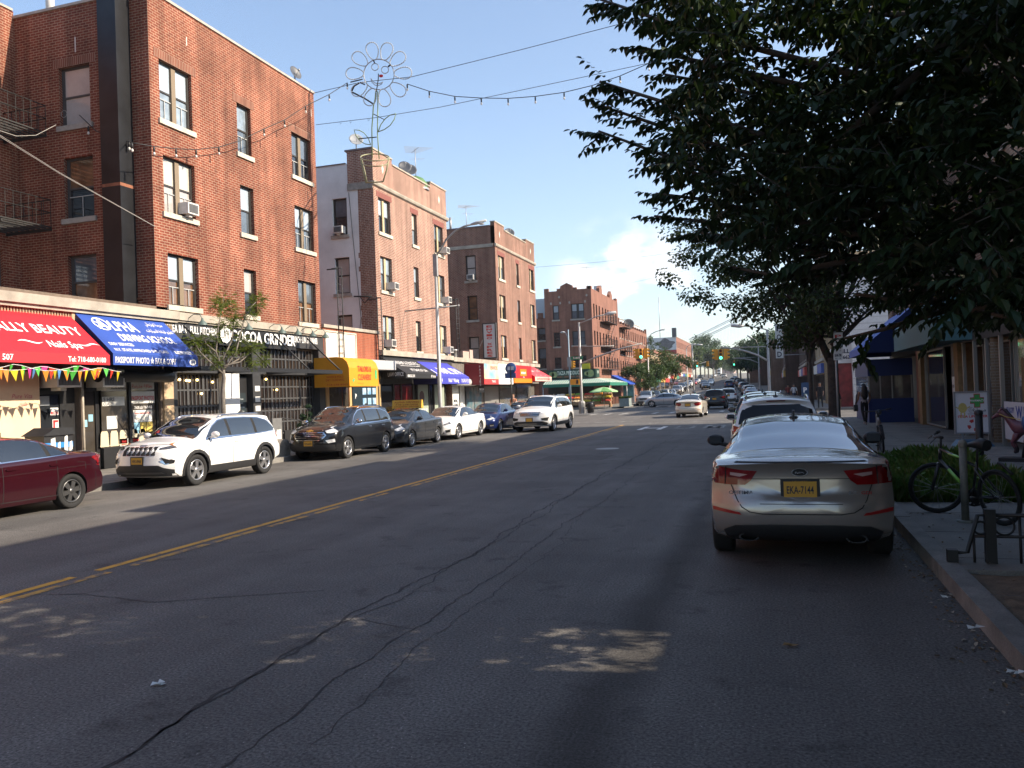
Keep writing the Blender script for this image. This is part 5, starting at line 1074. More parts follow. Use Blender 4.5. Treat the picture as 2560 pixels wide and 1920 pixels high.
obj('fruit_roundel',b,mat('roundel_fruit',(.35,.38,.12),.6,noise=.8,nscale=6,col2=(.12,.2,.14)),sg)
def striped(name,c1,c2,per):
 m=mat(name,c1,.7);nt=m.node_tree;bs=nt.nodes['Principled BSDF'];uv=nt.nodes.new('ShaderNodeUVMap');s_=nt.nodes.new('ShaderNodeSeparateXYZ');w_=nt.nodes.new('ShaderNodeMath');w_.operation='PINGPONG';w_.inputs[1].default_value=per;g=nt.nodes.new('ShaderNodeMath');g.operation='GREATER_THAN';g.inputs[1].default_value=per/2;mx_=nt.nodes.new('ShaderNodeMix');mx_.data_type='RGBA';mx_.inputs[6].default_value=(*c1,1);mx_.inputs[7].default_value=(*c2,1)
 for a,c in((uv.outputs[0],s_.inputs[0]),(s_.outputs[0],w_.inputs[0]),(w_.outputs[0],g.inputs[0]),(g.outputs[0],mx_.inputs[0]),(mx_.outputs[2],bs.inputs['Base Color'])):nt.links.new(a,c)
 return m
STR=striped('striped_canvas',(.04,.20,.13),(.62,.64,.58),.13)
b=B();zt,zf,zv,yf,xf_=3.3,2.75,2.4,Y4-1.9,FX+2.1
b.face([(X4,Y4-.01,zt),(X4,yf,zf),(xf_,yf,zf),(FX,Y4-.01,zt)],[(0,1),(0,0),(7.4,0),(5.3,1)]);b.face([(FX,Y4-.01,zt),(xf_,yf,zf),(xf_,Y4+9,zf),(FX+.01,Y4+9,zt)],[(0,0),(-2,1),(9,1),(9,0)])
b.mi=1;b.face([(X4,yf,zf),(X4,yf,zv),(xf_,yf,zv),(xf_,yf,zf)]);b.face([(xf_,yf,zf),(xf_,yf,zv),(xf_,Y4+9,zv),(xf_,Y4+9,zf)])
obj('awning',b,[STR,mat('valance_green',(.02,.17,.11),.7)],pr)
b=B()
for x,y_ in((X4,yf+.05),(-21,yf+.05),(xf_-.1,yf+.05),(xf_-.1,Y4+8.8)):b.tube([(x,y_,.15),(x,y_,zv+.1)],.05,8)
obj('post',b,STEEL,pr)
b=B();b.box(X4+.1,FX-.1,Y4-.05,Y4-.004,.2,3.3);obj('shop_window',b,mat('produce_dark',(.025,.022,.02),.3,noise=.5,nscale=1),pr)
FR=[mat('fruit_'+n_,c,.6,noise=.3,nscale=9)for n_,c in(('orange',(.65,.22,.02)),('red',(.5,.04,.03)),('green',(.18,.34,.05)),('yellow',(.65,.48,.06)),('pale',(.6,.5,.35)),('brown',(.25,.14,.08)))]
random.seed(11);WOOD=mat('crate_wood',(.30,.18,.09),.8,noise=.2,nscale=5)
cl=[('oranges',0),('tomatoes',1),('limes',2),('lemons',3),('potatoes',4),('onions',5)]
names=['nearest the kerb','second along','third along','fourth along','fifth along','at the corner end']
for k in range(18):
 row,cidx=divmod(k,6);nm_,fi=cl[(cidx*5+row*2)%6];x=-22.4+cidx*1.02;y_=84.6+row*.55;z=.55+row*.36
 t=thing('produce_crate','wooden crate of %s on the %s tier of the stand, %s'%(nm_,('lowest','middle','top')[row],names[cidx]if cidx else 'leftmost'),'crate',(x,y_,z),'crates of fruit at the corner stand')
 b=B();
 for(a,c,d,e)in((0,.95,0,.03),(0,.95,.5,.53),(0,.03,.03,.5),(.92,.95,.03,.5)):b.box(x+a,x+c,y_+d,y_+e,z,z+.22)
 b.box(x+.03,x+.92,y_+.03,y_+.5,z,z+.03);obj('crate_body',b,WOOD,t);b=B()
 for i in range(6):
  for j in range(4):b.ball((x+.1+i*.15,y_+.08+j*.12,z+.2+.08*random.random()+j*.03),.085,seg=7,rings=5)
 obj('fruit',b,FR[fi],t)
t=thing('display_stand','tiered timber stand carrying the fruit crates at the produce corner','stand',(-22.4,84.6,.15));b=B()
for row in range(3):b.box(-22.5,-16.3,84.55+row*.55,85.09+row*.55,.42+row*.36,.545+row*.36)
obj('shelf',b,WOOD,t);b=B()
for x in(-22.4,-19.5,-16.5):b.box(x,x+.1,84.7,86.1,.15,.41)
obj('trestle',b,WOOD,t)
t=thing('parasol','pale green market parasol over the produce stand','parasol',(-16.9,84.2,.15));b=B();c=V((-16.9,84.2,2.25));n=16
for k in range(n):
 a0,a1=2*pi*k/n,2*pi*(k+1)/n;P_=lambda a,r_,z:c+V((r_*cos(a),r_*sin(a),z));b.mi=(k//2)%2;b.face([P_(a0,1.5,-.45),P_(a1,1.5,-.45),P_(a1,.7,-.13),P_(a0,.7,-.13)]);b.face([P_(a0,.7,-.13),P_(a1,.7,-.13),c])
 b.face([P_(a0,1.5,-.45),P_(a0,1.5,-.56),P_(a1,1.5,-.56),P_(a1,1.5,-.45)])
obj('canopy',b,[mat('parasol_green',(.16,.40,.14),.7,trans=((.2,.5,.18),.3)),mat('parasol_pale_green',(.35,.55,.28),.7)],t);b=B();b.tube([(-16.9,84.2,.15),(-16.9,84.2,2.25)],.03,8);obj('pole',b,STEEL,t)
# shops beyond: blue awning
t=thing('shopfront','dark shop front with blue awning just beyond the produce corner','shopfront',(FX,98,0));b=B();b.box(FX+.01,FX+.08,97.5,103,.2,3.0);obj('window',b,mat('brown_front',(.10,.04,.025),.5),t);awning(t,97.5,103,3.7,2.6,2.5,FX+2.2,ROY)
# further up the left side
far_block('brick_building','low brick shop row behind the street trees, left side of the hill',FX+bend(140),129,40,12,7.5,TANB,1,(9,1),shopcol=SC1)
far_block('brick_building','ochre brick shop row further up the left side of the hill',FX+bend(190),170,44,12,8.5,BR4,1,(10,1),shopcol=SC1[::-1])
wx=FX+bend(235);mu=far_block('mural_building','white painted block with dark dragon-like mural and red band half way up the hill',wx,236,44,13,13.8,BR4,1,(14,3),shopcol=SC1)
b=B();b.box(wx-13,wx-.01,235.9,235.98,zr(236)+9.0,zr(236)+10.2);obj('red_band',b,mat('band_red',(.28,.03,.035),.8),mu)
b=B();b.box(wx-13,wx-.01,235.92,235.985,zr(236)+3,zr(236)+8.98);obj('lower_wall',b,mat('painted_tan_wall',(.42,.36,.28),.85),mu);b=B();b.box(wx-13,wx-.01,235.90,235.985,zr(236)+10.21,zr(236)+13.8);obj('painted_wall',b,mat('painted_white_wall',(.50,.52,.54),.85,noise=.12,nscale=.3),mu)
b=B();c=V((wx-3.0,235.89,zr(236)+12.0))
b.face([c+V((2.4*cos(a)*(1+.18*sin(5*a)),0,1.45*sin(a)*(1+.2*sin(4*a+1))-.1))for a in[2*pi*k/40 for k in range(40)]])
for k in range(9):b.face([V((wx-6-k*.75+q[0],235.89,zr(236)+12.2+(k%3)*.4+q[1]))for q in((0,0),(.5,.1),(.4,.35),(.1,.3))])
obj('mural',b,mat('mural_ink',(.12,.12,.13),.85,noise=.4,nscale=2),mu)
b=B();b.tube([(wx-5,240,zr(236)+13.8),(wx-5,240,zr(236)+26)],.09,5);obj('mast',b,STEEL,mu)
b=B();b.box(wx-1.1,wx+.1,235.6,237,zr(236)+13.8,zr(236)+16.4);obj('chimney',b,DD,mu)
far_block('brick_building','grey flat roofed building behind the brick row, left of the mural',FX-9,150,30,14,14.5,mat('grey_render',(.45,.47,.50),.85),1,(4,3))
far_block('apartment_tower','pinkish distant apartment block at the end of the avenue',atY(1833,900,640).x,640,40,14,18,mat('pink_far',(.38,.27,.24),.9),1,(4,6))
# ------------------------------------------------------------------ suspension bridge far off
br=thing('suspension_bridge','distant suspension bridge cables sloping down behind the trees','bridge',(-180,1500,0));CBM=mat('bridge_grey_steel',(.36,.39,.42),.6)
P0,P1=atY(1722,849,1500),atY(2060,668,1560)
for(p0,p1)in((P0,P1),(atY(1738,852,1500),atY(2076,676,1560))):
 b=B();pts=[]
 for k in range(25):
  s=k/24;pts.append(p0.lerp(p1,s)+V((0,0,-4*sin(pi*s))))
 b.tube(pts,.85,6);b.tube([p+V((2,3,-1.6))for p in pts],.6,6);obj('cable',b,CBM,br)
b=B()
for k in range(42):
 s=k/41;p=P0.lerp(P1,s)+V((5,8,-4-4*sin(pi*s)));
 for q in(0,9):b.tube([p+V((q,q,0)),V((p.x+q,p.y+q,44))],.10,3)
obj('suspender',b,CBM,br)
b=B();b.obox((-260,1500,38),V((1,.27,0)).normalized(),Z3,V((.27,-1,0)).normalized(),0,420,0,5,-30,0);obj('deck',b,CBM,br)
# ------------------------------------------------------------------ cars
def lerpk(K,y):
 if y<=K[0][0]:return K[0][1]
 for(a,b_),(c,d)in zip(K,K[1:]):
  if y<=c:
   t=(y-a)/(c-a);t2=t*t*(3-2*t);t=.5*t+.5*t2;return b_+(d-b_)*t
 return K[-1][1]
SEDAN=dict(L=4.85,W=1.83,H=1.455,wb=(-1.42,1.40),rw=.335,
zt=[(-2.42,1.00),(-2.30,1.055),(-2.0,1.075),(-1.72,1.105),(-1.25,1.275),(-.85,1.395),(-.35,1.448),(.15,1.452),(.5,1.405),(.95,1.215),(1.38,1.02),(1.9,.955),(2.2,.88),(2.36,.80),(2.42,.74)],
zs=[(-2.42,.93),(-2.2,.985),(-1.7,.995),(-.5,.965),(.6,.94),(1.3,.925),(1.9,.87),(2.25,.78),(2.42,.66)],
w=[(-2.42,.86),(-2.1,.895),(-1.4,.915),(.9,.915),(1.6,.91),(2.1,.89),(2.42,.85)],wr=.575,
zb=[(-2.42,.30),(-2.2,.24),(-1.8,.19),(1.8,.19),(2.2,.20),(2.42,.23)],
ra=[(.2,.16),(.34,.03),(.5,0),(.60,.02),(.66,.075),(.9,.09),(1.0,.03),(1.1,.03)],fa=[(.2,.08),(.4,0),(.55,.02),(.7,.09),(.8,.22),(1,.3)],rb=.30,fb=.36,
side=[(1.0,.985),(.60,1.21),(.40,1.315),(.10,1.372),(-.35,1.375),(-.75,1.33),(-1.1,1.23),(-1.45,1.09),(-1.40,1.05),(-1.0,1.032),(0,1.005)],pillars=((.02,.10),(-1.02,-.93)),
ws=[(-.70,1.36),(.70,1.36),(.62,.52),(-.62,.52)],rwin=[(-.60,-.78),(.60,-.78),(.70,-1.66),(-.70,-1.66)],rview='top')
SUV=dict(L=4.62,W=1.87,H=1.68,wb=(-1.36,1.36),rw=.365,
zt=[(-2.31,1.60),(-2.1,1.635),(-1.5,1.665),(-.7,1.68),(0,1.678),(.35,1.64),(.8,1.44),(1.22,1.205),(1.42,1.145),(1.9,1.085),(2.15,1.02),(2.27,.95),(2.31,.90)],
zs=[(-2.31,1.10),(-1,1.08),(.5,1.055),(1.3,1.045),(1.9,1.00),(2.2,.90),(2.31,.80)],
w=[(-2.31,.88),(-1.9,.925),(-1.3,.935),(.9,.935),(1.6,.93),(2.1,.91),(2.31,.87)],wr=.655,
zb=[(-2.31,.42),(-2.1,.36),(-1.8,.24),(1.8,.24),(2.1,.25),(2.31,.29)],
ra=[(.3,.12),(.46,.02),(.62,0),(.74,.02),(.82,.10),(1.05,.12),(1.2,.20),(1.5,.40),(1.58,.36),(1.62,.28),(1.7,.27)],fa=[(.25,.10),(.42,.02),(.55,0),(.7,.02),(.95,.08),(1.05,.14)],rb=.26,fb=.34,
side=[(.95,1.09),(.52,1.40),(.28,1.515),(0,1.555),(-.8,1.555),(-1.35,1.525),(-1.72,1.44),(-1.98,1.22),(-1.92,1.16),(-1.0,1.125),(0,1.105)],pillars=((-.05,.05),(-1.14,-1.03)),
ws=[(-.74,1.30),(.74,1.30),(.66,.40),(-.66,.40)],rwin=[(-.66,1.50),(.66,1.50),(.74,1.13),(-.74,1.13)],rview='rear')
def scaled(T,L=None,W=None,H=None,**k):
 D=dict(T);L,W,H=L or T['L'],W or T['W'],H or T['H'];sy,sx,sz=L/T['L'],W/T['W'],H/T['H']
 for n in('zt','zs','zb'):D[n]=[(a*sy,c*sz)for a,c in T[n]]
 D['w']=[(a*sy,c*sx)for a,c in T['w']];D['wr']=T['wr']*sx;D['wb']=tuple(a*sy for a in T['wb'])
 for n in('ra','fa'):D[n]=[(a*sz,c*sy)for a,c in T[n]]
 D['side']=[(a*sy,c*sz)for a,c in T['side']];D['pillars']=tuple((a*sy,c*sy)for a,c in T['pillars'])
 D['ws']=[(a*sx,c*sy)for a,c in T['ws']];D['rwin']=[(a*sx,c*(sy if T['rview']=='top' else sz))for a,c in T['rwin']]
 D.update(L=L,W=W,H=H,sx=sx,sy=sy,sz=sz);D.update(k);return D
GLASS=mat('car_glass',(.012,.015,.017),.02,spec=.6,ior=1.95);TINTED=mat('tinted_rear_glass',(.008,.009,.010),.04,spec=.5,ior=1.4);SKYG=mat('raked_rear_glass',(.05,.065,.075),.02,spec=.8,ior=3.2);RUB=mat('tyre_rubber',(.014,.014,.014),.85);ARCH=mat('wheel_well',(.006,.006,.006),.95)
RIM=mat('alloy',(.52,.52,.53),.3,.85);RIMD=mat('alloy_dark',(.12,.12,.12),.35,.7);BLKP=mat('black_plastic',(.022,.022,.023),.55,noise=.1);CHR=mat('chrome',(.62,.63,.65),.12,1.0)
HEADL=mat('headlamp',(.55,.56,.57),.08,coat=1,noise=.35,nscale=9);HEADD=mat('headlamp_smoked',(.07,.07,.075),.08,coat=1,noise=.5,nscale=12);TAIL=mat('tail_lamp',(.20,.005,.007),.10,coat=1.0,noise=.35,nscale=7);TAILD=mat('tail_lamp_clear',(.5,.33,.3),.1,coat=1);AMB=mat('amber_lamp',(.6,.18,.02),.15,coat=1)
PLATE=mat('plate_yellow',(.62,.33,.035),.5);PLK=mat('plate_ink',(.02,.02,.04),.5);SEAM=mat('panel_gap',(.008,.008,.008),.8);REFL=mat('reflector_red',(.34,.01,.01),.3,coat=.5)
def paint(name,c,metal=.0,rough=.28,coat=1.0,noise=.03):return mat('paint_'+name,c,rough,metal,spec=.15 if max(c)<.1 else.5,coat=coat,noise=noise,nscale=2.5)
def car_body(D):
 L,ys_=D['L'],[]
 NY=64;h=L/2
 for i in range(NY+1):
  t=i/NY;u=t*2-1;ys_.append(h*(u*(1-.12)+.12*u**3)if True else 0)
 secs=[]
 for y in ys_:
  zt,zs,W,zb=lerpk(D['zt'],y),lerpk(D['zs'],y),lerpk(D['w'],y),lerpk(D['zb'],y)
  g=max(0,min(1,(zt-zs-.10)/.30));g=g*g*(3-2*g)
  wr=(.72*W)*(1-g)+D['wr']*g;zr_=zs+.03+(zt-zs-.03)*(.5*(1-g)+.86*g)
  p=[(0,zb),(.5*W,zb),(.84*W,zb),(.94*W,zb+.025),(.972*W,zb+.08)]
  for t in(.2,.36,.5,.62,.74,.85,.94):p.append((W*(1-.045*abs((t-.56)/.44)**2.2),zb+t*(zs-zb)))
  p+=[(.955*W,zs-.004),(.935*W,zs+.018)]
  x0,z0=.905*W,zs+.034
  for t in(0,.2,.4,.6,.8,1):p.append((x0+(wr-x0)*t+.02*sin(pi*t)*g,z0+(zr_-z0)*t))
  for s in(.12,.28,.48,.72,1.0):p.append((wr*(1-s),zr_+(zt-zr_)*(1-(1-s)**2.4)))
  secs.append(p)
 def warp(x,y,z,W):
  ax=min(1,abs(x)/D['W']*2)
  if y<D['wb'][0]-.1*D['rw']:
   y0=D['wb'][0]-.1*D['rw'];off=lerpk(D['ra'],z)+D['rb']*ax**4.5;full=-h-y0;return y0+(y-y0)*(1-off/-full)
  if y>D['wb'][1]+.1*D['rw']:
   y0=D['wb'][1]+.1*D['rw'];off=lerpk(D['fa'],z)+D['fb']*ax**3.6;full=h-y0;return y0+(y-y0)*(1-off/full)
  return y
 bm=bmesh.new();n=len(secs[0]);rings=[]
 for y,p in zip(ys_,secs):
  ring=[V((x,y,z))for x,z in p]+[V((-x,y,z))for x,z in p[-2:0:-1]];rings.append(ring)
 def add(ring):return[bm.verts.new((v.x,warp(v.x,v.y,v.z,1),v.z))for v in ring]
 vr=[add(r_)for r_ in rings];m_=len(vr[0])
 for A,C in zip(vr,vr[1:]):
  for k in range(m_):bm.faces.new((A[k],C[k],C[(k+1)%m_],A[(k+1)%m_]))
 for ring,first in((rings[0],True),(rings[-1],False)):
  c=V((0,ring[0].y,(min(v.z for v in ring)+max(v.z for v in ring))/2));prev=vr[0]if first else vr[-1]
  for s in(.88,.72,.54,.36,.18):
   cur=add([c+V(((v.x-c.x)*s,0,(v.z-c.z)*s))for v in ring])
   for k in range(m_):
    q=(prev[k],prev[(k+1)%m_],cur[(k+1)%m_],cur[k]);bm.faces.new(q if first else q[::-1])
   prev=cur
  cv=add([c])[0]
  for k in range(m_):
   q=(prev[k],prev[(k+1)%m_],cv);bm.faces.new(q if first else q[::-1])
 bmesh.ops.recalc_face_normals(bm,faces=bm.faces);return bm
VIEWS={'side+':(Y3,Z3,-X3),'side-':(Y3,Z3,X3),'front':(X3,Z3,-Y3),'rear':(X3,Z3,Y3),'top':(X3,Y3,-Z3)}
def patch(bvh,outlines,view,off=.006,step=.07,clips=(),thick=.014,mirror=False):
 """outline(s) in a straight view of the car, laid on the body and given a little thickness"""
 bm=bmesh.new();U,W_,D_=VIEWS[view]
 ext=0
 if view in('front','rear'):ext=max(abs(h_[0].y)for h_ in[bvh.ray_cast(V((0,0,z_))-D_*5,D_)for z_ in(.4,.5,.6,.7)]if h_[0]is not None)
 outs=list(outlines)
 if mirror:outs+=[[(-a,c)for a,c in o]for o in outlines]
 for o in outs:
  t=bmesh.new();f=t.faces.new([t.verts.new((a,c,0))for a,c in o])
  us,vs=[a for a,c in o],[c for a,c in o]
  for(lo_,hi_,nrm)in((min(us),max(us),V((1,0,0))),(min(vs),max(vs),V((0,1,0)))):
   x=lo_+step
   while x<hi_:bmesh.ops.bisect_plane(t,geom=t.verts[:]+t.edges[:]+t.faces[:],plane_co=nrm*x,plane_no=nrm);x+=step
  for(co,no_)in clips:bmesh.ops.bisect_plane(t,geom=t.verts[:]+t.edges[:]+t.faces[:],plane_co=V(co),plane_no=V(no_),clear_outer=True)
  mp_={}
  for v in t.verts:
   P=U*v.co.x+W_*v.co.y-D_*4;hit=bvh.ray_cast(P,D_)
   if view in('front','rear'):
    tries=0
    while tries<14 and(hit[0]is None or abs(abs(hit[0].y)-ext)>.40):
     P=V((P.x*.975,P.y,P.z));hit=bvh.ray_cast(P,D_);tries+=1
   if hit[0]is None:loc,nn,_,_=bvh.find_nearest(P+D_*3)
   else:loc,nn=hit[0],hit[1]
   if nn.dot(D_)>0:nn=-nn
   mp_[v]=bm.verts.new(loc+(nn*.6-D_*.4).normalized()*off)
  for f in t.faces:
   try:bm.faces.new([mp_[v]for v in f.verts])
   except ValueError:pass
  t.free()
 for f in bm.faces:
  f.normal_update()
  if f.normal.dot(D_)>0:f.normal_flip()
 be=[e for e in bm.edges if e.is_boundary]
 r_=bmesh.ops.extrude_edge_only(bm,edges=be)
 for v in[g for g in r_['geom']if isinstance(g,bmesh.types.BMVert)]:v.co+=D_*(thick+off)
 for f in bm.faces:f.smooth=True
 return bm
def pobj(name,bm,m,parent):
 o=obj(name,bm,m,parent);o.data.set_sharp_from_angle(angle=R(35));return o
_wheels={}
def wheel_meshes(r,style):
 key=(round(r,3),style)
 if key in _wheels:return _wheels[key]
 w=.215;rr=r*.66;b=B();b.lathe([(rr,-.08),(rr+.01,w*.42),(r*.93,w*.5),(r*.985,w*.42),(r,w*.25),(r,-w*.3),(r*.96,-w*.5),(rr,-w*.5)],(0,0,0),X3,30)
 for f in b.bm.faces:f.smooth=True
 me1=bpy.data.meshes.new('tyre');b.bm.to_mesh(me1);b.bm.free();me1.materials.append(RUB)
 b=B();b.mi=1;b.lathe([(0.001,.02),(rr*.98,.02)],(0,0,0),X3,24);b.mi=0;b.lathe([(rr*.90,.03),(rr*.90,w*.40),(rr*1.0,w*.44),(rr*1.03,w*.38),(rr*1.03,0)],(0,0,0),X3,30)
 b.lathe([(.001,w*.42),(r*.15,w*.40),(r*.19,w*.3),(r*.19,.02)],(0,0,0),X3,14)
 ns={'five':5,'ten':10,'twin':5,'seven':7,'dark':6}[style]
 for k in range(ns):
  for dlt in((-.14,.14)if style=='twin' else(0,)):
   a=2*pi*k/ns+.2+dlt;d=V((0,cos(a),sin(a)));t_=V((0,-sin(a),cos(a)));wi,wo_=(.11,.155)if style in('five','dark')else((.055,.07)if style!='seven' else(.08,.1))
   P=lambda s,q,x:d*(rr*s)+t_*(r*q)+X3*x
   pts=[P(.2,-wi,w*.40),P(.2,wi,w*.40),P(.97,wo_,w*.36),P(.97,-wo_,w*.36)];lo_=[p-X3*.06 for p in pts]
   b.face(pts);b.face([pts[1],pts[0],lo_[0],lo_[1]]);b.face([pts[2],pts[1],lo_[1],lo_[2]]);b.face([pts[0],pts[3],lo_[3],lo_[0]])
 bmesh.ops.recalc_face_normals(b.bm,faces=b.bm.faces)
 me2=bpy.data.meshes.new('rim');b.bm.to_mesh(me2);b.bm.free();me2.materials.append(RIM if style!='dark' else RIMD);me2.materials.append(ARCH)
 _wheels[key]=(me1,me2);return _wheels[key]
def make_car(name,D,paint_m,parts,wheel='five',clad=None,mirrors=None,trim=None,rails=None,handles=None,fin=True):
 root=bpy.data.objects.new(name,None);COL.objects.link(root);root.empty_display_size=.3
 bm=car_body(D);bvh=BVHTree.FromBMesh(bm)
 me=bpy.data.meshes.new('body');bm.to_mesh(me);bm.free()
 for m_ in(paint_m,ARCH):me.materials.append(m_)
 body=bpy.data.objects.new('body',me);COL.objects.link(body)
 # wheel wells cut with cylinders
 cb=B();cb.mi=1
 for y in D['wb']:
  for s in(-1,1):
   r_=D['rw']*1.13;rim_=[V((0,r_*cos(2*pi*k/28),r_*sin(2*pi*k/28)))for k in range(28)]
   x0,x1=(s*D['W']*.30,s*D['W']*.62)
   A=[cb.bm.verts.new(V((x0,y,D['rw']))+p)for p in rim_];C=[cb.bm.verts.new(V((x1,y,D['rw']))+p)for p in rim_]
   for k in range(28):f=cb.bm.faces.new((A[k],A[(k+1)%28],C[(k+1)%28],C[k]));f.material_index=1
   for q in(A[::-1],C):f=cb.bm.faces.new(q);f.material_index=1
 bmesh.ops.recalc_face_normals(cb.bm,faces=cb.bm.faces)
 cm=bpy.data.meshes.new('cut');cb.bm.to_mesh(cm);cb.bm.free()
 for m_ in(paint_m,ARCH):cm.materials.append(m_)
 co=bpy.data.objects.new('cut',cm);COL.objects.link(co)
 md=body.modifiers.new('b','BOOLEAN');md.object=co;md.operation='DIFFERENCE';md.solver='EXACT'
 dg=bpy.context.evaluated_depsgraph_get();dg.update();nm=bpy.data.meshes.new_from_object(body.evaluated_get(dg));body.modifiers.clear();body.data=nm;nm.name='body'
 bpy.data.objects.remove(co);nm.shade_smooth();nm.set_sharp_from_angle(angle=R(32));body.parent=root
 body.material_slots[0].link='OBJECT';body.material_slots[0].material=paint_m
 a0,a1=D['wb'];sx,sy,sz=D.get('sx',1),D.get('sy',1),D.get('sz',1)
 P=lambda nm_,view,outs,m_,par=root,**k:pobj(nm_,patch(bvh,outs,view,**k),m_,par)
 # glass
 cuts=[]
 (b0,b1_),(c0,c1)=D['pillars'];so=D['side']
 for v_ in('side+','side-'):
  if trim:
   cy=sum(a for a,c in so)/len(so);cz=sum(c for a,c in so)/len(so)
   P('window_trim',v_,[[(cy+(a-cy)*1.028,cz+(c-cz)*1.13)for a,c in so]],trim,off=.003)
  P('window_pillar',v_,[so],SEAM,off=.0045)
  for nm_,cl in(('window',[((b1_,0,0),(-1,0,0))]),('window',[((b0,0,0),(1,0,0)),((c1,0,0),(-1,0,0))]),('window',[((c0,0,0),(1,0,0))])):
   P(nm_,v_,[so],GLASS,off=.007,clips=cl)
 P('windshield','top',[D['ws']],GLASS,off=.004);P('rear_window',D['rview'],[D['rwin']],D.get('rglass',GLASS if D['rview']=='top' else TINTED),off=.004)
 # seams of the doors
 zl,yb_=lerpk(D['zb'],0)+.10,(b0+b1_)/2
 seams=[]
 for(y_,sl)in((a1-.42*sy,-.02),(yb_,-.05),(c0-.06,-.22)):
  zt_=lerpk(D['zs'],y_)+.01;seams.append([(y_-.006,zt_),(y_+.006,zt_),(y_+.006-sl*0,zl+(.22 if sl<-.1 else 0)),(y_-.006,zl+(.22 if sl<-.1 else 0))])
 seams.append([(c0-.06,zl),(a1-.42*sy,zl),(a1-.42*sy,zl+.012),(c0-.06,zl+.012)])
 for v_ in('side+','side-'):P('door_seam',v_,seams,SEAM,off=.003,thick=.004)
 zh=lerpk(D['zs'],0)-.085
 for v_ in('side+','side-'):
  for y_ in(yb_-.16,c0+.02):
   P('door_handle',v_,[[(y_-.12,zh-.005),(y_-.10,zh-.022),(y_+.08,zh-.022),(y_+.10,zh),(y_+.08,zh+.02),(y_-.10,zh+.018)]],handles or paint_m,off=.022,thick=.01)
 if clad:
  for v_ in('side+','side-'):
   ol=[]
   for y in D['wb']:
    r0,r1=D['rw']*1.125,D['rw']*1.125+.075
    for k in range(11):
     t0,t1=R(-20+220*k/11),R(-20+220*(k+1)/11);ol.append([(y+r0*cos(t0),D['rw']+r0*sin(t0)),(y+r1*cos(t0),D['rw']+r1*sin(t0)),(y+r1*cos(t1),D['rw']+r1*sin(t1)),(y+r0*cos(t1),D['rw']+r0*sin(t1))])
   P('arch_cladding',v_,ol,clad,off=.012,thick=.02)
   zc=lerpk(D['zb'],0);P('sill_cladding',v_,[[(a0+D['rw']*1.2,zc+.03),(a1-D['rw']*1.2,zc+.03),(a1-D['rw']*1.3,zc+.20),(a0+D['rw']*1.3,zc+.20)]],clad,off=.012)
 for it in parts:
  nm_,view,outs,m_=it[:4];k=dict(it[4])if len(it)>4 else{}
  outs=[[(a*sx,c*(sy if view=='top' else sz))if not view.startswith('side')else(a*sy,c*sz)for a,c in o]for o in outs]
  if k.pop('both',False):
   for s_ in(1,-1):P(nm_,view,[[(a*s_,c)for a,c in o]for o in outs],m_,**k)
  else:P(nm_,view,outs,m_,**k)
 me1,me2=wheel_meshes(D['rw'],wheel)
 for y in D['wb']:
  for s in(-1,1):
   w_=bpy.data.objects.new('wheel',me1);COL.objects.link(w_);w_.parent=root;w_.location=(s*(D['W']/2-.125),y,D['rw'])
   if s<0:w_.rotation_euler=(0,0,pi)
   r_=bpy.data.objects.new('rim',me2);COL.objects.link(r_);r_.parent=w_
   # mirrors
 my=D['side'][0][0]-.14*sy;mz=D['side'][0][1]+.05
 for s in(-1,1):
  b=B();b.ball((s*(D['W']/2+.09),my,mz+.045),.1,(1.18,.62,.80),12,8);b.tube([(s*(D['W']/2-.07),my,mz-.03),(s*(D['W']/2+.04),my,mz)],.03,6);mo=obj('mirror',b,mirrors or paint_m,root)
  mo.material_slots[0].link='OBJECT';mo.material_slots[0].material=mirrors or paint_m
  b=B();cx_=s*(D['W']/2+.09);b.face([(cx_-.085,my-.064,mz),(cx_+.085,my-.064,mz),(cx_+.08,my-.064,mz+.1),(cx_-.075,my-.064,mz+.105)]);obj('mirror_glass',b,GLASS,mo)
 if rails:
  for s in(-1,1):
   b=B();x=s*(D['wr']-.03);pts=[]
   for k in range(9):
    y_=.25*sy-(1.9*sy)*k/8;hit=bvh.ray_cast(V((x,y_,4)),V((0,0,-1)));pts.append(hit[0]+V((0,0,.05 if 0<k<8 else.0)))
   b.tube(pts,.022,6);obj('roof_rail',b,rails,root)
 if fin:
  y_=D['rwin'][0][1]+.22 if D['rview']=='top' else-D['L']/2+.75;hit=bvh.ray_cast(V((0,y_,4)),V((0,0,-1)))[0]
  b=B();b.prism([(-.11,-.01),(.13,-.01),(.03,.035),(-.07,.09),(-.11,.08)],hit,Y3,Z3,X3,-.012,.012);b.ball(hit,.06,(.9,1.5,.35),10,6);obj('antenna_fin',b,BLKP,root)
 return root,bvh
def plate(root,bvh,z,txt='',rear=True,frame=BLKP,w=.305,lean=0,tag_=True):
 d=Y3 if rear else-Y3;hit=bvh.ray_cast(V((0,-5 if rear else 5,z)),d)[0];s=-1 if rear else 1;U=X3 if rear else-X3
 N=V((0,s,0));W_=Z3
 b=B();b.obox(hit+N*.012,U,W_,N,-w/2-.03,w/2+.03,-.105,.105,-.02,.008);f_=obj('number_plate',b,frame,root)
 b=B();b.obox(hit+N*.012,U,W_,N,-w/2,w/2,-.072,.082,.0085,.012);p_=obj('plate_face',b,PLATE,f_)
 if txt:
  b=B();put_text(b,txt,hit+N*.0245-W_*.035,U,W_,.075,lift=.001,bold=.02,width=.25);obj('plate_number',b,PLK,f_)
 return f_
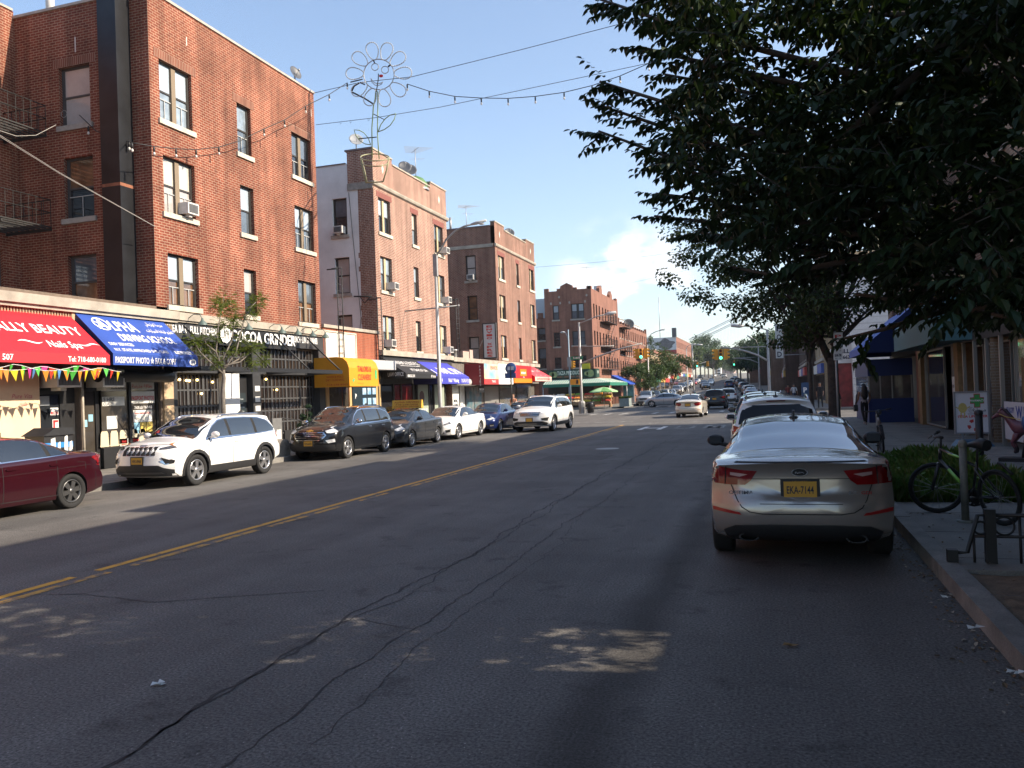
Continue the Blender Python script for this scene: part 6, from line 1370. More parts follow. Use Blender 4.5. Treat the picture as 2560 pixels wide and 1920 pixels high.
def place(root,x,y,rot=0,label='',group=None,cat='car',z=None,sc=None,slope=None):
 root.location=(x,y,zr(y)if z is None else z);root['kind']='thing';root.rotation_euler=(R(slope)if slope else 0,0,R(rot));
 if sc:root.scale=(sc,)*3
 tag(root,label,cat,group);return root
def recol(root,m_):
 for ch in root.children:
  if ch.name.startswith(('body','mirror'))and ch.material_slots[0].link=='OBJECT':ch.material_slots[0].material=m_
def ribbon(pts,w):
 out=[]
 for(x0,z0),(x1,z1)in zip(pts,pts[1:]):
  l=sqrt((x1-x0)**2+(z1-z0)**2);nx,nz=-(z1-z0)/l*w/2,(x1-x0)/l*w/2;ex,ez=(x1-x0)/l*w*.4,(z1-z0)/l*w*.4
  out.append([(x0-nx-ex,z0-nz-ez),(x1-nx+ex,z1-nz+ez),(x1+nx+ex,z1+nz+ez),(x0+nx-ex,z0+nz-ez)])
 return out
def mir(o):return[o,[(-a,c)for a,c in o]]
PARKL,PARKR='cars parked along the left kerb','cars parked along the right kerb'
# ---- the silver sedan right ahead
SIL=mat('paint_silver',(.40,.355,.315),.27,.55,coat=1,noise=.03,nscale=2.5)
D1=dict(SEDAN,rglass=SKYG,zt=[(-2.42,1.05),(-2.30,1.095),(-2.0,1.11),(-1.72,1.13)]+SEDAN['zt'][4:],zs=[(-2.42,.985),(-2.2,1.025),(-1.7,1.02)]+SEDAN['zs'][3:],ra=[(.25,.16),(.40,.03),(.56,0),(.68,.02),(.74,.075),(.97,.09),(1.06,.03),(1.2,.03)])
tl_out=[(.40,.885),(.56,.895),(.74,.925),(.86,.955),(.905,.96),(.915,.84),(.90,.755),(.70,.745),(.52,.745),(.46,.79)]
k_parts=[
('tail_lamp','rear',[tl_out],TAIL,dict(both=True,off=.008,step=.05)),
('tail_lamp_lens','rear',[[(.49,.85),(.58,.862),(.66,.868),(.66,.84),(.57,.825)]],TAILD,dict(both=True,off=.012,step=.05)),
('tail_lamp_seam','rear',[[(.695,.93),(.705,.93),(.72,.745),(.71,.745)]],SEAM,dict(both=True,off=.010)),
('reflector','rear',[[(.56,.455),(.84,.485),(.845,.52),(.80,.515),(.58,.48)]],REFL,dict(both=True,off=.008)),
('boot_seam','rear',ribbon([(-.46,.805),(.46,.805)],.006),SEAM,dict(off=.004,thick=.004)),
('boot_seam','rear',ribbon([(-.655,.742),(-.60,.60),(-.555,.53),(-.48,.485),(-.36,.468),(.36,.468),(.48,.485),(.555,.53),(.60,.60),(.655,.742)],.009),SEAM,dict(off=.004,thick=.004)),
('number_recess','rear',ribbon([(-.38,.565),(.38,.565)],.006),SEAM,dict(off=.003,thick=.003)),
('bumper_valance','rear',[[(-.74,.33),(-.62,.385),(-.3,.40),(.3,.40),(.62,.385),(.74,.33),(.70,.20),(-.70,.20)]],BLKP,dict(off=.014,step=.035)),
('badge','rear',[[(.075*cos(2*pi*k/18),.905+.036*sin(2*pi*k/18))for k in range(18)]],BLKP,dict(off=.010,step=.2)),
('lip','rear',[[(-.62,1.0),(.62,1.0),(.60,1.012),(-.60,1.012)]],SEAM,dict(off=.003,thick=.003)),
('roof_strip','top',[[(.535,.35),(.56,.35),(.575,-.85),(.55,-.85)],[(-.56,.35),(-.535,.35),(-.55,-.85),(-.575,-.85)]],SEAM,dict(off=.003)),
('fuel_seam','side-',[[(-1.62,.8),(-1.48,.8),(-1.48,.806),(-1.62,.806)]],SEAM,dict(off=.003)),
]
k_parts=[(q[0],q[1],[[(a,c+(.05 if q[0]in('lip','badge','bumper_valance')else.085))for a,c in o]for o in q[2]])+tuple(q[3:])if q[1]=='rear' else q for q in k_parts]
kia,bv=make_car('silver_sedan',D1,SIL,k_parts,'five',trim=CHR,mirrors=BLKP)
pl=plate(kia,bv,.785,'EKA-7144')
def on_rear(bvh,x,z,txt,h,m_,root,nm='lettering',w=None,up=.004):
 hit,nn,_,_=bvh.ray_cast(V((x,-5,z)),Y3);b=B();put_text(b,txt,hit-Y3*up,X3,Z3,h,lift=.006,bold=.02,width=w);return obj(nm,b,m_,root)
on_rear(bv,0,.943,'KIA',.03,CHR,kia,w=.085,up=.012);on_rear(bv,-.56,.74,'OPTIMA',.035,CHR,kia,w=.24);on_rear(bv,.48,.74,'EX',.035,CHR,kia,w=.08);on_rear(bv,.60,.74,'GDI',.03,REFL,kia,w=.09)
b=B()
for k in range(20):
 a0,a1=2*pi*k/20,2*pi*(k+1)/20;y_=bv.ray_cast(V((0,-5,.955)),Y3)[0].y-.018;P_=lambda a,s:(.078*s*cos(a),y_,.955+.038*s*sin(a));b.face([P_(a0,.86),P_(a1,.86),P_(a1,1),P_(a0,1)][::-1])
obj('badge_ring',b,CHR,kia)
b=B();yp=bv.ray_cast(V((0,-5,.79)),Y3)[0].y;put_text(b,'NEW YORK',(0,pl.data.vertices[0].co.y*0+bv.ray_cast(V((0,-5,.785)),Y3)[0].y-.0225,.851),X3,Z3,.022,lift=.003,bold=.01,width=.14);obj('plate_frame_text',b,PLATE,pl)
b=B();put_text(b,'ISLAND KIA',(0,bv.ray_cast(V((0,-5,.785)),Y3)[0].y-.0225,.687),X3,Z3,.020,lift=.003,bold=.02,width=.22);obj('plate_frame_text',b,WHITE,pl)
for s in(-1,1):
 b=B();y_=bv.ray_cast(V((s*.5,-5,.33)),Y3)[0].y
 for k in range(16):
  a0,a1=2*pi*k/16,2*pi*(k+1)/16;P_=lambda a,f_,dy:(s*.5+.1*f_*cos(a),y_+dy,.31+.042*f_*sin(a));b.face([P_(a0,1,-.02),P_(a1,1,-.02),P_(a1,.8,-.02),P_(a0,.8,-.02)]);b.face([P_(a0,1,-.02),P_(a0,1,.1),P_(a1,1,.1),P_(a1,1,-.02)])
 obj('exhaust_tip',b,BLKP,kia)
place(kia,.215,8.86+2.42*1.05,0,'silver sedan parked nearest on the right, seen from behind',PARKR,sc=1.05)
# ---- white crossover parked before it, seen over the sedan's roof
WHT_P=paint('white',(.78,.77,.74));BLK_P=paint('black',(.009,.0095,.011),coat=1);GRY_P=paint('dark_grey',(.040,.042,.046),.2);DRD_P=paint('maroon',(.030,.0035,.007),.15);BLU_P=paint('navy_blue',(.010,.020,.085),.2);SILV=paint('silver_far',(.40,.41,.42),.5);BGE_P=paint('beige_white',(.66,.60,.50),.1)
LBL_P=paint('pale_blue',(.28,.36,.44),.4);RED_P=paint('red_car',(.4,.02,.02),.2);BRN_P=paint('brown_car',(.12,.10,.085),.4)
suv_rear=[('tail_lamp','rear',[[(.60,1.05),(.80,1.10),(.93,1.12),(.935,.92),(.80,.90),(.62,.95)]],TAIL,dict(both=True,off=.01,step=.05)),('bumper_valance','rear',[[(-.80,.60),(-.55,.56),(.55,.56),(.80,.60),(.84,.38),(-.84,.38)]],BLKP,dict(off=.008)),
('reflector','rear',[[(.62,.60),(.82,.62),(.82,.65),(.62,.63)]],REFL,dict(both=True,off=.012)),('hatch_seam','rear',[[(-.74,.72),(.74,.72),(.74,.728),(-.74,.728)]],SEAM,dict(off=.004)),('brake_lamp','rear',[[(-.18,1.565),(.18,1.565),(.18,1.585),(-.18,1.585)]],TAIL,dict(off=.006)),('wiper','rear',[[(-.02,1.16),(.4,1.17),(.4,1.18),(-.02,1.19)]],SEAM,dict(off=.014))]
suv_front=[('headlamp','front',[[(.50,.86),(.72,.92),(.92,.96),(.925,.90),(.80,.84),(.56,.80)]],HEADL,dict(both=True,off=.008,step=.05)),('grille','front',[[(-.46,.86),(.46,.86),(.40,.68),(-.40,.68)]],SEAM,dict(off=.006)),('bumper_intake','front',[[(-.60,.52),(.60,.52),(.66,.36),(-.66,.36)]],BLKP,dict(off=.008))]
rg,bv=make_car('white_crossover',scaled(SUV,4.65,1.84,1.69),WHT_P,suv_rear+suv_front,'five',clad=BLKP,rails=CHR,trim=None);plate(rg,bv,.86)
ROGUE=rg
place(rg,.02,16.7+2.32,0,'white crossover with roof rails parked in front of the silver sedan',PARKR)
# ---- maroon sedan whose tail enters on the left
m_parts=[('tail_lamp','rear',[[(.52,.90),(.76,.96),(.905,.99),(.905,.78),(.78,.74),(.56,.80)]],TAIL,dict(both=True,off=.008,step=.05)),('tail_lamp','side-',[[(-2.36,.95),(-1.98,.965),(-1.92,.93),(-2.1,.83),(-2.3,.78)]],TAIL,dict(off=.007,step=.05)),('tail_lamp_lens','side-',[[(-2.36,.87),(-2.16,.84),(-2.2,.80),(-2.3,.76)]],TAILD,dict(off=.010,step=.05)),('tail_lamp','side+',[[(-2.36,.95),(-1.98,.965),(-1.92,.93),(-2.1,.83),(-2.3,.78)]],TAIL,dict(off=.007,step=.05)),
('crease','side-',[[(-1.9,.80),(1.9,.72),(1.9,.724),(-1.9,.806)]],SEAM,dict(off=.0015,thick=.002)),('fuel_door','side-',[[(-1.75,.86),(-1.55,.87),(-1.55,.876),(-1.75,.866)],[(-1.76,.86),(-1.75,.86),(-1.74,.72),(-1.75,.72)]],SEAM,dict(off=.002,thick=.003)),('headlamp','front',[[(.5,.68),(.86,.78),(.88,.70),(.56,.60)]],HEADL,dict(both=True,off=.008)),('bumper_seam','side-',[[(-2.0,.66),(-1.99,.66),(-2.02,.35),(-2.03,.35)]],SEAM,dict(off=.003))]
ma,bv=make_car('maroon_sedan',scaled(SEDAN,4.93,1.85,1.475),DRD_P,m_parts,'dark',trim=CHR,handles=DRD_P);plate(ma,bv,.72)
place(ma,-13.02-.93,11.55-.42,180,'maroon sedan cut off by the left edge of the picture',PARKL)
# ---- white SUV with slotted grille
jeep_D=scaled(SUV,4.63,1.86,1.67,rw=.37)
gr=[]
for k in range(7):
 c=(k-3)*.133;gr.append([(c-.050,.80),(c+.050,.80),(c+.052,.90),(c+.046,.975),(c-.046,.975),(c-.052,.90)])
grc=[[(a*1.0+(.012 if a>sum(x for x,_ in o)/len(o)else-.012),c+(.012 if c>.88 else-.012))for a,c in o]for o in gr]
j_parts=[('grille','front',grc,CHR,dict(off=.006,step=.2)),('grille','front',gr,SEAM,dict(off=.012,step=.2)),
('headlamp','front',[[(.50,.95),(.64,.985),(.80,1.02),(.91,1.05),(.93,1.01),(.85,.95),(.68,.92),(.52,.915)]],HEADD,dict(both=True,off=.008,step=.04)),('indicator','front',[[(.84,1.03),(.92,1.05),(.93,1.01),(.87,.97)]],AMB,dict(both=True,off=.012,step=.04)),
('fog_lamp','front',[[(.56,.66),(.80,.69),(.86,.66),(.84,.60),(.70,.57)]],CHR,dict(both=True,off=.007,step=.05)),('fog_lamp','front',[[(.60,.74),(.78,.675),(.83,.65),(.81,.61),(.70,.585)]],SEAM,dict(both=True,off=.012,step=.05)),
('bumper_intake','front',[[(-.55,.56),(.55,.56),(.66,.50),(.84,.45),(.84,.30),(-.84,.30),(-.84,.45),(-.66,.50)]],BLKP,dict(off=.008)),('bumper_lip','front',[[(-.60,.40),(.60,.40),(.66,.36),(-.66,.36)]],RIMD,dict(off=.016)),('hood_seam','front',[[(-.62,1.02),(.62,1.02),(.62,1.026),(-.62,1.026)]],SEAM,dict(off=.003)),('emblem','front',[[(-.10,.995),(.10,.995),(.10,1.012),(-.10,1.012)]],CHR,dict(off=.006))]+suv_rear
je,bv=make_car('white_suv',jeep_D,WHT_P,j_parts,'five',clad=BLKP,rails=CHR,handles=WHT_P,trim=CHR);plate(je,bv,.66,'HEK-8968',rear=False)
place(je,-13.15-.93,17.72,180,'white SUV with slotted grille parked before the driving school',PARKL)
# ---- black SUV with chrome grille
e_parts=[('grille','front',[[(-.50,.90),(.50,.90),(.60,.80),(.46,.64),(-.46,.64),(-.60,.80)]],CHR,dict(off=.008)),('grille_mesh','front',[[(-.47,.875),(.47,.875),(.55,.80),(.43,.665),(-.43,.665),(-.55,.80)]],SEAM,dict(off=.013)),('grille_bar','front',[[(-.52,z),(.52,z),(.52,z+.018),(-.52,z+.018)]for z in(.72,.77,.82)],CHR,dict(off=.018)),('grille_bar','front',[[(-.42,.975),(.42,.975),(.46,.94),(-.46,.94)]],CHR,dict(off=.008)),('grille_mesh','front',[[(-.40,.967),(.40,.967),(.43,.947),(-.43,.947)]],SEAM,dict(off=.012)),('emblem','front',[[(-.12,.925),(.12,.925),(.12,.955),(-.12,.955)],[(-.04,.905),(.04,.905),(.04,.975),(-.04,.975)]],mat('emblem_gold',(.5,.33,.08),.3,.7),dict(off=.02)),
('headlamp','front',[[(.52,.94),(.70,.99),(.86,1.05),(.925,1.08),(.935,1.0),(.90,.90),(.72,.86),(.60,.87)]],HEADL,dict(both=True,off=.008,step=.04)),('fog_lamp','front',[[(.58,.64),(.82,.68),(.84,.58),(.66,.55)]],HEADL,dict(both=True,off=.008)),('bumper_intake','front',[[(-.82,.50),(.82,.50),(.84,.32),(-.84,.32)]],BLKP,dict(off=.008))]+suv_rear
eq,bv=make_car('black_suv',scaled(SUV,4.62,1.85,1.69,rw=.36),BLK_P,e_parts,'twin',rails=CHR,trim=CHR,handles=CHR,clad=None,mirrors=CHR);plate(eq,bv,.55,'HXU-6435',rear=False)
place(eq,-13.22-.93,25.15,180,'black SUV with wide chrome grille parked before the black restaurant',PARKL)
# ---- sedans seen from the front
def sedan_front(hl,grille='plain',fog=True,hm=HEADL):
 p=[('headlamp','front',[hl],hm,dict(both=True,off=.008,step=.04)),('bumper_intake','front',[[(-.5,.45),(.5,.45),(.58,.30),(-.58,.30)]],SEAM,dict(off=.006))]
 if grille=='plain':p.append(('grille','front',[[(-.34,.68),(.34,.68),(.30,.60),(-.30,.60)]],SEAM,dict(off=.006)))
 if grille=='spindle':p+=[('grille','front',[[(-.36,.70),(.36,.70),(.22,.56),(.42,.30),(-.42,.30),(-.22,.56)]],CHR,dict(off=.006)),('grille_mesh','front',[[(-.33,.685),(.33,.685),(.20,.56),(.38,.315),(-.38,.315),(-.20,.56)]],SEAM,dict(off=.010))]
 if grille=='hex':p+=[('grille','front',[[(-.44,.70),(.44,.70),(.40,.48),(.30,.40),(-.30,.40),(-.40,.48)]],SEAM,dict(off=.006)),('grille_bar','front',[[(-.42,z),(.42,z),(.42,z+.012),(-.42,z+.012)]for z in(.50,.55,.60,.65)],CHR,dict(off=.012))]
 if fog:p.append(('fog_lamp','front',[[(.62,.44),(.82,.48),(.80,.36),(.66,.34)]],SEAM if grille!='hex' else CHR,dict(both=True,off=.008)))
 return p
srear=[('tail_lamp','rear',[[(.44,.90),(.70,.93),(.90,.96),(.91,.78),(.70,.75),(.46,.80)]],TAIL,dict(both=True,off=.009,step=.05)),('boot_seam','rear',[[(-.62,.56),(.62,.56),(.62,.567),(-.62,.567)]],SEAM,dict(off=.004)),('bumper_valance','rear',[[(-.66,.34),(.66,.34),(.62,.25),(-.62,.25)]],BLKP,dict(off=.006)),('reflector','rear',[[(.6,.46),(.82,.48),(.82,.50),(.6,.48)]],REFL,dict(both=True,off=.008))]
co,bv=make_car('grey_sedan',scaled(SEDAN,4.36,1.76,1.465,rw=.32),GRY_P,sedan_front([(.50,.70),(.66,.80),(.82,.88),(.90,.90),(.89,.80),(.80,.70),(.62,.64)],'plain',True)+srear,'ten',handles=GRY_P);plate(co,bv,.50,rear=False)
COR=co
place(co,-13.3-.88,30.15,180,'dark grey sedan carrying a yellow driving school roof board',PARKL)
rs=thing('roof_board','yellow driving school board standing on the dark grey sedan','roof sign',(-14.18,30.4,1.465));b=B();b.prism([(-.11,0),(.11,0),(.05,.33),(-.05,.33)],(-14.83,30.4,1.475),Y3,Z3,X3,0,1.3);bd=obj('board',b,mat('board_yellow',(.66,.40,.05),.5),rs)
Ns=V((0,-.33,-.06)).normalized()
letters(bd,[('ALPHA DRIVING',V((-14.18,30.4-.08,1.475+.21)),X3,V((0,.06,.33)),.075,dict(bold=.03,width=1.1)),('718-238-2626',V((-14.18,30.4-.093,1.475+.12)),X3,V((0,.06,.33)),.06,dict(bold=.03,width=1.0)),('STUDENT DRIVER',V((-14.18,30.4-.105,1.475+.035)),X3,V((0,.06,.33)),.06,dict(bold=.03,width=1.1))],mat('board_letters',(.35,.08,.02),.6))
b=B();b.box(-14.8,-14.7,30.31,30.49,1.455,1.474);b.box(-13.66,-13.56,30.31,30.49,1.455,1.474);obj('foot',b,BLKP,rs)
lx,bv=make_car('white_sedan',scaled(SEDAN,4.87,1.84,1.46,rw=.34),WHT_P,sedan_front([(.50,.66),(.62,.74),(.80,.80),(.89,.83),(.88,.76),(.78,.70),(.60,.65)],'spindle',True,HEADD)+srear,'twin',handles=WHT_P,trim=None);plate(lx,bv,.50,rear=False)
place(lx,-13.2-.92,34.95,180,'white luxury sedan parked between the grey and the blue sedan',PARKL)
so_,bv=make_car('blue_sedan',scaled(SEDAN,4.85,1.86,1.475,rw=.335),BLU_P,sedan_front([(.48,.68),(.66,.76),(.86,.84),(.90,.80),(.82,.70),(.62,.64)],'hex',True)+srear,'ten',handles=CHR,trim=CHR);plate(so_,bv,.46,rear=False)
place(so_,-13.0-.93,40.1,180,'navy blue sedan parked behind the white luxury sedan',PARKL)
c2=dup(COR);recol(c2,BLK_P);place(c2,-13.9,45.6,180,'black sedan mostly hidden behind the moving white SUV',PARKL)
# ---- moving white SUV coming towards us
p_parts=[('headlamp','front',[[(.48,.88),(.70,.93),(.92,1.06),(.945,1.02),(.90,.92),(.66,.84),(.50,.83)]],HEADL,dict(both=True,off=.008,step=.04)),('grille','front',[[(-.50,.93),(.50,.93),(.44,.74),(-.44,.74)]],SEAM,dict(off=.006)),('grille_bar','front',[[(-.52,.90),(.52,.90),(.50,.93),(-.50,.93)],[(-.46,.83),(.46,.83),(.45,.86),(-.45,.86)],[(-.44,.77),(.44,.77),(.43,.79),(-.43,.79)]],CHR,dict(off=.014)),('emblem','front',[[(-.05,.84),(-.035,.84),(-.03,.875),(.03,.875),(.035,.84),(.05,.84),(.06,.92),(.04,.92),(.035,.89),(-.035,.89),(-.04,.92),(-.06,.92)]],CHR,dict(off=.022,step=.3)),
('fog_lamp','front',[[(.54,.64),(.86,.68),(.88,.56),(.80,.52),(.58,.55)]],SEAM,dict(both=True,off=.008)),('bumper_intake','front',[[(-.62,.50),(.62,.50),(.80,.44),(.84,.32),(-.84,.32),(-.80,.44)]],BLKP,dict(off=.008)),('bumper_lip','front',[[(-.6,.40),(.6,.40),(.6,.375),(-.6,.375)]],CHR,dict(off=.014))]+suv_rear
pi_,bv=make_car('white_suv',scaled(SUV,4.94,1.99,1.77,rw=.375),WHT_P,p_parts,'twin',rails=CHR,handles=WHT_P,clad=BLKP);plate(pi_,bv,.60,rear=False)
place(pi_,-11.25,40.5,178,'white three row SUV driving towards the camera past the parked cars')
MOV='vehicles moving on the avenue'
# ---- traffic going away
cw,bv=make_car('white_sedan',scaled(SEDAN,4.53,1.70,1.48,rw=.315),BGE_P,[('tail_lamp','rear',[[(.40,.86),(.52,.93),(.72,.95),(.84,.93),(.85,.78),(.66,.73),(.50,.74)]],TAIL,dict(both=True,off=.009,step=.05))]+srear[1:],'ten');plate(cw,bv,.80)
place(cw,-5.15,54.6,-1.5,'cream white sedan driving away, nearest in the intersection',MOV)
es,bv=make_car('black_suv',scaled(SUV,4.55,1.84,1.68),BLK_P,suv_rear+suv_front,'five',clad=BLKP);plate(es,bv,.86)
ESC=es;place(es,-4.75,72.0,0,'black SUV driving away just ahead of the cream sedan',MOV)
bw=dup(ROGUE);place(bw,-4.6,90.5,0,'white SUV driving away beyond the black one',MOV)
au,bv=make_car('silver_sedan',scaled(SEDAN,4.48,1.80,1.42,rw=.335),SILV,sedan_front([(.5,.68),(.86,.78),(.88,.70),(.56,.62)],'hex')+srear,'five',trim=CHR)
AUD=au;place(au,-10.6,84.5,88,'silver sedan turning left across the avenue into the side street',MOV)
def far(src,colr,x,y,rot,label,group,sl=None):
 o=dup(src);recol(o,colr);place(o,x+bend(y),y,rot+(R(0)if y<108 else 3.3),label,group,slope=sl);return o
bk=far(ESC,BLU_P,-5.0,168,0,'dark blue SUV driving away up the avenue',MOV);far(ROGUE,SILV,-3.4,238,0,'silver SUV further up the avenue with red lamps',MOV);far(ROGUE,WHT_P,-5.5,312,0,'white SUV on the rise of the hill',MOV);far(COR,GRY_P,-9.5,168,180,'brown grey sedan coming down the hill towards us',MOV);recol(bpy.data.objects[bpy.data.objects[-1].name]if False else bk,BLU_P)
far(COR,LBL_P,-9.2,208,180,'pale blue sedan coming down the hill',MOV);far(ESC,BRN_P,-9.4,250,180,'brown SUV coming down the hill further back',MOV);far(ESC,BLK_P,-10.2,185,180,'black SUV coming down the hill with its lamps lit',MOV);far(AUD,BLK_P,-2.2,275,0,'black sedan climbing the hill on the right',MOV);far(COR,WHT_P,-9.3,330,180,'white sedan far up the hill',MOV)
LP=[(ROGUE,SILV,93.5,'silver SUV parked beyond the produce corner'),(ESC,BLK_P,100.5,'black SUV parked second beyond the produce corner'),(ROGUE,WHT_P,110,'white SUV parked third beyond the produce corner'),(COR,BLU_P,119,'dark blue sedan parked by the street trees on the left'),(AUD,SILV,126,'silver sedan parked by the street trees on the left'),(ESC,BRN_P,140,'dark brown SUV parked beyond the left street trees'),(COR,WHT_P,149,'white sedan parked beyond the left street trees'),(ESC,BLK_P,160,'black SUV parked on the left rise'),(AUD,LBL_P,172,'pale blue sedan parked on the left rise'),(COR,GRY_P,184,'grey sedan parked on the left rise'),(ROGUE,WHT_P,197,'white SUV parked on the left rise'),(COR,BLK_P,212,'black sedan parked before the mural block'),(AUD,RED_P,230,'red sedan parked before the mural block'),(ROGUE,SILV,248,'silver SUV parked before the mural block'),(COR,WHT_P,266,'white sedan parked high on the left'),(AUD,GRY_P,284,'grey sedan parked high on the left'),(ESC,BLK_P,305,'black SUV parked highest on the left')]
for src,c,y,lb in LP:far(src,c,-13.9,y,180,lb,'cars parked up the left side of the hill')
RP=[(ESC,BLK_P,-.25,25.3,'black SUV parked third from the camera on the right'),(ROGUE,GRY_P,-.4,32.0,'dark grey crossover with roof rails parked fourth on the right'),(AUD,BLK_P,-.3,39.2,'black sedan parked fifth on the right'),(ROGUE,WHT_P,-2.6,122,'white SUV parked beyond the side street on the right'),(COR,SILV,-2.6,113,'silver sedan parked first beyond the right side street'),(COR,BLK_P,-2.6,134,'black sedan parked before the long dark brick row'),(ESC,GRY_P,-2.6,147,'grey SUV parked before the low brown row'),(AUD,SILV,-2.6,160,'silver sedan parked before the low brown row'),(ESC,BLK_P,-2.6,176,'black SUV parked by the trees on the right rise'),(COR,BRN_P,-2.6,195,'brown sedan parked by the trees on the right rise'),(ROGUE,BLK_P,-2.6,216,'black crossover parked by the trees on the right rise'),(AUD,GRY_P,-2.6,240,'grey sedan parked high on the right')]
for src,c,x,y,lb in RP:far(src,c,x,y,0,lb,PARKR if y<50 else 'cars parked up the right side of the hill')
o=dup(AUD);recol(o,BLK_P);place(o,-21.5,70.5,90,'black car waiting in the left side street behind the signal pole')
# lorry far up
t=thing('lorry','white box lorry far up the hill in the middle of the avenue','lorry',(-8+bend(360),360,zr(360)));X_,Y_,Z_=-8+bend(360),360,zr(360)
b=B();b.box(X_-1.2,X_+1.2,Y_+1.9,Y_+7,Z_+1.0,Z_+3.5);obj('box',b,mat('lorry_white',(.62,.64,.66),.6),t)
b=B();b.prism([(0,.5),(1.8,.5),(1.8,2.6),(.6,2.6),(.1,1.6)],(X_-1.1,Y_,Z_),Y3,Z3,X3,0,2.2);cb_=obj('cab',b,WHT_P,t);b=B();b.face([(X_-1.0,Y_+.13,Z_+1.65),(X_+1.0,Y_+.13,Z_+1.65),(X_+.95,Y_+.52,Z_+2.5),(X_-.95,Y_+.52,Z_+2.5)]);obj('windscreen',b,GLASS,cb_)
b=B();b.box(X_-1.0,X_+1.0,Y_-.03,Y_-.002,Z_+.7,Z_+1.2);obj('grille',b,BLKP,t)
for y_ in(1.0,5.4):
 for s in(-1,1):b=B();b.lathe([(.01,.12),(.3,.12),(.45,.1),(.48,0),(.45,-.12),(.01,-.12)],(X_+s*.95,Y_+y_,Z_+.48),X3,18);obj('wheel',b,RUB,t)
 # ------------------------------------------------------------------ trees
BARK=mat('bark_dark',(.055,.045,.037),.9,noise=.35,nscale=9,bump=.6,bscale=30);BARKG=mat('bark_grey',(.16,.14,.12),.9,noise=.3,nscale=9,bump=.5,bscale=30)
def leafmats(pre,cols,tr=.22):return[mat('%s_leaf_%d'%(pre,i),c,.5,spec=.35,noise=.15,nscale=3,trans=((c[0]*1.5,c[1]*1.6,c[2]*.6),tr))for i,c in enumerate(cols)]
class Leaves:
 def __init__(s,seed=1):s.v,s.f,s.m,s.r=[],[],[],random.Random(seed)
 def leaf(s,p,d,up,L,w,mi=None,fold=.18,droop=.12):
  d=d.normalized();a=d.cross(up)
  if a.length<1e-4:a=d.orthogonal()
  a.normalize();n=a.cross(d);i=len(s.v);f=n*(w*fold*2)
  s.v+=[p,p+d*(.32*L)+a*w+f,p+d*(.66*L)+a*(w*.78)+f*.8,p+d*L-n*(droop*L),p+d*(.66*L)-a*(w*.78)+f*.8,p+d*(.32*L)-a*w+f]
  s.f+=[(i,i+1,i+2,i+3),(i,i+3,i+4,i+5)];m_=s.r.randrange(3)if mi is None else mi;s.m+=[m_,m_]
 def twig(s,p,d,n,L,w,gap,droop=.5,size_var=.3):
  """alternate leaves hanging off both sides of a twig; returns the twig's points"""
  r=s.r;d=d.normalized();pts=[p.copy()];side=d.cross(Z3)
  if side.length<.05:side=V((1,0,0))
  side.normalize()
  for k in range(n):
   p=p+d*gap;d=(d+V((r.uniform(-.06,.06),r.uniform(-.06,.06),-.02+r.uniform(-.05,.04)))).normalized();pts.append(p.copy())
   sg=1 if k%2 else-1;t=k/n;sc=(.75+.5*sin(pi*min(1,.15+t*.9)))*r.uniform(1-size_var,1+size_var*.6)
   ld=(d*r.uniform(.35,.75)+side*(sg*r.uniform(.5,.95))-Z3*r.uniform(droop*.4,droop*1.5)).normalized()
   s.leaf(p,ld,(Z3+side*sg*r.uniform(-.2,.6)+d*r.uniform(-.3,.3)).normalized(),L*sc,w*sc)
  s.leaf(p,d-Z3*.2,Z3,L*.8,w*.75)
  return pts
 def build(s,name,mats,parent):
  me=bpy.data.meshes.new(name);o_=ROOT[parent.name];me.from_pydata([v-o_ for v in s.v],[],s.f);me.polygons.foreach_set('material_index',s.m)
  for m_ in mats:me.materials.append(m_)
  me.update();o=bpy.data.objects.new(name,me);COL.objects.link(o);o.parent=parent;return o
def limb_pts(a,b,rd,n=6,bow=.06):
 L_=(b-a).length;off=V((0,0,0));out=[]
 for k in range(n+1):
  t=k/n;w=sin(pi*t);off=off+V((rd.uniform(-1,1),rd.uniform(-1,1),rd.uniform(-1,1)))*L_*.018
  out.append(a.lerp(b,t)+off*w+Z3*(bow*L_*w))
 return out
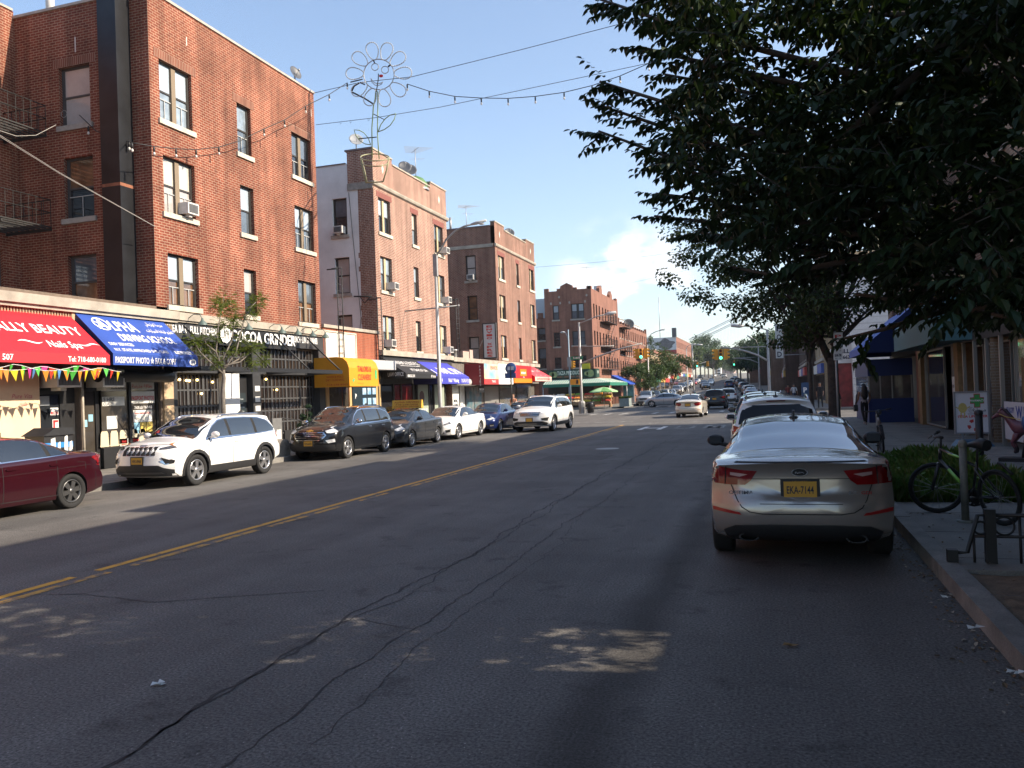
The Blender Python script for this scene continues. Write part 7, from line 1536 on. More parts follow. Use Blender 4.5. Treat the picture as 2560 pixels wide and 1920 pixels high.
 # ---- the near tree: its trunk stands in the earth pit just outside the right edge, its boughs hang across the view
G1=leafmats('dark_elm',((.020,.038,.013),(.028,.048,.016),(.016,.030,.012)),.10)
T1=V((2.75,4.4,.1));t1=thing('street_tree','large dark elm hanging over the picture from the upper right, nearest tree','tree',T1,'street trees on the right pavement')
rd=random.Random(17);wood=B();lv=Leaves(5)
fork=T1+V((-.15,.2,3.0));wood.tube([T1-Z3*.2,T1+V((0,.05,.3)),T1+V((-.05,.1,1.5)),fork],.2,12,rs=[.30,.23,.19,.18])
edge=[
([(2200,60),(1900,40),(1700,10),(1560,-40)],7.4,8.0),([(2150,190),(1850,110),(1650,50),(1494,-4)],7.0,8.2),([(2200,260),(1900,190),(1730,150),(1602,118)],7.2,7.8),([(2050,300),(1900,240),(1760,205),(1662,186)],8.5,8.8),
([(2250,430),(1880,330),(1680,262),(1500,204)],7.0,8.0),([(2150,450),(1850,385),(1660,318),(1502,264)],7.6,8.4),([(2200,540),(1880,462),(1670,392),(1497,328)],7.2,8.2),([(2100,520),(1900,480),(1760,440),(1622,398)],8.2,8.6),
([(2150,590),(1950,545),(1770,500),(1640,484)],7.4,8.2),([(2100,620),(1950,590),(1780,556),(1636,540)],8.0,8.6),([(2200,650),(2000,630),(1860,600),(1740,580)],7.5,8.2),([(2300,620),(2080,660),(1940,690),(1830,668)],7.0,7.8),
([(2400,640),(2200,660),(2060,690),(1960,700)],7.2,8.0),([(2500,690),(2330,720),(2230,750),(2140,735)],6.5,7.5),([(2620,740),(2520,750),(2440,775),(2380,800)],6.2,7.0),([(2560,700),(2440,720),(2360,740),(2280,770)],6.8,7.5),
([(2420,760),(2300,795),(2200,826),(2110,846)],7.6,8.2),([(2680,780),(2600,780),(2540,800),(2480,785)],5.8,6.2),([(2300,-60),(2050,-80),(1800,-90),(1600,-120)],7.2,8.0),([(2500,660),(2420,690),(2350,720),(2250,700)],6.4,7.0)]
sparse_tip={16}
hub=[fork+V((-.5,1.0,.5)),fork+V((-.9,2.0,1.4)),fork+V((-.3,1.8,2.6)),fork+V((-.2,2.0,.1))]
for h_ in hub:wood.tube(limb_pts(fork-Z3*.1,h_,rd,5),.1,9,rs=[.14,.13,.12,.11,.10,.09])
for i,(path,y0,y1)in enumerate(edge):
 pts=[atY(px,py,y0+(y1-y0)*k/(len(path)-1))for k,(px,py)in enumerate(path)]
 h_=min(hub,key=lambda q:(q-pts[0]).length);full=limb_pts(h_,pts[0],rd,4,.02)[:-1]+pts
 n=len(full);wood.tube(full,.03,6,rs=[.05*(1-k/n)+.006 for k in range(n)])
 # leafy sprays along the bough
 for(p,q)in zip(full[2:],full[3:]):
  seg=(q-p);m_=max(2,int(seg.length/.085))
  if i in sparse_tip and p is not full[-2]:m_=1 if q is not full[-1]else 5
  for k in range(m_):
   b0=p.lerp(q,(k+rd.random())/m_);d=seg.normalized();sd_=V((rd.uniform(-1,1),rd.uniform(-1,1),rd.uniform(-.7,.35)))
   tw=lv.twig(b0,d*.8+sd_*.75,rd.randint(5,11),.092,.024,.036)
   if rd.random()<.5:wood.tube([tw[0],tw[len(tw)//2],tw[-1]],.004,3)
 tw=lv.twig(full[-1]-(full[-1]-full[-2]).normalized()*.35,(full[-1]-full[-2]),11,.095,.025,.035)
def inpoly(x,y,P):
 c=False;j=len(P)-1
 for i in range(len(P)):
  if(P[i][1]>y)!=(P[j][1]>y)and x<(P[j][0]-P[i][0])*(y-P[i][1])/(P[j][1]-P[i][1])+P[i][0]:c=not c
  j=i
 return c
from mathutils import noise as mnoise
MASK=[(1640,-160),(1600,0),(1680,100),(1740,180),(1690,240),(1660,330),(1720,430),(1760,520),(1860,590),(1960,640),(2120,660),(2200,680),(2330,720),(2450,745),(2580,760),(2760,790),(2900,600),(2900,-160)]
cnt=0
while cnt<2500:
 px,py=rd.uniform(1600,2900),rd.uniform(-160,880)
 if not inpoly(px,py,MASK):continue
 nv=mnoise.noise(V((px/115,py/95,2.3)))+.45*mnoise.noise(V((px/45,py/40,7.1)))
 dens=.12+.05*((px-1600)/900)+.10*max(0,(py-350)/500)
 if nv>dens+.04:continue
 Y_=rd.uniform(5.6,9.6)if px<2300 else rd.uniform(5.0,8.8);p=atY(px,py,Y_)
 d=V((rd.uniform(-1,.6),rd.uniform(-.6,1),rd.uniform(-.45,.35)));tw=lv.twig(p,d,rd.randint(6,11),.092,.025,.036);cnt+=1
 if rd.random()<.25:wood.tube([tw[0]-d*.1,tw[len(tw)//2],tw[-1]],.005,3)
for k in range(420):
 p=T1+V((rd.gauss(0,1.7),min(1.0,rd.gauss(-1.5,1.4)),max(4.6,6.2+rd.gauss(0,.8))));lv.twig(p,V((rd.uniform(-1,1),rd.uniform(-1,1),rd.uniform(-.4,.4))),9,.095,.026,.036)
for k in range(470):  # unseen twigs added to dapple the sun coming through the alley
 p=V((rd.uniform(2.2,4.9),rd.uniform(5.2,8.6),rd.uniform(3.0,5.4)))
 if p.x/p.y<.30:continue
 lv.twig(p,V((rd.uniform(-1,1),rd.uniform(-1,1),rd.uniform(-.4,.4))),9,.095,.028,.04)
for(px,py,Y_)in((2140,40,7.5),(2260,340,7.2),(2420,420,6.8),(1960,470,7.6),(2340,200,7.0)):
 e=atY(px,py,Y_);wood.tube(limb_pts(min(hub,key=lambda q:(q-e).length),e,rd,6,.03),.03,7,rs=[.055,.05,.045,.038,.03,.022,.012])
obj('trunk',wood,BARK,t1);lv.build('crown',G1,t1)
# ---- generic street tree with a crown of clumps
def tree(name,label,base,h,rx,rz,zc,leafm,n,leaf,group=None,trunk_r=.14,seed=1,bark=BARKG,lobes=14,lean=(0,0),flat=1.0,holes=.25,category='tree',spiky=0):
 base=V(base);t=thing(name,label,category,base,group);r=random.Random(seed);w=B();lv=Leaves(seed+50)
 top=base+V((lean[0],lean[1],zc*.8));fk=base.lerp(top,.55)
 w.tube([base-Z3*.15,base+Z3*.3,fk,top],trunk_r,8,rs=[trunk_r*1.35,trunk_r,trunk_r*.8,trunk_r*.35])
 C=base+V((lean[0],lean[1],zc));lob=[]
 for k in range(lobes):
  a=2*pi*r.random();u=r.uniform(-1,1);s_=sqrt(1-u*u)*r.uniform(.45,.85);c=C+V((rx*s_*cos(a),rx*s_*sin(a),rz*u*.72));lr=r.uniform(.28,.45)*rx;lob.append((c,lr))
  if k<9:w.tube(limb_pts(fk.lerp(top,r.random()*.7),c,r,4,.03),trunk_r*.3,5,rs=[trunk_r*.42,trunk_r*.33,trunk_r*.24,trunk_r*.15,trunk_r*.07])
 if spiky:
  for k in range(spiky):lob.append((C+V((r.uniform(-.3,.3)*rx,r.uniform(-.3,.3)*rx,rz*(.75+.45*k/spiky))),rx*.16))
 wts=[l[1]**2 for l in lob];tot=sum(wts);k=0
 for(c,lr),wt_ in zip(lob,wts):
  for _ in range(int(n*wt_/tot)):
   d=V((r.gauss(0,1),r.gauss(0,1),r.gauss(0,1))).normalized();q=c+V((d.x*lr,d.y*lr,d.z*lr*.72*flat))*(r.random()**.4)*r.uniform(.7,1.15)
   if mnoise.noise(q*(1.6/max(.5,rx/3)))>.5-holes*.9:continue
   ld=(d*.6+V((r.uniform(-1,1),r.uniform(-1,1),r.uniform(-1,.3)))).normalized();lv.leaf(q,ld,(Z3+d*.7+V((r.uniform(-.5,.5),r.uniform(-.5,.5),0))).normalized(),leaf*r.uniform(.7,1.25),leaf*.36*r.uniform(.8,1.1))
 obj('trunk',w,bark,t);lv.build('crown',leafm,t);return t
G2=leafmats('linden',((.045,.068,.020),(.060,.080,.024),(.034,.055,.018)),.22)
# second tree: dark trunk behind the parked cars
T2=V((1.95,30.3,.15));t2=thing('street_tree','linden with forked dark trunk standing behind the parked white crossover','tree',T2,'street trees on the right pavement')
w=B();r=random.Random(8);lv=Leaves(9);fk=T2+V((0,0,2.6))
w.tube([T2-Z3*.1,T2+Z3*.4,T2+Z3*1.4,fk],.2,10,rs=[.25,.21,.185,.18]);w.tube([fk-Z3*.3,fk+V((-.5,.2,1.0)),fk+V((-1.1,.3,2.2)),fk+V((-2.0,0,3.4))],.1,8,rs=[.13,.12,.09,.05]);w.tube([fk-Z3*.3,fk+V((.25,0,1.3)),fk+V((.5,.2,3.0)),fk+V((.3,0,5.0))],.1,8,rs=[.13,.11,.08,.04])
lob=[]
for k in range(46):
 a=2*pi*r.random();u=r.uniform(-.95,1);s_=sqrt(max(0,1-u*u))**.7*r.uniform(.35,.92);c=T2+V((4.7*s_*cos(a)-.1,4.7*s_*sin(a),6.7+3.3*u));lr=r.uniform(.75,1.25)
 if c.z<4.0 and c.x<-1.0:continue
 lob.append((c,lr));f0=fk+V((r.uniform(-.8,.4),0,r.uniform(.3,2.2)));w.tube(limb_pts(f0,c,r,5,.03),.03,5,rs=[.06,.05,.04,.03,.02,.01])
for(px,py,Y_)in((1690,575,29.5),(1720,640,30),(1685,690,29),(1740,735,30),(1800,760,30),(1850,770,30.5),(1760,600,30.5),(1820,690,30),(1790,650,31)):lob.append((atY(px,py,Y_),.72))
for c,lr in lob:
 for _ in range(int(430*lr*lr)):
  d=V((r.gauss(0,1),r.gauss(0,1),r.gauss(0,1))).normalized();q=c+V((d.x,d.y,d.z*.6))*lr*(r.random()**.45)
  if mnoise.noise(q*.9)>.34:continue
  lv.leaf(q,(d*.5+V((r.uniform(-1,1),r.uniform(-1,1),r.uniform(-1,.2)))).normalized(),(Z3+d*.5+V((r.uniform(-.4,.4),r.uniform(-.4,.4),0))).normalized(),.135*r.uniform(.7,1.2),.052*r.uniform(.8,1.15))
obj('trunk',w,BARK,t2);lv.build('crown',G2,t2)
tree('street_tree','thin lopped tree with bare boughs beyond the forked linden',(1.75,43.2,.15),7,2.0,1.4,5.4,G2,2200,.13,'street trees on the right pavement',.13,21,BARK,9)
# ---- left pavement
G3=leafmats('locust',((.13,.175,.04),(.16,.19,.05),(.09,.13,.035)),.35)
P_=atX(557,990,-15.75);T3=V((-15.75,P_.y,.15));t3=thing('young_tree','young feathery locust tree in front of the black restaurant','tree',T3);w=B();r=random.Random(3);lv=Leaves(31)
f_=lambda px,py,dx=0:atX(px,py,-15.75+dx)
w.tube([T3-Z3*.1,f_(557,985),f_(560,945),f_(558,925)],.06,8,rs=[.075,.065,.055,.05])
br_=[([(558,930),(540,880),(545,820),(556,765),(560,740)],0),([(560,925),(590,880),(610,800),(625,770),(640,755)],.3),([(558,935),(525,905),(500,880),(482,850)],-.3),([(560,915),(600,905),(630,880),(645,860)],.4),([(556,900),(580,850),(585,800),(590,775)],-.2),([(540,880),(515,860),(505,830),(500,870)],-.5),([(560,920),(610,890),(620,925),(636,905)],.2)]
for path,dx in br_:
 pts=[f_(px,py,dx*k/3)for k,(px,py)in enumerate(path)];w.tube(pts,.02,6,rs=[.03-.022*k/(len(pts)-1)for k in range(len(pts))])
clm=[(560,745,.42,0),(542,765,.35,.2),(575,770,.4,-.2),(640,760,.36,.3),(625,785,.28,.3),(650,745,.25,.3),(590,795,.35,0),(560,810,.4,-.1),(500,865,.38,-.4),(482,850,.3,-.4),(520,880,.3,-.3),(530,845,.3,-.1),(600,850,.36,0),(625,870,.35,.3),(645,862,.25,.3),(630,905,.3,.2),(540,905,.25,-.1),(660,900,.22,.3),(575,880,.25,0)]
for px,py,cr_,dx in clm:
 c=f_(px,py,dx)
 for _ in range(int(70*cr_/.35)):
  d=V((r.gauss(0,1),r.gauss(0,1),r.gauss(0,.7)));d.normalize();q=c+d*cr_*.75*r.random()**.5;ax=(d+V((r.uniform(-1,1),r.uniform(-1,1),r.uniform(-.6,.3)))).normalized();sd_=ax.cross(Z3).normalized()
  for k in range(5):
   for sg in(-1,1):lv.leaf(q+ax*(.035*k),(ax*.4+sd_*sg-Z3*.15),Z3,.055,.013)
obj('trunk',w,BARKG,t3);lv.build('crown',G3,t3)
G4=leafmats('pear',((.045,.085,.022),(.06,.10,.028),(.035,.065,.02)),.25)
tree('street_tree','short round tree on the left pavement beyond the produce corner',(-16.2,103.5,.15),5,2.3,2.0,3.3,G4,4200,.2,'trees on the left pavement',.11,5,lobes=16)
tree('street_tree','second round tree beside the short one, left pavement',(-16.0,109.5,.15),5,2.2,2.0,3.6,G4,3800,.2,'trees on the left pavement',.11,6,lobes=15)
tree('street_tree','tall spire topped tree on the left pavement before the mural block',(-16.3,119,.3),9,2.9,3.2,5.4,G4,6500,.22,'trees on the left pavement',.15,7,lobes=22,spiky=6)
tree('street_tree','dark leaning tree right of the spire topped one',(-15.2,125,.4),6,2.6,1.6,5.0,G4,3600,.22,'trees on the left pavement',.12,9,lobes=12,lean=(1.4,0))
G5=leafmats('far_dark',((.035,.068,.024),(.048,.082,.028),(.026,.052,.020)),.2);G6=leafmats('far_light',((.075,.115,.04),(.06,.10,.035),(.09,.125,.045)),.25)
FT=[(1752,300,17,5.5,G5),(1772,318,18,6,G5),(1792,345,17,6,G5),(1740,285,15,4.5,G6),(1806,400,15,6,G6),(1784,290,12,4,G6),(1763,350,18,6,G5),(1815,520,13,7,G6),(1842,540,12,7,G6),(1828,590,12,8,G5),(1800,560,14,8,G5)]
desc=['broad','tall','wide','light green','pale','small bright','rear','farthest pale','farthest right','farthest middle','farthest dark']
for i,(px,Y_,h_,r_,g_)in enumerate(FT):
 x=atY(px,950,Y_).x;tree('distant_tree','%s tree at the head of the avenue, left of the right hand signals'%desc[i],(x,Y_,zr(Y_)),h_,r_,h_*.36,h_*.6,g_,2600,.62,'trees at the top of the avenue',.3,60+i,lobes=20,holes=.1)
FR_=[(1870,200,11.5,4.2),(1898,190,12,4.6),(1925,180,12.5,4.6),(1852,240,11,4.2),(1845,300,11,5),(1948,165,12,4.4),(1900,215,12,4.6)]
dr=['rounded','dense','tall','smaller','remote','nearest','hidden']
for i,(px,Y_,h_,r_)in enumerate(FR_):
 x=atY(px,950,Y_).x;tree('distant_tree','%s dark tree on the right side of the avenue behind the curved signal arm'%dr[i],(x,Y_,zr(Y_)),h_,r_,h_*.36,h_*.62,G5,2600,.5,'trees up the right side of the avenue',.25,80+i,lobes=20,holes=.1)
 # potted conifer by the restaurant
tree('potted_conifer','small dark green conifer in a pot beside the restaurant',(-17.2,atX(765,1060,-17.2).y,.45),1.6,.34,.8,.75,leafmats('conifer',((.02,.05,.018),(.028,.06,.02),(.016,.04,.015)),.1),2600,.06,None,.03,44,lobes=16,holes=0,category='plant')
tree('potted_shrub','reddish brown shrub in a pot beside the law office',(-18.0,atX(975,1010,-18.0).y,.45),1.2,.30,.5,.6,leafmats('russet',((.20,.10,.035),(.16,.09,.03),(.10,.09,.03)),.2),1500,.07,None,.03,45,lobes=12,holes=0,category='plant')
for(x,px,lb,m_)in((-17.2,765,'square grey pot holding the conifer',mat('pot_grey',(.1,.1,.1),.8)),(-18.0,975,'terracotta pot holding the russet shrub',mat('pot_terracotta',(.3,.12,.06),.8))):
 y_=atX(px,1050,x).y;t=thing('plant_pot',lb,'pot',(x,y_,.15));b=B();b.lathe([(.01,0),(.17,0),(.24,.32),(.25,.34),(.22,.34),(.20,.28),(.01,.28)],(x,y_,.15),Z3,16);obj('pot',b,m_,t)
 # grass and weeds in the far pit
lv=Leaves(77);r=random.Random(77);gp_=thing('grass','long green weeds growing in the tree pit','grass',(2.4,15.7,.12));gp_['kind']='stuff'
for k in range(15000):
 x,y_=r.uniform(PIT2[0]-.05,PIT2[1]+.05),r.uniform(PIT2[2]+.05,PIT2[3]);hgt=.22+.30*max(0,mnoise.noise(V((x*1.1,y_*.8,0)))+.35)*r.uniform(.5,1.3)
 d=V((r.uniform(-.55,.55),r.uniform(-.55,.55),1)).normalized();p=V((x,y_,.11));lv.leaf(p,d,V((r.uniform(-1,1),r.uniform(-1,1),.2)).normalized(),hgt,.0065,droop=.3)
for k in range(160):
 x,y_=r.uniform(PIT2[0],PIT2[1]),r.uniform(PIT2[2],PIT2[3]);lv.leaf(V((x,y_,.15+r.random()*.3)),V((r.uniform(-1,1),r.uniform(-1,1),.2)),Z3,.09,.03)
lv.build('blades',leafmats('grass',((.070,.145,.024),(.095,.17,.034),(.12,.15,.045)),.25),gp_)
# dry leaves and grit gathered along the right gutter
lv=Leaves(5);r=random.Random(55);gl_=thing('gutter_debris','dry leaf scraps gathered along the right kerb','leaf litter',(1.3,5,0));gl_['kind']='stuff'
for k in range(700):
 y_=r.uniform(2,13)if r.random()<.8 else r.uniform(13,40);x=KR-.03-abs(r.gauss(0,.13))if r.random()<.75 else r.uniform(1.6,3.2);z=.006 if x<KR else.158
 lv.leaf(V((x,y_,z)),V((r.uniform(-1,1),r.uniform(-1,1),r.uniform(0,.2))),V((r.uniform(-.3,.3),r.uniform(-.3,.3),1)),r.uniform(.015,.05),r.uniform(.006,.018))
lv.build('leaf_scraps',[mat('dry_scrap_0',(.16,.10,.05),.9),mat('dry_scrap_1',(.10,.07,.04),.9),mat('dry_scrap_2',(.28,.25,.20),.9)],gl_)
# ------------------------------------------------------------------ street furniture
GALV=mat('lamp_post_steel',(.34,.335,.32),.5,.35,noise=.15,nscale=3);SIGY=mat('signal_yellow',(.62,.30,.03),.5);LENSG=mat('lens_green_lit',(.02,.5,.3),.3,emit=((.05,1,.55),3.2));LENSD=mat('lens_dark',(.02,.012,.01),.3);LENSO=mat('lens_red_off',(.09,.012,.01),.3)
def cobra(label,x,y,top,arm,r0=.11,extra=None,z0=.15,group='street lamps'):
 t=thing('street_lamp',label,'street lamp',(x,y,z0+zr(y)),group);b=B();zb=z0+zr(y);b.tube([(x,y,zb),(x,y,zb+.5),(x,y,top)],r0,10,rs=[r0*1.5,r0,r0*.62]);b.lathe([(.2,0),(.22,.3),(.15,.5),(.12,.55)],(x,y,zb),Z3,12);obj('post',b,GALV,t)
 b=B();b.tube([(x,y,top-.02)]+arm,.05,8);obj('arm',b,GALV,t)
 e,d=V(arm[-1]),(V(arm[-1])-V(arm[-2])).normalized();b=B();b.tube([e-d*.1,e+d*.15,e+d*.70],.1,8,rs=[.05,.085,.06]);h=obj('lamp_head',b,mat('lamp_head_grey',(.40,.41,.41),.45),t);b=B();b.ball(e+d*.45-Z3*.1,.12,(1.2,1,.45));obj('lens',b,mat('lamp_lens',(.5,.5,.48),.2),h)
 return t
yl=atX(1097,900,-15.45).y;zt_=atY(1097,640,yl).z
a_=[atY(px,py,yl)for px,py in((1103,622),(1116,598),(1138,577),(1160,566),(1182,560))]
lm=cobra('tall grey lamp post with curved arm before the brick block with grey side',-15.45,yl,zt_,a_)
b=B();p0,p1=atY(1012,778,yl),atY(1146,764,yl);b.tube([p0,p1],.035,6);b.ball(p1,.06);b.box(-15.55,-15.35,yl-.09,yl+.09,atY(1097,690,yl).z,atY(1097,640,yl).z+.1);b.tube([p0,atY(1000,850,yl)],.008,3);obj('cross_bar',b,GALV,lm)
def head(parent,P,face=-Y3,lit=2,h=.255,m_=None,side=False):
 """three lens signal head hanging at P (centre)"""
 F=V(face).normalized();U=Z3.cross(F)*-1;b=B();b.obox(P,U,Z3,F,-h/2,h/2,-h*1.5,h*1.5,-.14,.12);hd=obj('signal_head',b,m_ or SIGY,parent)
 for k in range(3):
  c=V(P)+Z3*(h*(1-k));b=B();b.lathe([(.001,.13),(.098,.125)],c,F,14);obj('lens',b,LENSG if(k==lit and not side)else LENSO if k==0 else LENSD,hd)
  b=B();n=10
  for j in range(n):
   t0,t1=R(-20+220*j/n),R(-20+220*(j+1)/n);q=lambda t,f:c+(U*cos(t)+Z3*sin(t))*.11+F*f;b.face([q(t0,.12),q(t1,.12),q(t1,.28),q(t0,.28)])
  obj('visor',b,m_ or SIGY,hd)
 return hd
def signal(label,x,y,ztop,arm,heads,bar=None,lamp=None,r0=.12,basez=.15):
 t=thing('traffic_signal',label,'traffic signal',(x,y,zr(y)+basez),'traffic signals');b=B();zb=zr(y)+basez;b.tube([(x,y,zb),(x,y,zb+.9),(x,y,ztop)],r0,10,rs=[r0*1.15,r0*.9,r0*.7]);b.lathe([(.26,0),(.26,.85),(.2,.95),(.13,1.0)],(x,y,zb),Z3,8,smooth=False);obj('pole',b,GALV,t)
 b=B();b.tube(arm,.06,8,rs=[.08-.04*k/(len(arm)-1)for k in range(len(arm))]);obj('mast_arm',b,GALV,t)
 for(P,f,s_)in heads:head(t,V(P),f,side=s_)
 if bar:b=B();b.tube(bar,.035,6);obj('cross_bar',b,GALV,t)
 if lamp:
  b=B();b.tube(lamp,.045,7);l_=obj('lamp_arm',b,GALV,t);e,d=V(lamp[-1]),(V(lamp[-1])-V(lamp[-2])).normalized();b=B();b.tube([e-d*.1,e+d*.2,e+d*.8],.1,8,rs=[.06,.15,.1]);obj('lamp_head',b,mat('lamp_head_grey',(.40,.41,.41),.45),l_)
 return t
ys1=63.2;f1=lambda px,py:atY(px,py,ys1);xs1=f1(1452,940).x
hp=f1(1603,884)
sg1=signal('traffic signal with straight rising arm at the left corner, green lit',xs1,ys1,f1(1449,806).z,[f1(1451,910),f1(1490,893),f1(1550,872),f1(1606,858)],[(hp,-Y3,False),(hp+V((.34,.15,0)),X3,True),(hp+V((-.34,.15,0)),-X3,True)],[f1(1434,866),f1(1535,865)],[f1(1450,808),f1(1470,800),f1(1492,791),f1(1515,786)])
b=B();q=f1(1438,955);b.box(q.x-.36,q.x+.36,ys1-.2,ys1+.15,q.z-.22,q.z+.22);pd=obj('pedestrian_signal',b,SIGY,sg1);b=B();b.box(q.x+.12,q.x+.3,ys1-.21,ys1-.201,q.z-.15,q.z+.15);obj('screen',b,LENSD,pd)
b=B();put_text(b,'5 AVE',(f1(1443,897).x,ys1-.16,f1(1443,897).z),X3,Z3,.16,lift=.012,bold=.02);q=f1(1443,895);bb2=B();bb2.box(q.x-.5,q.x+.5,ys1-.16,ys1-.13,q.z-.14,q.z+.14);st_=obj('street_name_plate',bb2,mat('street_sign_green',(.02,.16,.08),.5),sg1);obj('lettering',b,WHITE,st_)
t=thing('lamp_column','slim galvanised lamp column with short hooked arm across the side street','street lamp',(-16.6,82.5,.15),'street lamps');f2=lambda px,py:atY(px,py,82.5);x_=f2(1425,950).x;b=B();b.tube([(x_,82.5,.15),(x_,82.5,f2(1421,824).z)],.1,8,rs=[.1,.06]);obj('post',b,mat('post_blue_grey',(.25,.33,.38),.5),t);b=B();b.tube([(x_,82.5,f2(1421,858).z),f2(1418,840),f2(1413,831),f2(1408,829)],.045,6);obj('arm',b,GALV,t);b=B();b.ball(f2(1407,831),.22,(1.3,.8,.5));obj('lamp_head',b,mat('lamp_head_grey',(.40,.41,.41),.45),t);head(t,f2(1432,912),X3,side=True);b=B();q=f2(1424,905);b.box(q.x-.2,q.x+.2,82.3,82.35,q.z-.5,q.z+.5);obj('sign_back',b,GALV,t)
ys2=61.6;f1=lambda px,py:atY(px,py,ys2);xs2=f1(1921,900).x;hp=f1(1802,886)
signal('traffic signal with long curved arm reaching in from the right corner, green lit',xs2,ys2,f1(1915,824).z,[f1(1920,902),f1(1894,888),f1(1867,878.5),f1(1837,872),f1(1813,869.5),f1(1801,868)],[(hp,-Y3,False),(hp+V((.34,.15,0)),X3,True),(hp+V((-.34,.15,0)),-X3,True)],[f1(1831,869),f1(1930,866)],[f1(1916,824),f1(1895,819),f1(1870,815.5),f1(1856,815)])
ys3=128;f3=lambda px,py:atY(px,py,ys3);x3_=f3(1733,930).x
signal('smaller traffic signal beyond, left side near the mural block',x3_,ys3,f3(1732,862).z,[f3(1733,918),f3(1745,911),f3(1766,904)],[(f3(1743,911),-Y3,False),(f3(1768,910),X3,True)],[f3(1698,907),f3(1743,902)],[f3(1732,862),f3(1740,862),f3(1743,862)],basez=.0)
ys4=126;f4=lambda px,py:atY(px,py,ys4);x4_=f4(1898,930).x
signal('smaller traffic signal beyond, right side before the dark trees',x4_,ys4,f4(1896,866).z,[f4(1898,908),f4(1876,899),f4(1850,896),f4(1834,896)],[(f4(1835,907),-Y3,False)],[f4(1836,895),f4(1890,893)],[f4(1896,866),f4(1890,850),f4(1880,845)],basez=0)
yl2=104;f5=lambda px,py:atY(px,py,yl2);cobra('distant lamp post curving over the road before the brick row',f5(1621,930).x,yl2,f5(1620,862).z,[f5(1622,845),f5(1628,835),f5(1640,829),f5(1650,826)])
yl3=150;f6=lambda px,py:atY(px,py,yl3);cobra('lamp post on the left before the mural block',f6(1718,930).x,yl3,f6(1717,872).z,[f6(1719,865),f6(1725,862),f6(1730,861)])
# bus stop pole on the left pavement
yb=atX(1278,960,-15.5).y;fb=lambda px,py:atY(px,py,yb);t=thing('bus_stop_sign','bus stop pole with round blue head by the white sign panel','bus stop sign',(-15.5,yb,.15));b=B();b.tube([(-15.5,yb,.15),(-15.5,yb,fb(1277,915).z)],.045,8);obj('post',b,IRON,t)
c=fb(1277,921);b=B();b.lathe([(.001,.03),(.34,.03),(.36,0),(.34,-.03),(.001,-.03)],c,Y3,20);hd=obj('roundel',b,mat('stop_blue',(.03,.08,.22),.5),t);b=B();b.box(c.x-.2,c.x+.2,yb-.036,yb-.031,c.z-.1,c.z+.12);obj('bus_symbol',b,mat('stop_pale',(.5,.55,.6),.5),hd)
b=B();q=fb(1278,939);b.box(q.x-.4,q.x+.3,yb-.02,yb+.02,q.z-.16,q.z+.16);obj('route_plate',b,mat('stop_blue',(.03,.08,.22),.5),t)
# parking sign post by the forked tree
t=thing('parking_sign','tall white parking regulation plates on a post beside the forked tree','sign',(2.25,28.6,.15));fp=lambda px,py:atY(px,py,28.6);x_=fp(2090,900).x;b=B();b.tube([(x_,28.6,.15),(x_,28.6,fp(2090,828).z)],.035,8);obj('post',b,GALV,t)
for(y0,y1,txt,m_)in((832,855,'P',NR),(857,881,'2 HR',NK),(882,900,'8AM-7PM',NK)):
 a,c=fp(2083,y0),fp(2103,y1);b=B();b.box(a.x,a.x+.28,28.54,28.56,c.z,a.z);p_=obj('plate',b,NW,t);letters(p_,[(txt,V((a.x+.14,28.54,c.z+(a.z-c.z)*.45)),X3,Z3,.1,dict(bold=.03,width=.2)),('\u2190\u2192',V((a.x+.14,28.54,c.z+.03)),X3,Z3,.05,dict(width=.18))],m_)
 # parking meter box, ad panel, bins
t=thing('parking_meter','blue parking pay station marked P on the far corner','parking meter',(2.0,62.2,.15));b=B();b.box(1.85,2.35,62,62.35,.9,1.95);bx_=obj('cabinet',b,mat('meter_blue',(.02,.06,.14),.5),t);letters(bx_,[('P',V((2.1,62,1.25)),X3,Z3,.36,dict(bold=.04))],WHITE);b=B();b.box(1.95,2.25,62.05,62.3,.15,.899);obj('pedestal',b,mat('meter_blue',(.02,.06,.14),.5),t)
def basket(P,label):
 t=thing('litter_basket',label,'litter bin',P,'litter baskets');b=B();P=V(P)
 for k in range(18):a=2*pi*k/18;b.tube([P+V((.24*cos(a),.24*sin(a),.02)),P+V((.31*cos(a),.31*sin(a),.92))],.012,4)
 for z,r_ in((.04,.24),(.45,.275),(.9,.31)):b.tube([P+V((r_*cos(2*pi*k/16),r_*sin(2*pi*k/16),z))for k in range(17)],.016,4)
 obj('wire_basket',b,IRON,t);b=B();b.lathe([(.01,.05),(.22,.05),(.27,.75),(.2,.85),(.01,.9)],P,Z3,14);obj('liner',b,mat('bin_liner',(.03,.03,.033),.4,noise=.2),t)
basket((xs1+.75,ys1-.3,.15),'dark wire litter basket at the foot of the left signal pole')
yq=atX(95,1060,-16.9).y;t=thing('rubbish_bin','black wheeled bin with blue tape and torn papers before the cream panel','bin',(-16.9,yq,.15));b=B();b.prism([(-.36,0),(.36,0),(.42,1.15),(-.42,1.15)],(-16.9,yq+.3,.15),Y3,Z3,X3,-.3,.3);obj('bin_body',b,mat('bin_black',(.02,.021,.023),.5,noise=.15),t);b=B();b.prism([(-.48,1.15),(.46,1.15),(.40,1.32),(-.1,1.34)],(-16.9,yq+.3,.152),Y3,Z3,X3,-.36,.34);obj('lid',b,mat('bin_black',(.02,.021,.023),.5),t);b=B();b.box(-16.599,-16.595,yq-.1,yq+.72,1.0,1.13);obj('blue_tape',b,mat('tape_blue',(.03,.22,.55),.5),t);b=B()
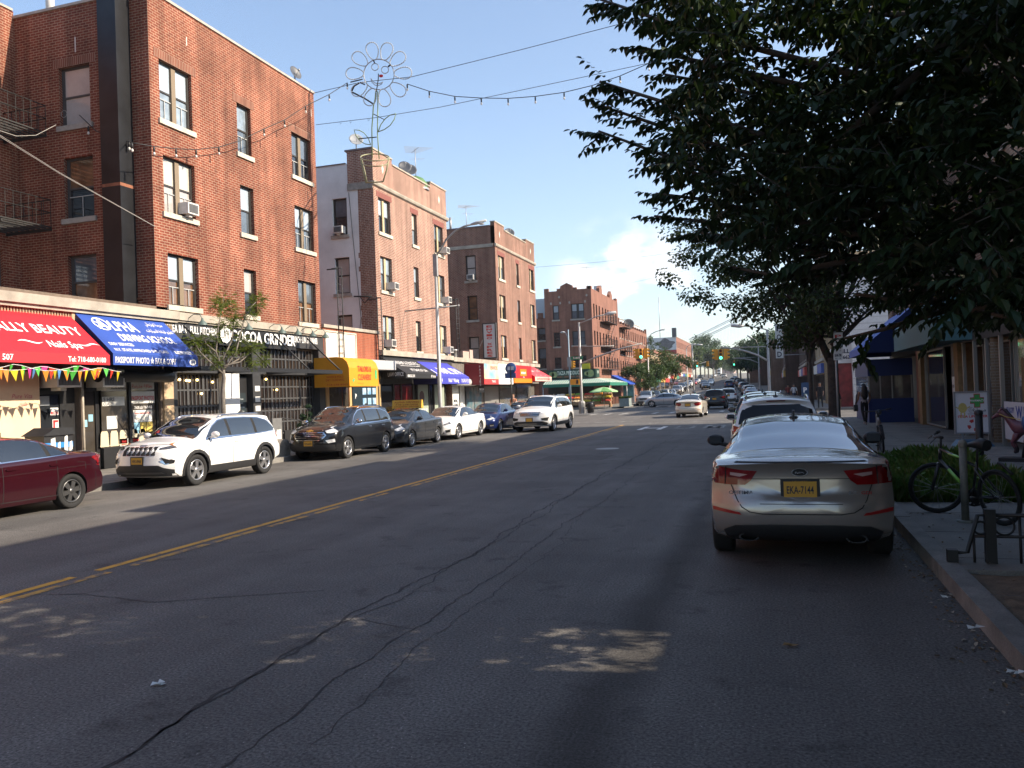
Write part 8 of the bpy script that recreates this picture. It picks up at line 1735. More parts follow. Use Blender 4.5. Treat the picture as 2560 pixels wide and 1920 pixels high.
for(dy,z,w_,h_)in((.05,.95,.16,.3),(.25,.75,.1,.4),(.45,.85,.12,.45),(.6,.9,.1,.25)):b.face([(-16.59,yq+dy,z),(-16.59,yq+dy+w_,z+.04),(-16.59,yq+dy+w_*.9,z+h_),(-16.59,yq+dy+.02,z+h_*.9)])
obj('paper',b,NW,t)
# menu board, railing and stone outside the restaurant
ym=atX(690,1060,-16.6).y;t=thing('menu_stand','grey steel menu stand outside the black restaurant','menu stand',(-16.6,ym,.15));b=B();b.box(-16.65,-16.55,ym-.28,ym+.28,.2,1.35);obj('panel',b,mat('stand_grey',(.16,.16,.155),.5,noise=.15),t);b=B();b.box(-16.549,-16.54,ym-.05,ym+.22,.55,.95);b.box(-16.549,-16.54,ym-.2,ym-.08,.6,.9);obj('menu_sheet',b,NW,t);b=B();b.tube([(-16.6,ym+.35,.15),(-16.6,ym+.35,1.35),(-16.6,ym+1.6,1.2),(-16.6,ym+1.6,.15)],.025,6);b.box(-16.62,-16.58,ym+.5,ym+1.5,.55,.9);obj('side_rail',b,IRON,t)
t=thing('boulder','pale stone block by the kerb between the white and the black SUV','stone',(-15.5,atX(702,1120,-15.4).y,.15));b=B();yv=atX(702,1120,-15.4).y;b.prism([(-.3,0),(.32,0),(.36,.3),(.22,.52),(-.1,.56),(-.34,.36)],(-15.5,yv,.15),Y3,Z3,X3,-.25,.25);obj('stone',b,mat('stone_pale',(.34,.30,.24),.9,noise=.3,nscale=4,bump=.5,bscale=8),t)
yk=95.5;t=thing('planter_box','grey planter box with green top beyond the produce stand','planter',(-16.3,83.4,.15));b=B();b.box(-15.2,-14.0-.2,83.6,85.2,.15,1.0);obj('box',b,mat('planter_grey',(.22,.26,.25),.8,noise=.15),t);lv=Leaves(12);r=random.Random(2)
for k in range(700):lv.leaf(V((r.uniform(-15.2,-14.2),r.uniform(83.6,85.2),1.0)),V((r.uniform(-1,1),r.uniform(-1,1),1.0)),V((r.uniform(-1,1),.3,.3)),.25,.05)
lv.build('plants',G4,t)
t=thing('advert_panel','teal advertising panel on the pavement before the short round trees','advert panel',(-16.9,99.5,.15));b=B();b.box(-17.6,-16.2,99.4,99.6,.15,2.5);obj('frame',b,mat('advert_frame',(.5,.5,.5),.4,.4),t);b=B();b.box(-17.5,-16.3,99.385,99.399,.9,2.35);obj('poster',b,mat('advert_teal',(.10,.30,.32),.4,noise=.5,nscale=2),t)
t=thing('utility_cabinet','dark green cabinet on the left corner behind the moving white SUV','cabinet',(-16.4,62.0,.15));q=ground(1441,1012,.15);b=B();b.box(-17.2,-16.5,62,62.6,.15,1.5);obj('cabinet',b,mat('cabinet_green',(.02,.07,.045),.5),t);b=B();b.box(-17.0,-16.75,61.99,61.998,1.1,1.3);obj('notice',b,NW,t)
# ------------------------------------------------------------------ wires, festoon and the flower of steel tube across the avenue
FY=31.3;f7=lambda x,y,dy=0:atY(840+x/4.147,80+y/4.147,FY+dy)
WIRE=mat('wire_black',(.02,.02,.02),.6);TUBE=mat('flower_steel',(.30,.29,.27),.4,.5);TUBEG=mat('flower_green_rod',(.26,.34,.16),.5,.2);TUBEY=mat('flower_olive_rod',(.28,.27,.15),.5,.2)
t=thing('flower_decoration','steel rod smiling flower in a pot hung on wires over the avenue','decoration',f7(445,440))
cx0,cz0=445,440;px2=lambda r_,a,cx=cx0,cy=cz0:f7(cx+r_*cos(a),cy-r_*sin(a))
b=B();b.tube([px2(158,2*pi*k/36)for k in range(37)],.021,6);obj('face_ring',b,TUBE,t)
for a in(105,72,39,3,-38,-77,-110,-143,178,141):
 A=R(a);b=B();pts=[]
 for k in range(23):
  s=k/22;th=pi*(s-.5)*2;L_=158+92*(1+cos(th))+(0);w_=78*sin(th)*(.55+.45*cos(th*.5))if False else 66*sin(th*.93)*(.35+.65*(1+cos(th))/2+.25)
  pts.append(f7(cx0+L_*cos(A)+w_*sin(A)*-1,cz0-L_*sin(A)-w_*cos(A)))
 b.tube(pts,.018,6);pe=obj('petal',b,TUBE,t);b=B()
 for p in pts[1:-1]:b.ball(p+V((0,-.02,0)),.030,(1,1,1),6,4)
 obj('rope_light',b,mat('rope_light_clear',(.5,.52,.54),.2,coat=1),pe)
for(ex,ey,er)in((405,362,36),(508,392,37)):b=B();b.tube([px2(er,2*pi*k/20,ex,ey)for k in range(21)],.018,6);obj('eye',b,TUBE,t)
b=B();b.tube([f7(x,y)for x,y in((362,482),(372,520),(405,552),(440,556),(472,540),(488,515),(470,528),(430,536),(395,524),(375,500),(362,482))],.017,6);obj('mouth',b,TUBE,t)
b=B();b.tube([f7(441,432),f7(437,500),f7(425,580),f7(418,625)],.022,6);b.tube([f7(150,520),f7(275,490)],.025,6);b.tube([f7(165,612),f7(190,560),f7(250,525),f7(300,545)],.03,6);b.tube([f7(170,625),f7(300,690),f7(385,745)],.035,6);b.tube([f7(385,285),f7(400,320)],.03,6);b.tube([f7(540,360),f7(568,338)],.035,6);b.tube([f7(390,850),f7(500,908)],.018,5);b.tube([f7(235,1107),f7(420,1090)],.024,5);obj('brace',b,IRON,t)
b=B();b.ball(f7(468,456),.075,(1.3,1,.8));obj('red_bulb',b,mat('bulb_red',(.5,.01,.02),.2),t)
b=B();b.tube([f7(412,615),f7(405,700),f7(388,770),f7(372,1000),f7(376,1310)],.026,6);b.tube([f7(432,615),f7(434,760),f7(430,1050),f7(447,1315)],.024,6);obj('stem',b,TUBEG,t)
b=B();b.tube([f7(x,y)for x,y in((437,1035),(465,960),(510,900),(560,862),(620,845),(605,905),(560,970),(500,1012),(437,1035))],.02,6);obj('leaf',b,TUBEG,t)
b=B();b.tube([f7(x,y)for x,y in((360,1170),(335,1100),(290,1045),(240,1018),(187,1015),(205,1070),(250,1130),(300,1160),(360,1170))],.02,6);obj('leaf',b,TUBEG,t)
b=B()
for(cy,rx_,ry_)in((1300,150,36),(1362,128,30)):b.tube([f7(402+rx_*cos(2*pi*k/24),cy-ry_*sin(2*pi*k/24)-(x_:=0),.9*sin(2*pi*k/24))if cy==1300 else f7(402+rx_*cos(pi+pi*k/24),cy-ry_*sin(pi+pi*k/24),.7*sin(pi+pi*k/24))for k in range(25)],.028,6)
b.tube([f7(252,1305),f7(278,1430),f7(310,1562)],.03,6);b.tube([f7(552,1300),f7(525,1430),f7(487,1555)],.03,6);b.tube([f7(268,1320),f7(300,1450),f7(322,1555)],.022,6);b.tube([f7(308,1562),f7(400,1558),f7(487,1552)],.028,6);obj('pot_frame',b,TUBEY,t)
t=thing('span_wire','upper steel span wire crossing behind the flower into the tree','wire',(-18.6,FY,15.2),'span wires');b=B();b.tube([atY(783,233,FY),atY(900,206,FY),atY(1030,192,FY),atY(1300,125,FY),atY(1550,60,FY),atY(1950,-60,FY)],.013,5);obj('cable',b,WIRE,t)
t=thing('span_wire','lower steel span wire crossing the flower stem into the tree','wire',(-18.6,FY,13.9),'span wires');b=B();b.tube([atY(790,312,FY),atY(940,294,FY),atY(1100,268,FY),atY(1400,205,FY),atY(1650,152,FY),atY(1950,80,FY)],.011,5)
for px in(850,875,920):q=atY(px,304-(px-850)*.12,FY);b.tube([q,q-Z3*.12,q-Z3*.06+X3*.08],.008,3)
obj('cable',b,WIRE,t)
def festoon(label,pts,bulbs):
 t=thing('string_lights',label,'string lights',pts[0],'festoon lights');b=B();b.tube(pts,.016,5);obj('cable',b,WIRE,t)
 for p in bulbs:
  b=B();b.tube([p,p-Z3*.06,p-Z3*.17],.03,6,rs=[.018,.035,.03]);s_=obj('lamp_socket',b,WIRE,t);b=B();b.ball(p-Z3*.23,.042,(1,1,1.35),8,6);obj('bulb',b,mat('bulb_clear',(.62,.58,.52),.08,coat=1),s_)
sub=lambda P,n=4:[P[i].lerp(P[i+1],k/n)for i in range(len(P)-1)for k in range(n)]+[P[-1]]
xs_=lambda px:-18.25+max(0,(px-560))/310*1.4
lp=[V((-21.35,21.3,11.55)),V((-20.6,21.2,10.9)),V((-19.2,21.1,10.35))]+[atX(px,py,xs_(px))for px,py in((330,357),(385,366),(440,372),(490,374),(547,368),(600,352),(660,322),(711,300),(764,265),(823,236),(868,207))]
festoon('left run of festoon bulbs sagging across the near red brick facade to the flower',lp,[V((-20.9,21.2,11.1)),V((-20.0,21.15,10.6)),V((-19.2,21.1,10.35))]+lp[3:8]+lp[9:13]+[lp[13]])
rp_=[atY(px,py,FY)for px,py in((1018,210),(1073,228),(1137,241),(1203,245),(1270,246),(1338,241),(1410,231),(1480,214),(1550,190),(1623,158),(1700,118),(1800,60))]
festoon('right run of festoon bulbs from the flower into the dark tree',rp_,rp_[:10])
t=thing('overhead_cable','pair of pale cables slanting down across the shaded brick side wall','wire',(-20,12,12));b=B()
for d in(0,.12):b.tube([atX(-60,300+d*25,-14.8),atX(0,338+d*30,-16),atX(150,432+d*20,-17.5),atX(388,566+d*8,-18.5)],.006,4)
obj('cable',b,mat('cable_pale',(.30,.28,.25),.6),t)
t=thing('overhead_cable','thin slack cable low in the brick court','wire',(-22,20,11));b=B();b.tube([atX(-20,320,-20),atX(40,340,-20.4),atX(90,338,-20.8),atX(140,312,-21.3)],.01,4);b.tube([atX(160,285,-21.4)+V((.12*cos(k*.9),.0,.2*sin(k*.9)*.6))for k in range(24)],.008,3);obj('cable',b,mat('cable_pale',(.30,.28,.25),.6),t)
t=thing('overhead_cable','faint wire over the distant crossing','wire',(-18,66,14),'far wires');b=B();b.tube([atY(1340,668,66),atY(1500,655,66),atY(1660,635,66),atY(1900,590,66)],.012,4);obj('cable',b,WIRE,t)
t=thing('overhead_cable','faint wire above the produce corner roof','wire',(-18,96,14),'far wires');b=B();b.tube([atY(1525,720,96),atY(1600,702,96),atY(1680,684,96),atY(1800,655,96)],.012,4);obj('cable',b,WIRE,t)
t=thing('wall_bracket','black steel bracket sticking out from the toothed brick corner','bracket',(-18.9,36.6,7.9));b=B();b.tube([atY(885,741,36.5),atY(930,741,36.5)],.04,5);b.tube([atY(900,742,36.5),atY(912,758,36.5),atY(925,742,36.5)],.025,5);obj('bracket',b,IRON,t)
# ------------------------------------------------------------------ bicycles, rack posts, tree guard, board, horse ride
def bicycle(label,P,yaw,steer,frame,accent,lean=0):
 t=thing('bicycle',label,'bicycle',P,'bicycles on the right pavement');M_=M.Translation(V(P))@M.Rotation(yaw,4,'Z')@M.Rotation(lean,4,'X')
 rw=.335;w=lambda x,y,z:M_@V((x,y,z))
 def wheel(cx,st,nm):
  ca,sa=cos(st),sin(st);q=lambda r_,a,o=0:w(cx+r_*cos(a)*ca-o*sa,r_*cos(a)*sa+o*ca,rw+r_*sin(a))
  b=B();b.tube([q(rw-.025,2*pi*k/32)for k in range(33)],.026,7,caps=False);wh=obj('wheel',b,RUB,t)
  b=B();b.tube([q(rw-.055,2*pi*k/28)for k in range(29)],.009,5,caps=False);b.tube([q(0,0,-.04),q(0,0,.04)],.02,6);obj('rim',b,mat('bike_rim',(.08,.08,.08),.4,.5),wh)
  b=B()
  for k in range(18):b.tube([q(.02,2*pi*k/18,.02*(-1)**k),q(rw-.055,2*pi*(k+.6*(-1)**(k//2))/18)],.0022,3)
  obj('spokes',b,STEEL,wh)
 wheel(-.50,0,'rear');wheel(.58,steer,'front')
 T=lambda b,a,c,r_=.017:b.tube([w(*a),w(*c)],r_,7)
 bbk,seat,hd0,hd1,rear=(-.06,0,.29),(-.22,0,.74),(.40,0,.86),(.44,0,.72),(-.50,0,rw)
 b=B();T(b,bbk,hd1,.021);T(b,bbk,seat,.017);T(b,(-.2,0,.68),hd0,.018);T(b,hd0,hd1,.022)
 for s in(-.05,.05):T(b,(bbk[0],s*.6,bbk[2]),(rear[0],s*1.2,rear[2]),.010);T(b,(-.19,s*.5,.66),(rear[0],s*1.2,rear[2]),.009)
 fr=obj('frame',b,frame,t);b=B();T(b,(-.02,0,.75),(.26,0,.81),.0195);T(b,(.06,0,.40),(.30,0,.60),.0225);obj('frame_decal',b,accent,fr)
 cs,ss=cos(steer),sin(steer);F=lambda x,y,z:(.46+(x-.46)*cs-y*ss,(x-.46)*ss+y*cs,z)
 b=B()
 for s in(-.06,.06):T(b,F(.47,s,.66),F(.58,s,rw),.016)
 T(b,F(.47,-.06,.66),F(.47,.06,.66),.02);obj('fork',b,BLKP,t)
 b=B();T(b,hd0,F(.40,0,1.0),.016);T(b,F(.40,0,1.0),F(.48,0,1.02),.016);b.tube([w(*F(.40,-.33,1.04)),w(*F(.48,-.12,1.03)),w(*F(.48,.12,1.03)),w(*F(.40,.33,1.04))],.013,6)
 for s in(-1,1):T(b,F(.46,s*.18,1.03),F(.54,s*.26,.97),.006)
 hb=obj('handlebar',b,BLKP,t);b=B()
 for s in(-1,1):T(b,F(.40,s*.33,1.04),F(.43,s*.22,1.04),.019)
 obj('grip',b,RUB,hb)
 b=B();T(b,seat,(-.26,0,.92),.014);b.tube([w(-.42,0,.95),w(-.32,0,.965),w(-.18,0,.95),(w(-.08,0,.94))],.05,8,rs=[.07,.075,.04,.022]);obj('saddle',b,BLKP,t)
 b=B();b.lathe([(.001,-.03),(.10,-.03),(.10,-.022),(.001,-.022)],w(*bbk),(M_.to_3x3()@Y3),18);T(b,(-.06,-.06,.29),(.06,-.06,.16),.012);T(b,(-.06,.06,.29),(-.18,.06,.42),.012);b.obox(w(.06,-.11,.16),M_.to_3x3()@X3,Z3,M_.to_3x3()@-Y3,-.05,.05,-.012,.012,-.045,.045);b.tube([w(-.5,-.045,rw+.05),w(-.06,-.045,.39)],.006,4);b.tube([w(-.5,-.045,rw-.05),w(-.06,-.045,.19)],.006,4);obj('drivetrain',b,IRON,t)
 b=B();b.tube([w(-.56,.0,rw+.42),w(-.62,0,rw+.40),w(-.75,0,rw+.30)],.02,5);b.tube([w(-.30,0,.6),w(-.34,-.1,.40),w(-.42,-.12,.3)],.012,4);obj('mudguard',b,BLKP,t)
 return t
ga,gb=V((2.53,10.98,.15)),V((2.03,11.92,.15));d_=gb-ga
bicycle('black bicycle with lime green frame flashes chained to the near rack post',(ga+gb)/2,atan2(d_.y,d_.x),R(55),mat('bike_black',(.012,.012,.013),.35,coat=.5),mat('bike_lime',(.22,.50,.04),.35,coat=.5),R(-6))
def post(label,x,y,h,r_=.045,m_=None):
 t=thing('rack_post',label,'post',(x,y,.15),'steel posts on the right pavement');b=B();b.tube([(x,y,.13),(x,y,.15+h)],r_,10);b.lathe([(r_*2.2,0),(r_*2.2,.02),(r_,.025)],(x,y,.15),Z3,12);obj('tube',b,m_ or mat('post_worn',(.20,.19,.16),.6,.3,noise=.3),t);b=B();b.lathe([(r_*1.15,0),(r_*1.15,.05),(r_*.8,.08),(.001,.09)],(x,y,.15+h),Z3,10);obj('cap',b,m_ or mat('post_worn',(.20,.19,.16),.6,.3),t)
post('grey steel post the near black bicycle leans on',2.17,11.25,.92,.045)
qb=ground(2215,1132,.15);bicycle('silver bicycle seen end on beyond the weeds',qb+V((0,.5,0)),R(-98),R(10),mat('bike_silver',(.30,.29,.27),.35,.6),mat('bike_silver2',(.36,.33,.28),.35,.5),R(5));post('thin post beside the silver bicycle',qb.x-.12,qb.y+.45,.85,.03)
q=atY(2447,1050,17.6);post('black steel post before the pharmacy board',q.x,17.6,1.05,.07,mat('post_black',(.012,.012,.012),.5))
t=thing('tree_guard','low black iron tree guard with rings at the earth pit edge','fence',(1.6,8.75,.12));TG=mat('guard_iron',(.013,.013,.013),.5,noise=.2);y0=8.80;b=B()
zt_,zm_=.60,.40
for x,h_ in((1.57,.27),(1.90,.66),(3.25,.66)):b.box(x-.045,x+.045,y0-.045,y0+.045,.1,h_)
obj('post',b,TG,t);b=B();b.tube([(1.60,y0,.24),(1.70,y0,.245),(1.80,y0,zt_),(1.90,y0,zt_)],.02,6);b.tube([(1.90,y0,zt_),(3.25,y0,zt_)],.02,6);b.tube([(1.745,y0,zm_),(3.25,y0,zm_)],.016,6);obj('rail',b,TG,t)
for x in(1.76,2.15,2.42,2.69,2.96):b=B();b.tube([(x,y0,.1),(x,y0,zm_ if x<1.8 else zt_)],.013,5);obj('bar',b,TG,t)
for x,r_ in((1.82,.06),(2.02,.085),(2.285,.088),(2.555,.088),(2.825,.088),(3.1,.088)):b=B();b.tube([(x+r_*cos(2*pi*k/20),y0,.50-(.02 if r_<.07 else 0)+r_*sin(2*pi*k/20))for k in range(21)],.011,5,caps=False);obj('ring',b,TG,t)
b=B();b.tube([(3.25,y0,zt_),(3.25,2.0,zt_)],.02,6);b.tube([(3.25,y0,zm_),(3.25,2.0,zm_)],.016,6);obj('side_rail',b,TG,t)
# pharmacy board
t=thing('sandwich_board','white pharmacy board with green cross on a blue base','sign board',(4.75,23.6,.15));A=atY(2387,983,23.6);C_=atY(2471,1080,23.6);x0,x1,z0,z1=A.x,C_.x,C_.z,A.z
b=B();b.box(x0,x1,23.58,23.62,z0,z1);f_=obj('board',b,mat('board_white',(.60,.60,.62),.5),t);b=B()
for(a,c,d,e)in((x0-.04,x0,z0-.04,z1+.04),(x1,x1+.04,z0-.04,z1+.04),(x0,x1,z1,z1+.04),(x0,x1,z0-.04,z0)):b.box(a,c,23.56,23.64,d,e)
obj('frame',b,mat('board_frame',(.25,.26,.28),.4,.5),t);b=B();xm=(x0+x1)/2;b.prism([(-.45,0),(.45,0),(.32,.16),(-.32,.16)],(xm,23.6,.15),X3,Z3,-Y3,-.3,.3);obj('base',b,mat('base_blue',(.05,.13,.22),.6),t);b=B();b.box(xm-.25,xm-.2,23.58,23.62,.31,z0-.04);b.box(xm+.2,xm+.25,23.58,23.62,.31,z0-.04);obj('leg',b,mat('board_frame',(.25,.26,.28),.4,.5),t)
W_,H_=x1-x0,z1-z0;px_=lambda u,v:V((x0+u*W_,23.58,z0+v*H_));b=B()
for(u0,u1,v0,v1,n_)in((.46,.90,.72,.88,.004),(.58,.78,.62,.97,.005)):b.obox(px_(0,0),X3,Z3,-Y3,u0*W_,u1*W_,v0*H_,v1*H_,.001,n_)
obj('cross_border',b,mat('cross_red',(.35,.03,.04),.5),f_);b=B()
for(u0,u1,v0,v1,n_)in((.48,.88,.74,.86,.008),(.60,.76,.64,.95,.009)):b.obox(px_(0,0),X3,Z3,-Y3,u0*W_,u1*W_,v0*H_,v1*H_,.001,n_)
obj('cross',b,mat('cross_green',(.05,.30,.07),.5),f_)
letters(f_,[('PHARMACY',px_(.68,.775)-Y3*.009,X3,Z3,.05,dict(bold=.03,width=.33))],WHITE);letters(f_,[('GET',px_(.47,.60),X3,Z3,.035,{}),('YOUR',px_(.47,.55),X3,Z3,.035,{}),('FLU',px_(.47,.50),X3,Z3,.035,{}),('SHOT!',px_(.47,.45),X3,Z3,.035,{}),('\ufe94\ufef4\ufedf\ufeaa\ufef4\ufebb',px_(.74,.52),X3,Z3,.09,dict(width=.30,bold=.02))],NK)
letters(f_,[("IT'S A LIFESAVER",px_(.53,.375),X3,Z3,.06,dict(bold=.04,width=.68))],NR);b=B()
for k in range(24):
 a0,a1=2*pi*k/24,2*pi*(k+1)/24;b.mi=(k//3)%2;c=px_(.55,.18)-Y3*.003;P_=lambda a,r_:c+V((r_*cos(a),0,r_*sin(a)));b.face([P_(a0,.075),P_(a1,.075),P_(a1,.15),P_(a0,.15)])
obj('lifebuoy',b,[mat('buoy_red',(.45,.03,.03),.5),mat('buoy_white',(.6,.6,.6),.5)],f_);b=B();c=px_(.22,.62)-Y3*.003;b.face([c+V((.10*cos(2*pi*k/20),0,.13*sin(2*pi*k/20)))for k in range(20)])
for s in(-1,1):b.face([c+V(q)for q in((s*.04-.015,-.001,-.12),(s*.04+.015,-.001,-.12),(s*.04+.015,-.001,-.26),(s*.04-.015,-.001,-.26))]);b.face([c+V(q)for q in((s*.09,-.001,.0),(s*.17,-.001,.05),(s*.17,-.001,.02),(s*.09,-.001,-.03))])
obj('yellow_blob',b,mat('blob_yellow',(.50,.40,.12),.6),f_)
# ------------------------------------------------------------------ people and the horse ride (bodies grown with a skin over a jointed skeleton)
def skin(verts,edges,radii,root_i=0,sub=1):
 me=bpy.data.meshes.new('skel');me.from_pydata([tuple(v)for v in verts],edges,[]);o=bpy.data.objects.new('skel',me);COL.objects.link(o)
 md=o.modifiers.new('s','SKIN');md.use_smooth_shade=True;md.branch_smoothing=.4
 for i,r_ in enumerate(radii):
  d=me.skin_vertices[0].data[i];d.radius=r_ if isinstance(r_,tuple)else(r_,r_);d.use_root=(i==root_i)
 sb=o.modifiers.new('u','SUBSURF');sb.levels=sub;sb.render_levels=sub
 dg=bpy.context.evaluated_depsgraph_get();dg.update();m2=bpy.data.meshes.new_from_object(o.evaluated_get(dg));bpy.data.objects.remove(o);bpy.data.meshes.remove(me);return m2
SKN={'light':mat('skin_light',(.50,.29,.20),.6),'tan':mat('skin_tan',(.34,.18,.11),.6),'dark':mat('skin_dark',(.12,.06,.04),.6)}
def person(label,x,y,yaw,top,bottom,hairc=(.012,.010,.009),h=1.72,walk=.35,z=None,arms=(.35,-.35),hair='short',skin_c='tan',dress=False,elbow=.35,group=None,shoe=(.03,.03,.03),sleeve=True,bag=None):
 """walking or standing figure, faces local +y; yaw turns it"""
 z0=zr(y)+(.0 if z is None else z);t=thing('person',label,'person',(x,y,z0),group);s=h/1.75
 vs,es,rs,lab=[],[],[],[]
 def add(p,r_,l,par=None):
  vs.append(V(p)*s);rs.append((r_[0]*s,r_[1]*s)if isinstance(r_,tuple)else r_*s);lab.append(l)
  if par is not None:es.append((par,len(vs)-1))
  return len(vs)-1
 pel=add((0,0,.95),(.155,.11),'b');wst=add((0,.01,1.10),(.14,.105),'t',pel);ch=add((0,.0,1.30),(.165,.115),'t',wst);sh=add((0,-.01,1.42),(.12,.09),'t',ch);nk=add((0,0,1.50),.052,'s',sh)
 hd=add((0,.015,1.60),(.075,.088),'s',nk);hd2=add((0,.015,1.69),(.07,.082),'s',hd);add((0,.01,1.745),(.045,.055),'s',hd2);add((0,.105,1.605),.016,'s',hd)
 for e_ in(-1,1):add((e_*.082,0,1.61),.018,'s',hd)
 for sd_ in(-1,1):
  a=walk*sd_;hip=add((sd_*.095,0,.88),.092,'b',pel);k_=add((sd_*.10,sin(a)*.43,.90-cos(a)*.42),.066,'b',hip);kb=a-abs(a)*.5-(.1 if a<0 else 0)*3*walk
  an=add((sd_*.10,vs[k_].y/s+sin(kb)*.40,max(.09,vs[k_].z/s-cos(kb)*.40)),.040,'b' if not dress else 's',k_);zf=vs[an].z/s
  hl=add((sd_*.10,vs[an].y/s-.03,max(.035,zf-.05)),.036,'f',an);add((sd_*.115,vs[an].y/s+.15,max(.028,zf-.065 if a<0 else.03)),.034,'f',hl)
  aa=arms[0 if sd_<0 else 1];s0=add((sd_*.19,-.01,1.41),.056,'t',sh);el=add((sd_*.235,sin(aa)*.28,1.41-cos(aa)*.29),.043,'t' if sleeve else 's',s0);a2=aa+elbow
  wr=add((sd_*.235,vs[el].y/s+sin(a2)*.24,vs[el].z/s-cos(a2)*.24),.029,'s',el);D2=V((0,sin(a2),-cos(a2)));W0=vs[wr]/s
  pm=add(W0+D2*.06,(.024,.038),'s',wr)
  for f_ in range(4):o_=(f_-1.5)*.019;L_=(.075,.088,.082,.062)[f_];a_=add(W0+D2*.10+V((0,o_,0)),.0095,'s',pm);b_=add(W0+D2*(.10+L_*.55)+V((-sd_*.008,o_,0)),.0085,'s',a_);add(W0+D2*(.10+L_)+V((-sd_*.026,o_,0)),.0075,'s',b_)
  t1_=add(W0+D2*.045+V((-sd_*.012,.04,0)),.011,'s',pm);add(W0+D2*.095+V((-sd_*.02,.062,0)),.009,'s',t1_)
 me=skin(vs,es,rs,pel);cols={'t':0,'b':1,'s':2,'f':3};MT=lambda c,n_:mat('cloth_%s_%.3f_%.3f_%.3f'%((n_,)+tuple(c)),c,.8,noise=.12,nscale=8)
 for m_ in(MT(top,'top'),MT(bottom,'bottom'),SKN[skin_c],MT(shoe,'shoe')):me.materials.append(m_)
 segs=[(vs[a],vs[b_],lab[b_])for a,b_ in es]
 for p in me.polygons:
  c=V(p.center);best,bl=9,'t'
  for A,Bq,l in segs:
   d=Bq-A;u=max(0,min(1,(c-A).dot(d)/max(1e-9,d.length_squared)));q=(c-A-d*u).length
   if q<best:best,bl=q,l
  if c.z<.07*s:bl='f'
  if bl=='t' and c.z<.97*s and abs(c.x)<.17*s:bl='b'
  if c.z>1.475*s:bl='s'
  p.material_index=cols[bl]
 me.transform(M.Rotation(yaw,4,'Z'));zmin=min(v.co.z for v in me.vertices);me.transform(M.Translation((0,0,-zmin)));me.shade_smooth();o=bpy.data.objects.new('body',me);COL.objects.link(o);o.parent=t;Rz=M.Rotation(yaw,4,'Z')
 def sub_(name,b,m_):bmesh.ops.transform(b.bm,matrix=Rz,verts=b.bm.verts);bmesh.ops.translate(b.bm,verts=b.bm.verts,vec=(0,0,-zmin));return obj(name,b,m_,t,off=V((0,0,0)))
 hm=mat('hair_%.3f'%hairc[0],hairc,.6);b=B()
 if hair!='none':
  b.ball((0,-.012*s,1.685*s),.098*s,(.92,1.0,.80),12,8)
  if hair=='long':b.tube([(0,-.05*s,1.70*s),(0,-.085*s,1.60*s),(0,-.11*s,1.42*s),(0,-.12*s,1.22*s),(0,-.11*s,1.08*s)],.1,10,rs=[.08*s,.105*s,.13*s,.125*s,.05*s])
  sub_('hair',b,hm)
 b=B();
 for e_ in(-1,1):b.ball((e_*.03*s,.096*s,1.635*s),.011*s,(1,.6,.8),6,4)
 b.obox((0,.1*s,1.565*s),X3,Z3,Y3,-.022*s,.022*s,-.004*s,.004*s,-.02,.002);sub_('face',b,mat('face_dark',(.05,.02,.02),.6))
 if dress:b=B();b.lathe([(.15*s,1.08*s),(.19*s,.9*s),(.23*s,.5*s),(.26*s,.14*s),(.24*s,.13*s)],(0,0,0),Z3,16);sub_('skirt',b,MT(bottom,'bottom'))
 return t
g1='people at the produce corner'
wq=ground(2163,1063,.15);person('woman with long black hair, pale top and black leggings walking away on the right pavement',wq.x,wq.y,R(8),(.40,.38,.41),(.012,.012,.014),h=1.66,walk=.33,z=.15,hair='long',arms=(.1,.05),elbow=.9,shoe=(.3,.25,.25),sleeve=False)
t=thing('handbag','black handbag hanging at the left hip of the long haired woman','bag',(wq.x-.3,wq.y,.9));b=B();b.prism([(-.20,0),(.20,0),(.22,.12),(.15,.26),(-.15,.26),(-.22,.12)],(wq.x-.32,wq.y+.02,.72),Y3,Z3,X3,-.07,.07);obj('bag',b,BLKP,t);b=B();b.tube([(wq.x-.32,wq.y-.12,.97),(wq.x-.26,wq.y-.02,1.40),(wq.x-.22,wq.y,1.50),(wq.x-.28,wq.y+.06,1.35),(wq.x-.32,wq.y+.14,.97)],.014,5);obj('strap',b,BLKP,t)
q=ground(2044,1022,.0);person('man in black standing on the far right pavement before the grill shop',3.0,60.4,R(170),(.012,.012,.014),(.014,.014,.016),h=1.78,walk=.25,z=.15)
person('person in a white shirt beyond the grill shop',1.6,74,R(190),(.6,.6,.6),(.05,.06,.1),walk=.2,z=.15,group='people up the right pavement');person('person in a dark red top up the right pavement',1.2,79,R(10),(.25,.05,.04),(.03,.03,.04),walk=.3,z=.15,group='people up the right pavement')
person('person in dark clothes half hidden by the forked tree trunk',2.38,36.5,R(0),(.03,.03,.035),(.04,.035,.035),walk=.15,z=.15,h=1.6)
def pp(px,py,*a,**k):q=ground(px,py,k.get('z',0));return person(a[0],q.x,q.y,*a[1:],group=g1,**k)
pp(1470,1019,'person in a bright red shirt crossing by the left signal pole',R(60),(.55,.03,.05),(.10,.09,.07),walk=.4,sleeve=False)
pp(1518,1014,'woman in a long dark dress and head scarf at the fruit stand',R(200),(.03,.03,.05),(.025,.025,.04),hairc=(.35,.30,.28),dress=True,walk=.2,z=.0)
pp(1530,1009,'man in a blue shirt at the fruit stand',R(20),(.06,.12,.30),(.04,.05,.09),walk=.2);pp(1549,1011,'person in khaki bending over the fruit trolley',R(330),(.20,.18,.12),(.09,.09,.07),walk=.15);pp(1560,1008,'young man in a white T shirt striding past the fruit stand',R(80),(.62,.60,.62),(.02,.022,.03),walk=.55,sleeve=False,skin_c='light')
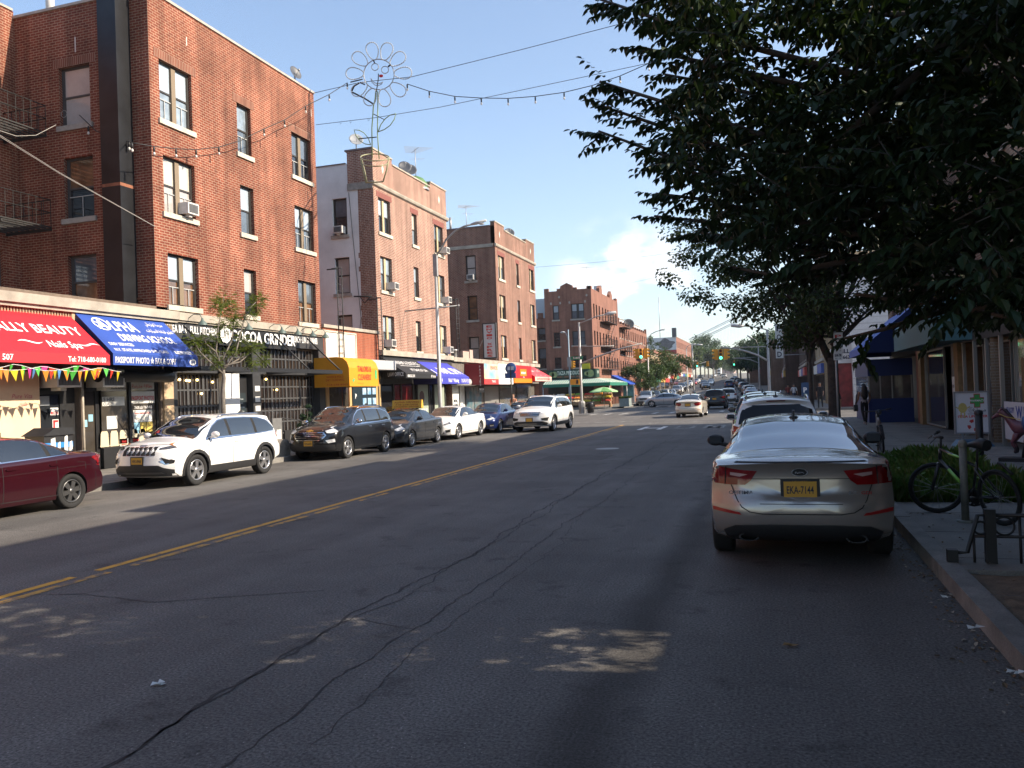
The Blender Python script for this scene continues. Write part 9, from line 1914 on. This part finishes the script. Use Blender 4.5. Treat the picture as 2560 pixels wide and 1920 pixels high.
pp(1568,1003,'small child in dark clothes behind the white shirted man',R(70),(.04,.03,.04),(.05,.04,.05),h=1.25,walk=.3);pp(1613,992,'woman in white and tan beyond the silver car',R(200),(.55,.50,.45),(.30,.18,.10),walk=.2,z=.15);pp(1605,993,'man in dark brown beyond the silver car',R(160),(.09,.05,.04),(.04,.04,.05),walk=.2,z=.15)
person('person in an orange top walking behind the parked blue sedan',-16.3,51.2,R(180),(.50,.22,.12),(.05,.05,.06),walk=.25,z=.15,skin_c='light',hairc=(.18,.08,.03))
t=thing('pushchair','dark pushchair between the people at the fruit stand','pushchair',ground(1538,1012,0));q=ground(1538,1012,0);b=B()
for dx in(-.25,.25):
 for dy in(-.25,.3):b.lathe([(.01,.03),(.1,.03),(.12,0),(.1,-.03),(.01,-.03)],q+V((dx,dy,.12)),X3,12)
obj('wheel',b,RUB,t);b=B();b.tube([q+V((-.25,-.25,.12)),q+V((-.25,.45,1.02)),q+V((.25,.45,1.02)),q+V((.25,-.25,.12))],.018,5);b.tube([q+V((-.25,.3,.12)),q+V((-.25,-.2,.75)),q+V((.25,-.2,.75)),q+V((.25,.3,.12))],.018,5);obj('frame',b,STEEL,t);b=B();b.prism([(-.25,.35),(.2,.35),(.32,.85),(.1,.95),(-.1,.55)],q,Y3,Z3,X3,-.23,.23);obj('seat',b,BLKP,t)
# coin operated pink horse
hx,hy=4.88,19.2;t=thing('horse_ride','pink coin operated horse ride with blue saddle outside the pharmacy','kiddie ride',(hx,hy,.15));H=[((.34,0,.78),(.15,.17)),((.08,0,.76),(.17,.19)),((-.22,0,.78),(.155,.17)),((-.36,0,.92),(.10,.115)),((-.48,0,1.12),(.075,.085)),((-.60,0,1.20),(.075,.075)),((-.76,0,1.08),(.05,.05)),((-.83,0,1.02),(.045,.04))]
vs=[V(p)for p,_ in H];rs=[r_ for _,r_ in H];es=[(i,i+1)for i in range(7)]
for sgn in(-1,1):
 for(bi,pts)in((0,[(.36,.10,.55),(.46,.11,.36),(.40,.11,.14),(.38,.11,.05)]),(2,[(-.24,.10,.52),(-.33,.11,.36),(-.24,.11,.18),(-.27,.11,.06)])):
  pr=bi
  for k,(x,y_,z)in enumerate(pts):vs.append(V((x,sgn*y_,z)));rs.append((.085,.055,.042,.05)[k]);es.append((pr,len(vs)-1));pr=len(vs)-1
 vs.append(V((-.57,sgn*.05,1.33)));rs.append(.022);es.append((5,len(vs)-1))
pr=0
for(x,z)in((.50,.82),(.60,.66),(.62,.48)):vs.append(V((x,0,z)));rs.append(.04);es.append((pr,len(vs)-1));pr=len(vs)-1
me=skin(vs,es,rs,1,2);PINKH=mat('horse_pink',(.14,.04,.06),.45,coat=.3,noise=.2,nscale=2);HOOF=mat('horse_hoof',(.03,.02,.025),.5);me.materials.append(PINKH);me.materials.append(HOOF)
for p in me.polygons:p.material_index=1 if p.center.z<.24 else 0
me.transform(M.Translation((0,0,.16)));me.transform(M.Rotation(R(-25),4,'Z'));me.shade_smooth();o=bpy.data.objects.new('body',me);COL.objects.link(o);o.parent=t
rot=M.Rotation(R(-25),4,'Z')
def hpart(nm,b,m_):bmesh.ops.transform(b.bm,matrix=M.Translation((0,0,.16)),verts=b.bm.verts);bmesh.ops.transform(b.bm,matrix=rot,verts=b.bm.verts);return obj(nm,b,m_,t,off=V((0,0,0)))
b=B();b.tube([(.02,-.20,.72),(.02,-.14,.90),(.02,0,.985),(.02,.14,.90),(.02,.20,.72)],.06,8,rs=[.05,.10,.13,.10,.05]);hpart('saddle',b,mat('saddle_blue',(.03,.08,.20),.5));b=B();b.tube([(.16,-.19,.72),(.16,-.13,.92),(.16,0,.99),(.16,.13,.92),(.16,.19,.72)],.02,6);b.tube([(-.62,-.08,1.16),(-.45,-.10,1.08),(-.1,-.12,1.0)],.012,4);hpart('bridle',b,mat('saddle_yellow',(.5,.38,.08),.5));b=B();b.tube([(-.60,0,1.33),(-.48,0,1.26),(-.36,0,1.10),(-.25,0,.97)],.05,6,rs=[.03,.05,.05,.03]);hpart('mane',b,HOOF);b=B();b.ball((-.655,-.068,1.205),.02);b.ball((-.655,.068,1.205),.02);hpart('eye',b,HOOF)
b=B();b.box(-.65,.65,-.28,.28,-.16,-.06);b.tube([(-.1,0,-.06),(.0,0,.62)],.04,8);b.box(.2,.45,-.2,.2,-.059,.02);hpart('base',b,mat('ride_base',(.02,.02,.022),.5));t.scale=(.74,.74,.74)
# litter on the road and pavement
LT=mat('litter_white',(.6,.6,.57),.7);r=random.Random(4)
for i,(px,py,z,lb)in enumerate(((398,1715,0,'crumpled white scrap on the road left of the long crack'),(2440,1576,.15,'white paper scrap on the right kerb'),(2370,1496,.13,'small white scrap in the earth pit corner'),(2540,1688,.15,'pale scrap at the bottom right kerb'),(1975,1618,0,'dry leaf lying on the road behind the silver sedan'))):
 q=ground(px,py,z);t=thing('litter',lb,'litter',q);b=B()
 for k in range(4):
  d=V((r.uniform(-.03,.03),r.uniform(-.02,.02),.006+r.random()*.012));b.face([q+d+V((r.uniform(-.035,0),r.uniform(-.02,0),0)),q+d+V((r.uniform(0,.035),r.uniform(-.02,0),.012)),q+d+V((r.uniform(0,.05),r.uniform(0,.04),.004)),q+d+V((r.uniform(-.05,0),r.uniform(0,.03),.016))])
 obj('scrap',b,LT if i<4 else mat('dry_leaf',(.25,.15,.06),.8),t)
 # ------------------------------------------------------------------ the air: thin summer haze down the avenue
hb=B();hb.box(-480,480,-80,1750,-1.2,260);hz=obj('haze',hb,[],None);hz['kind']='stuff'
hm=bpy.data.materials.new('haze_air');hm.use_nodes=True;hn=hm.node_tree;hn.nodes.clear();ho=hn.nodes.new('ShaderNodeOutputMaterial');hv=hn.nodes.new('ShaderNodeVolumePrincipled')
hv.inputs['Color'].default_value=(.86,.92,1,1);hv.inputs['Density'].default_value=.00022;hv.inputs['Anisotropy'].default_value=.3;hn.links.new(hv.outputs[0],ho.inputs['Volume']);hz.data.materials.append(hm)
S.cycles.volume_bounces=0
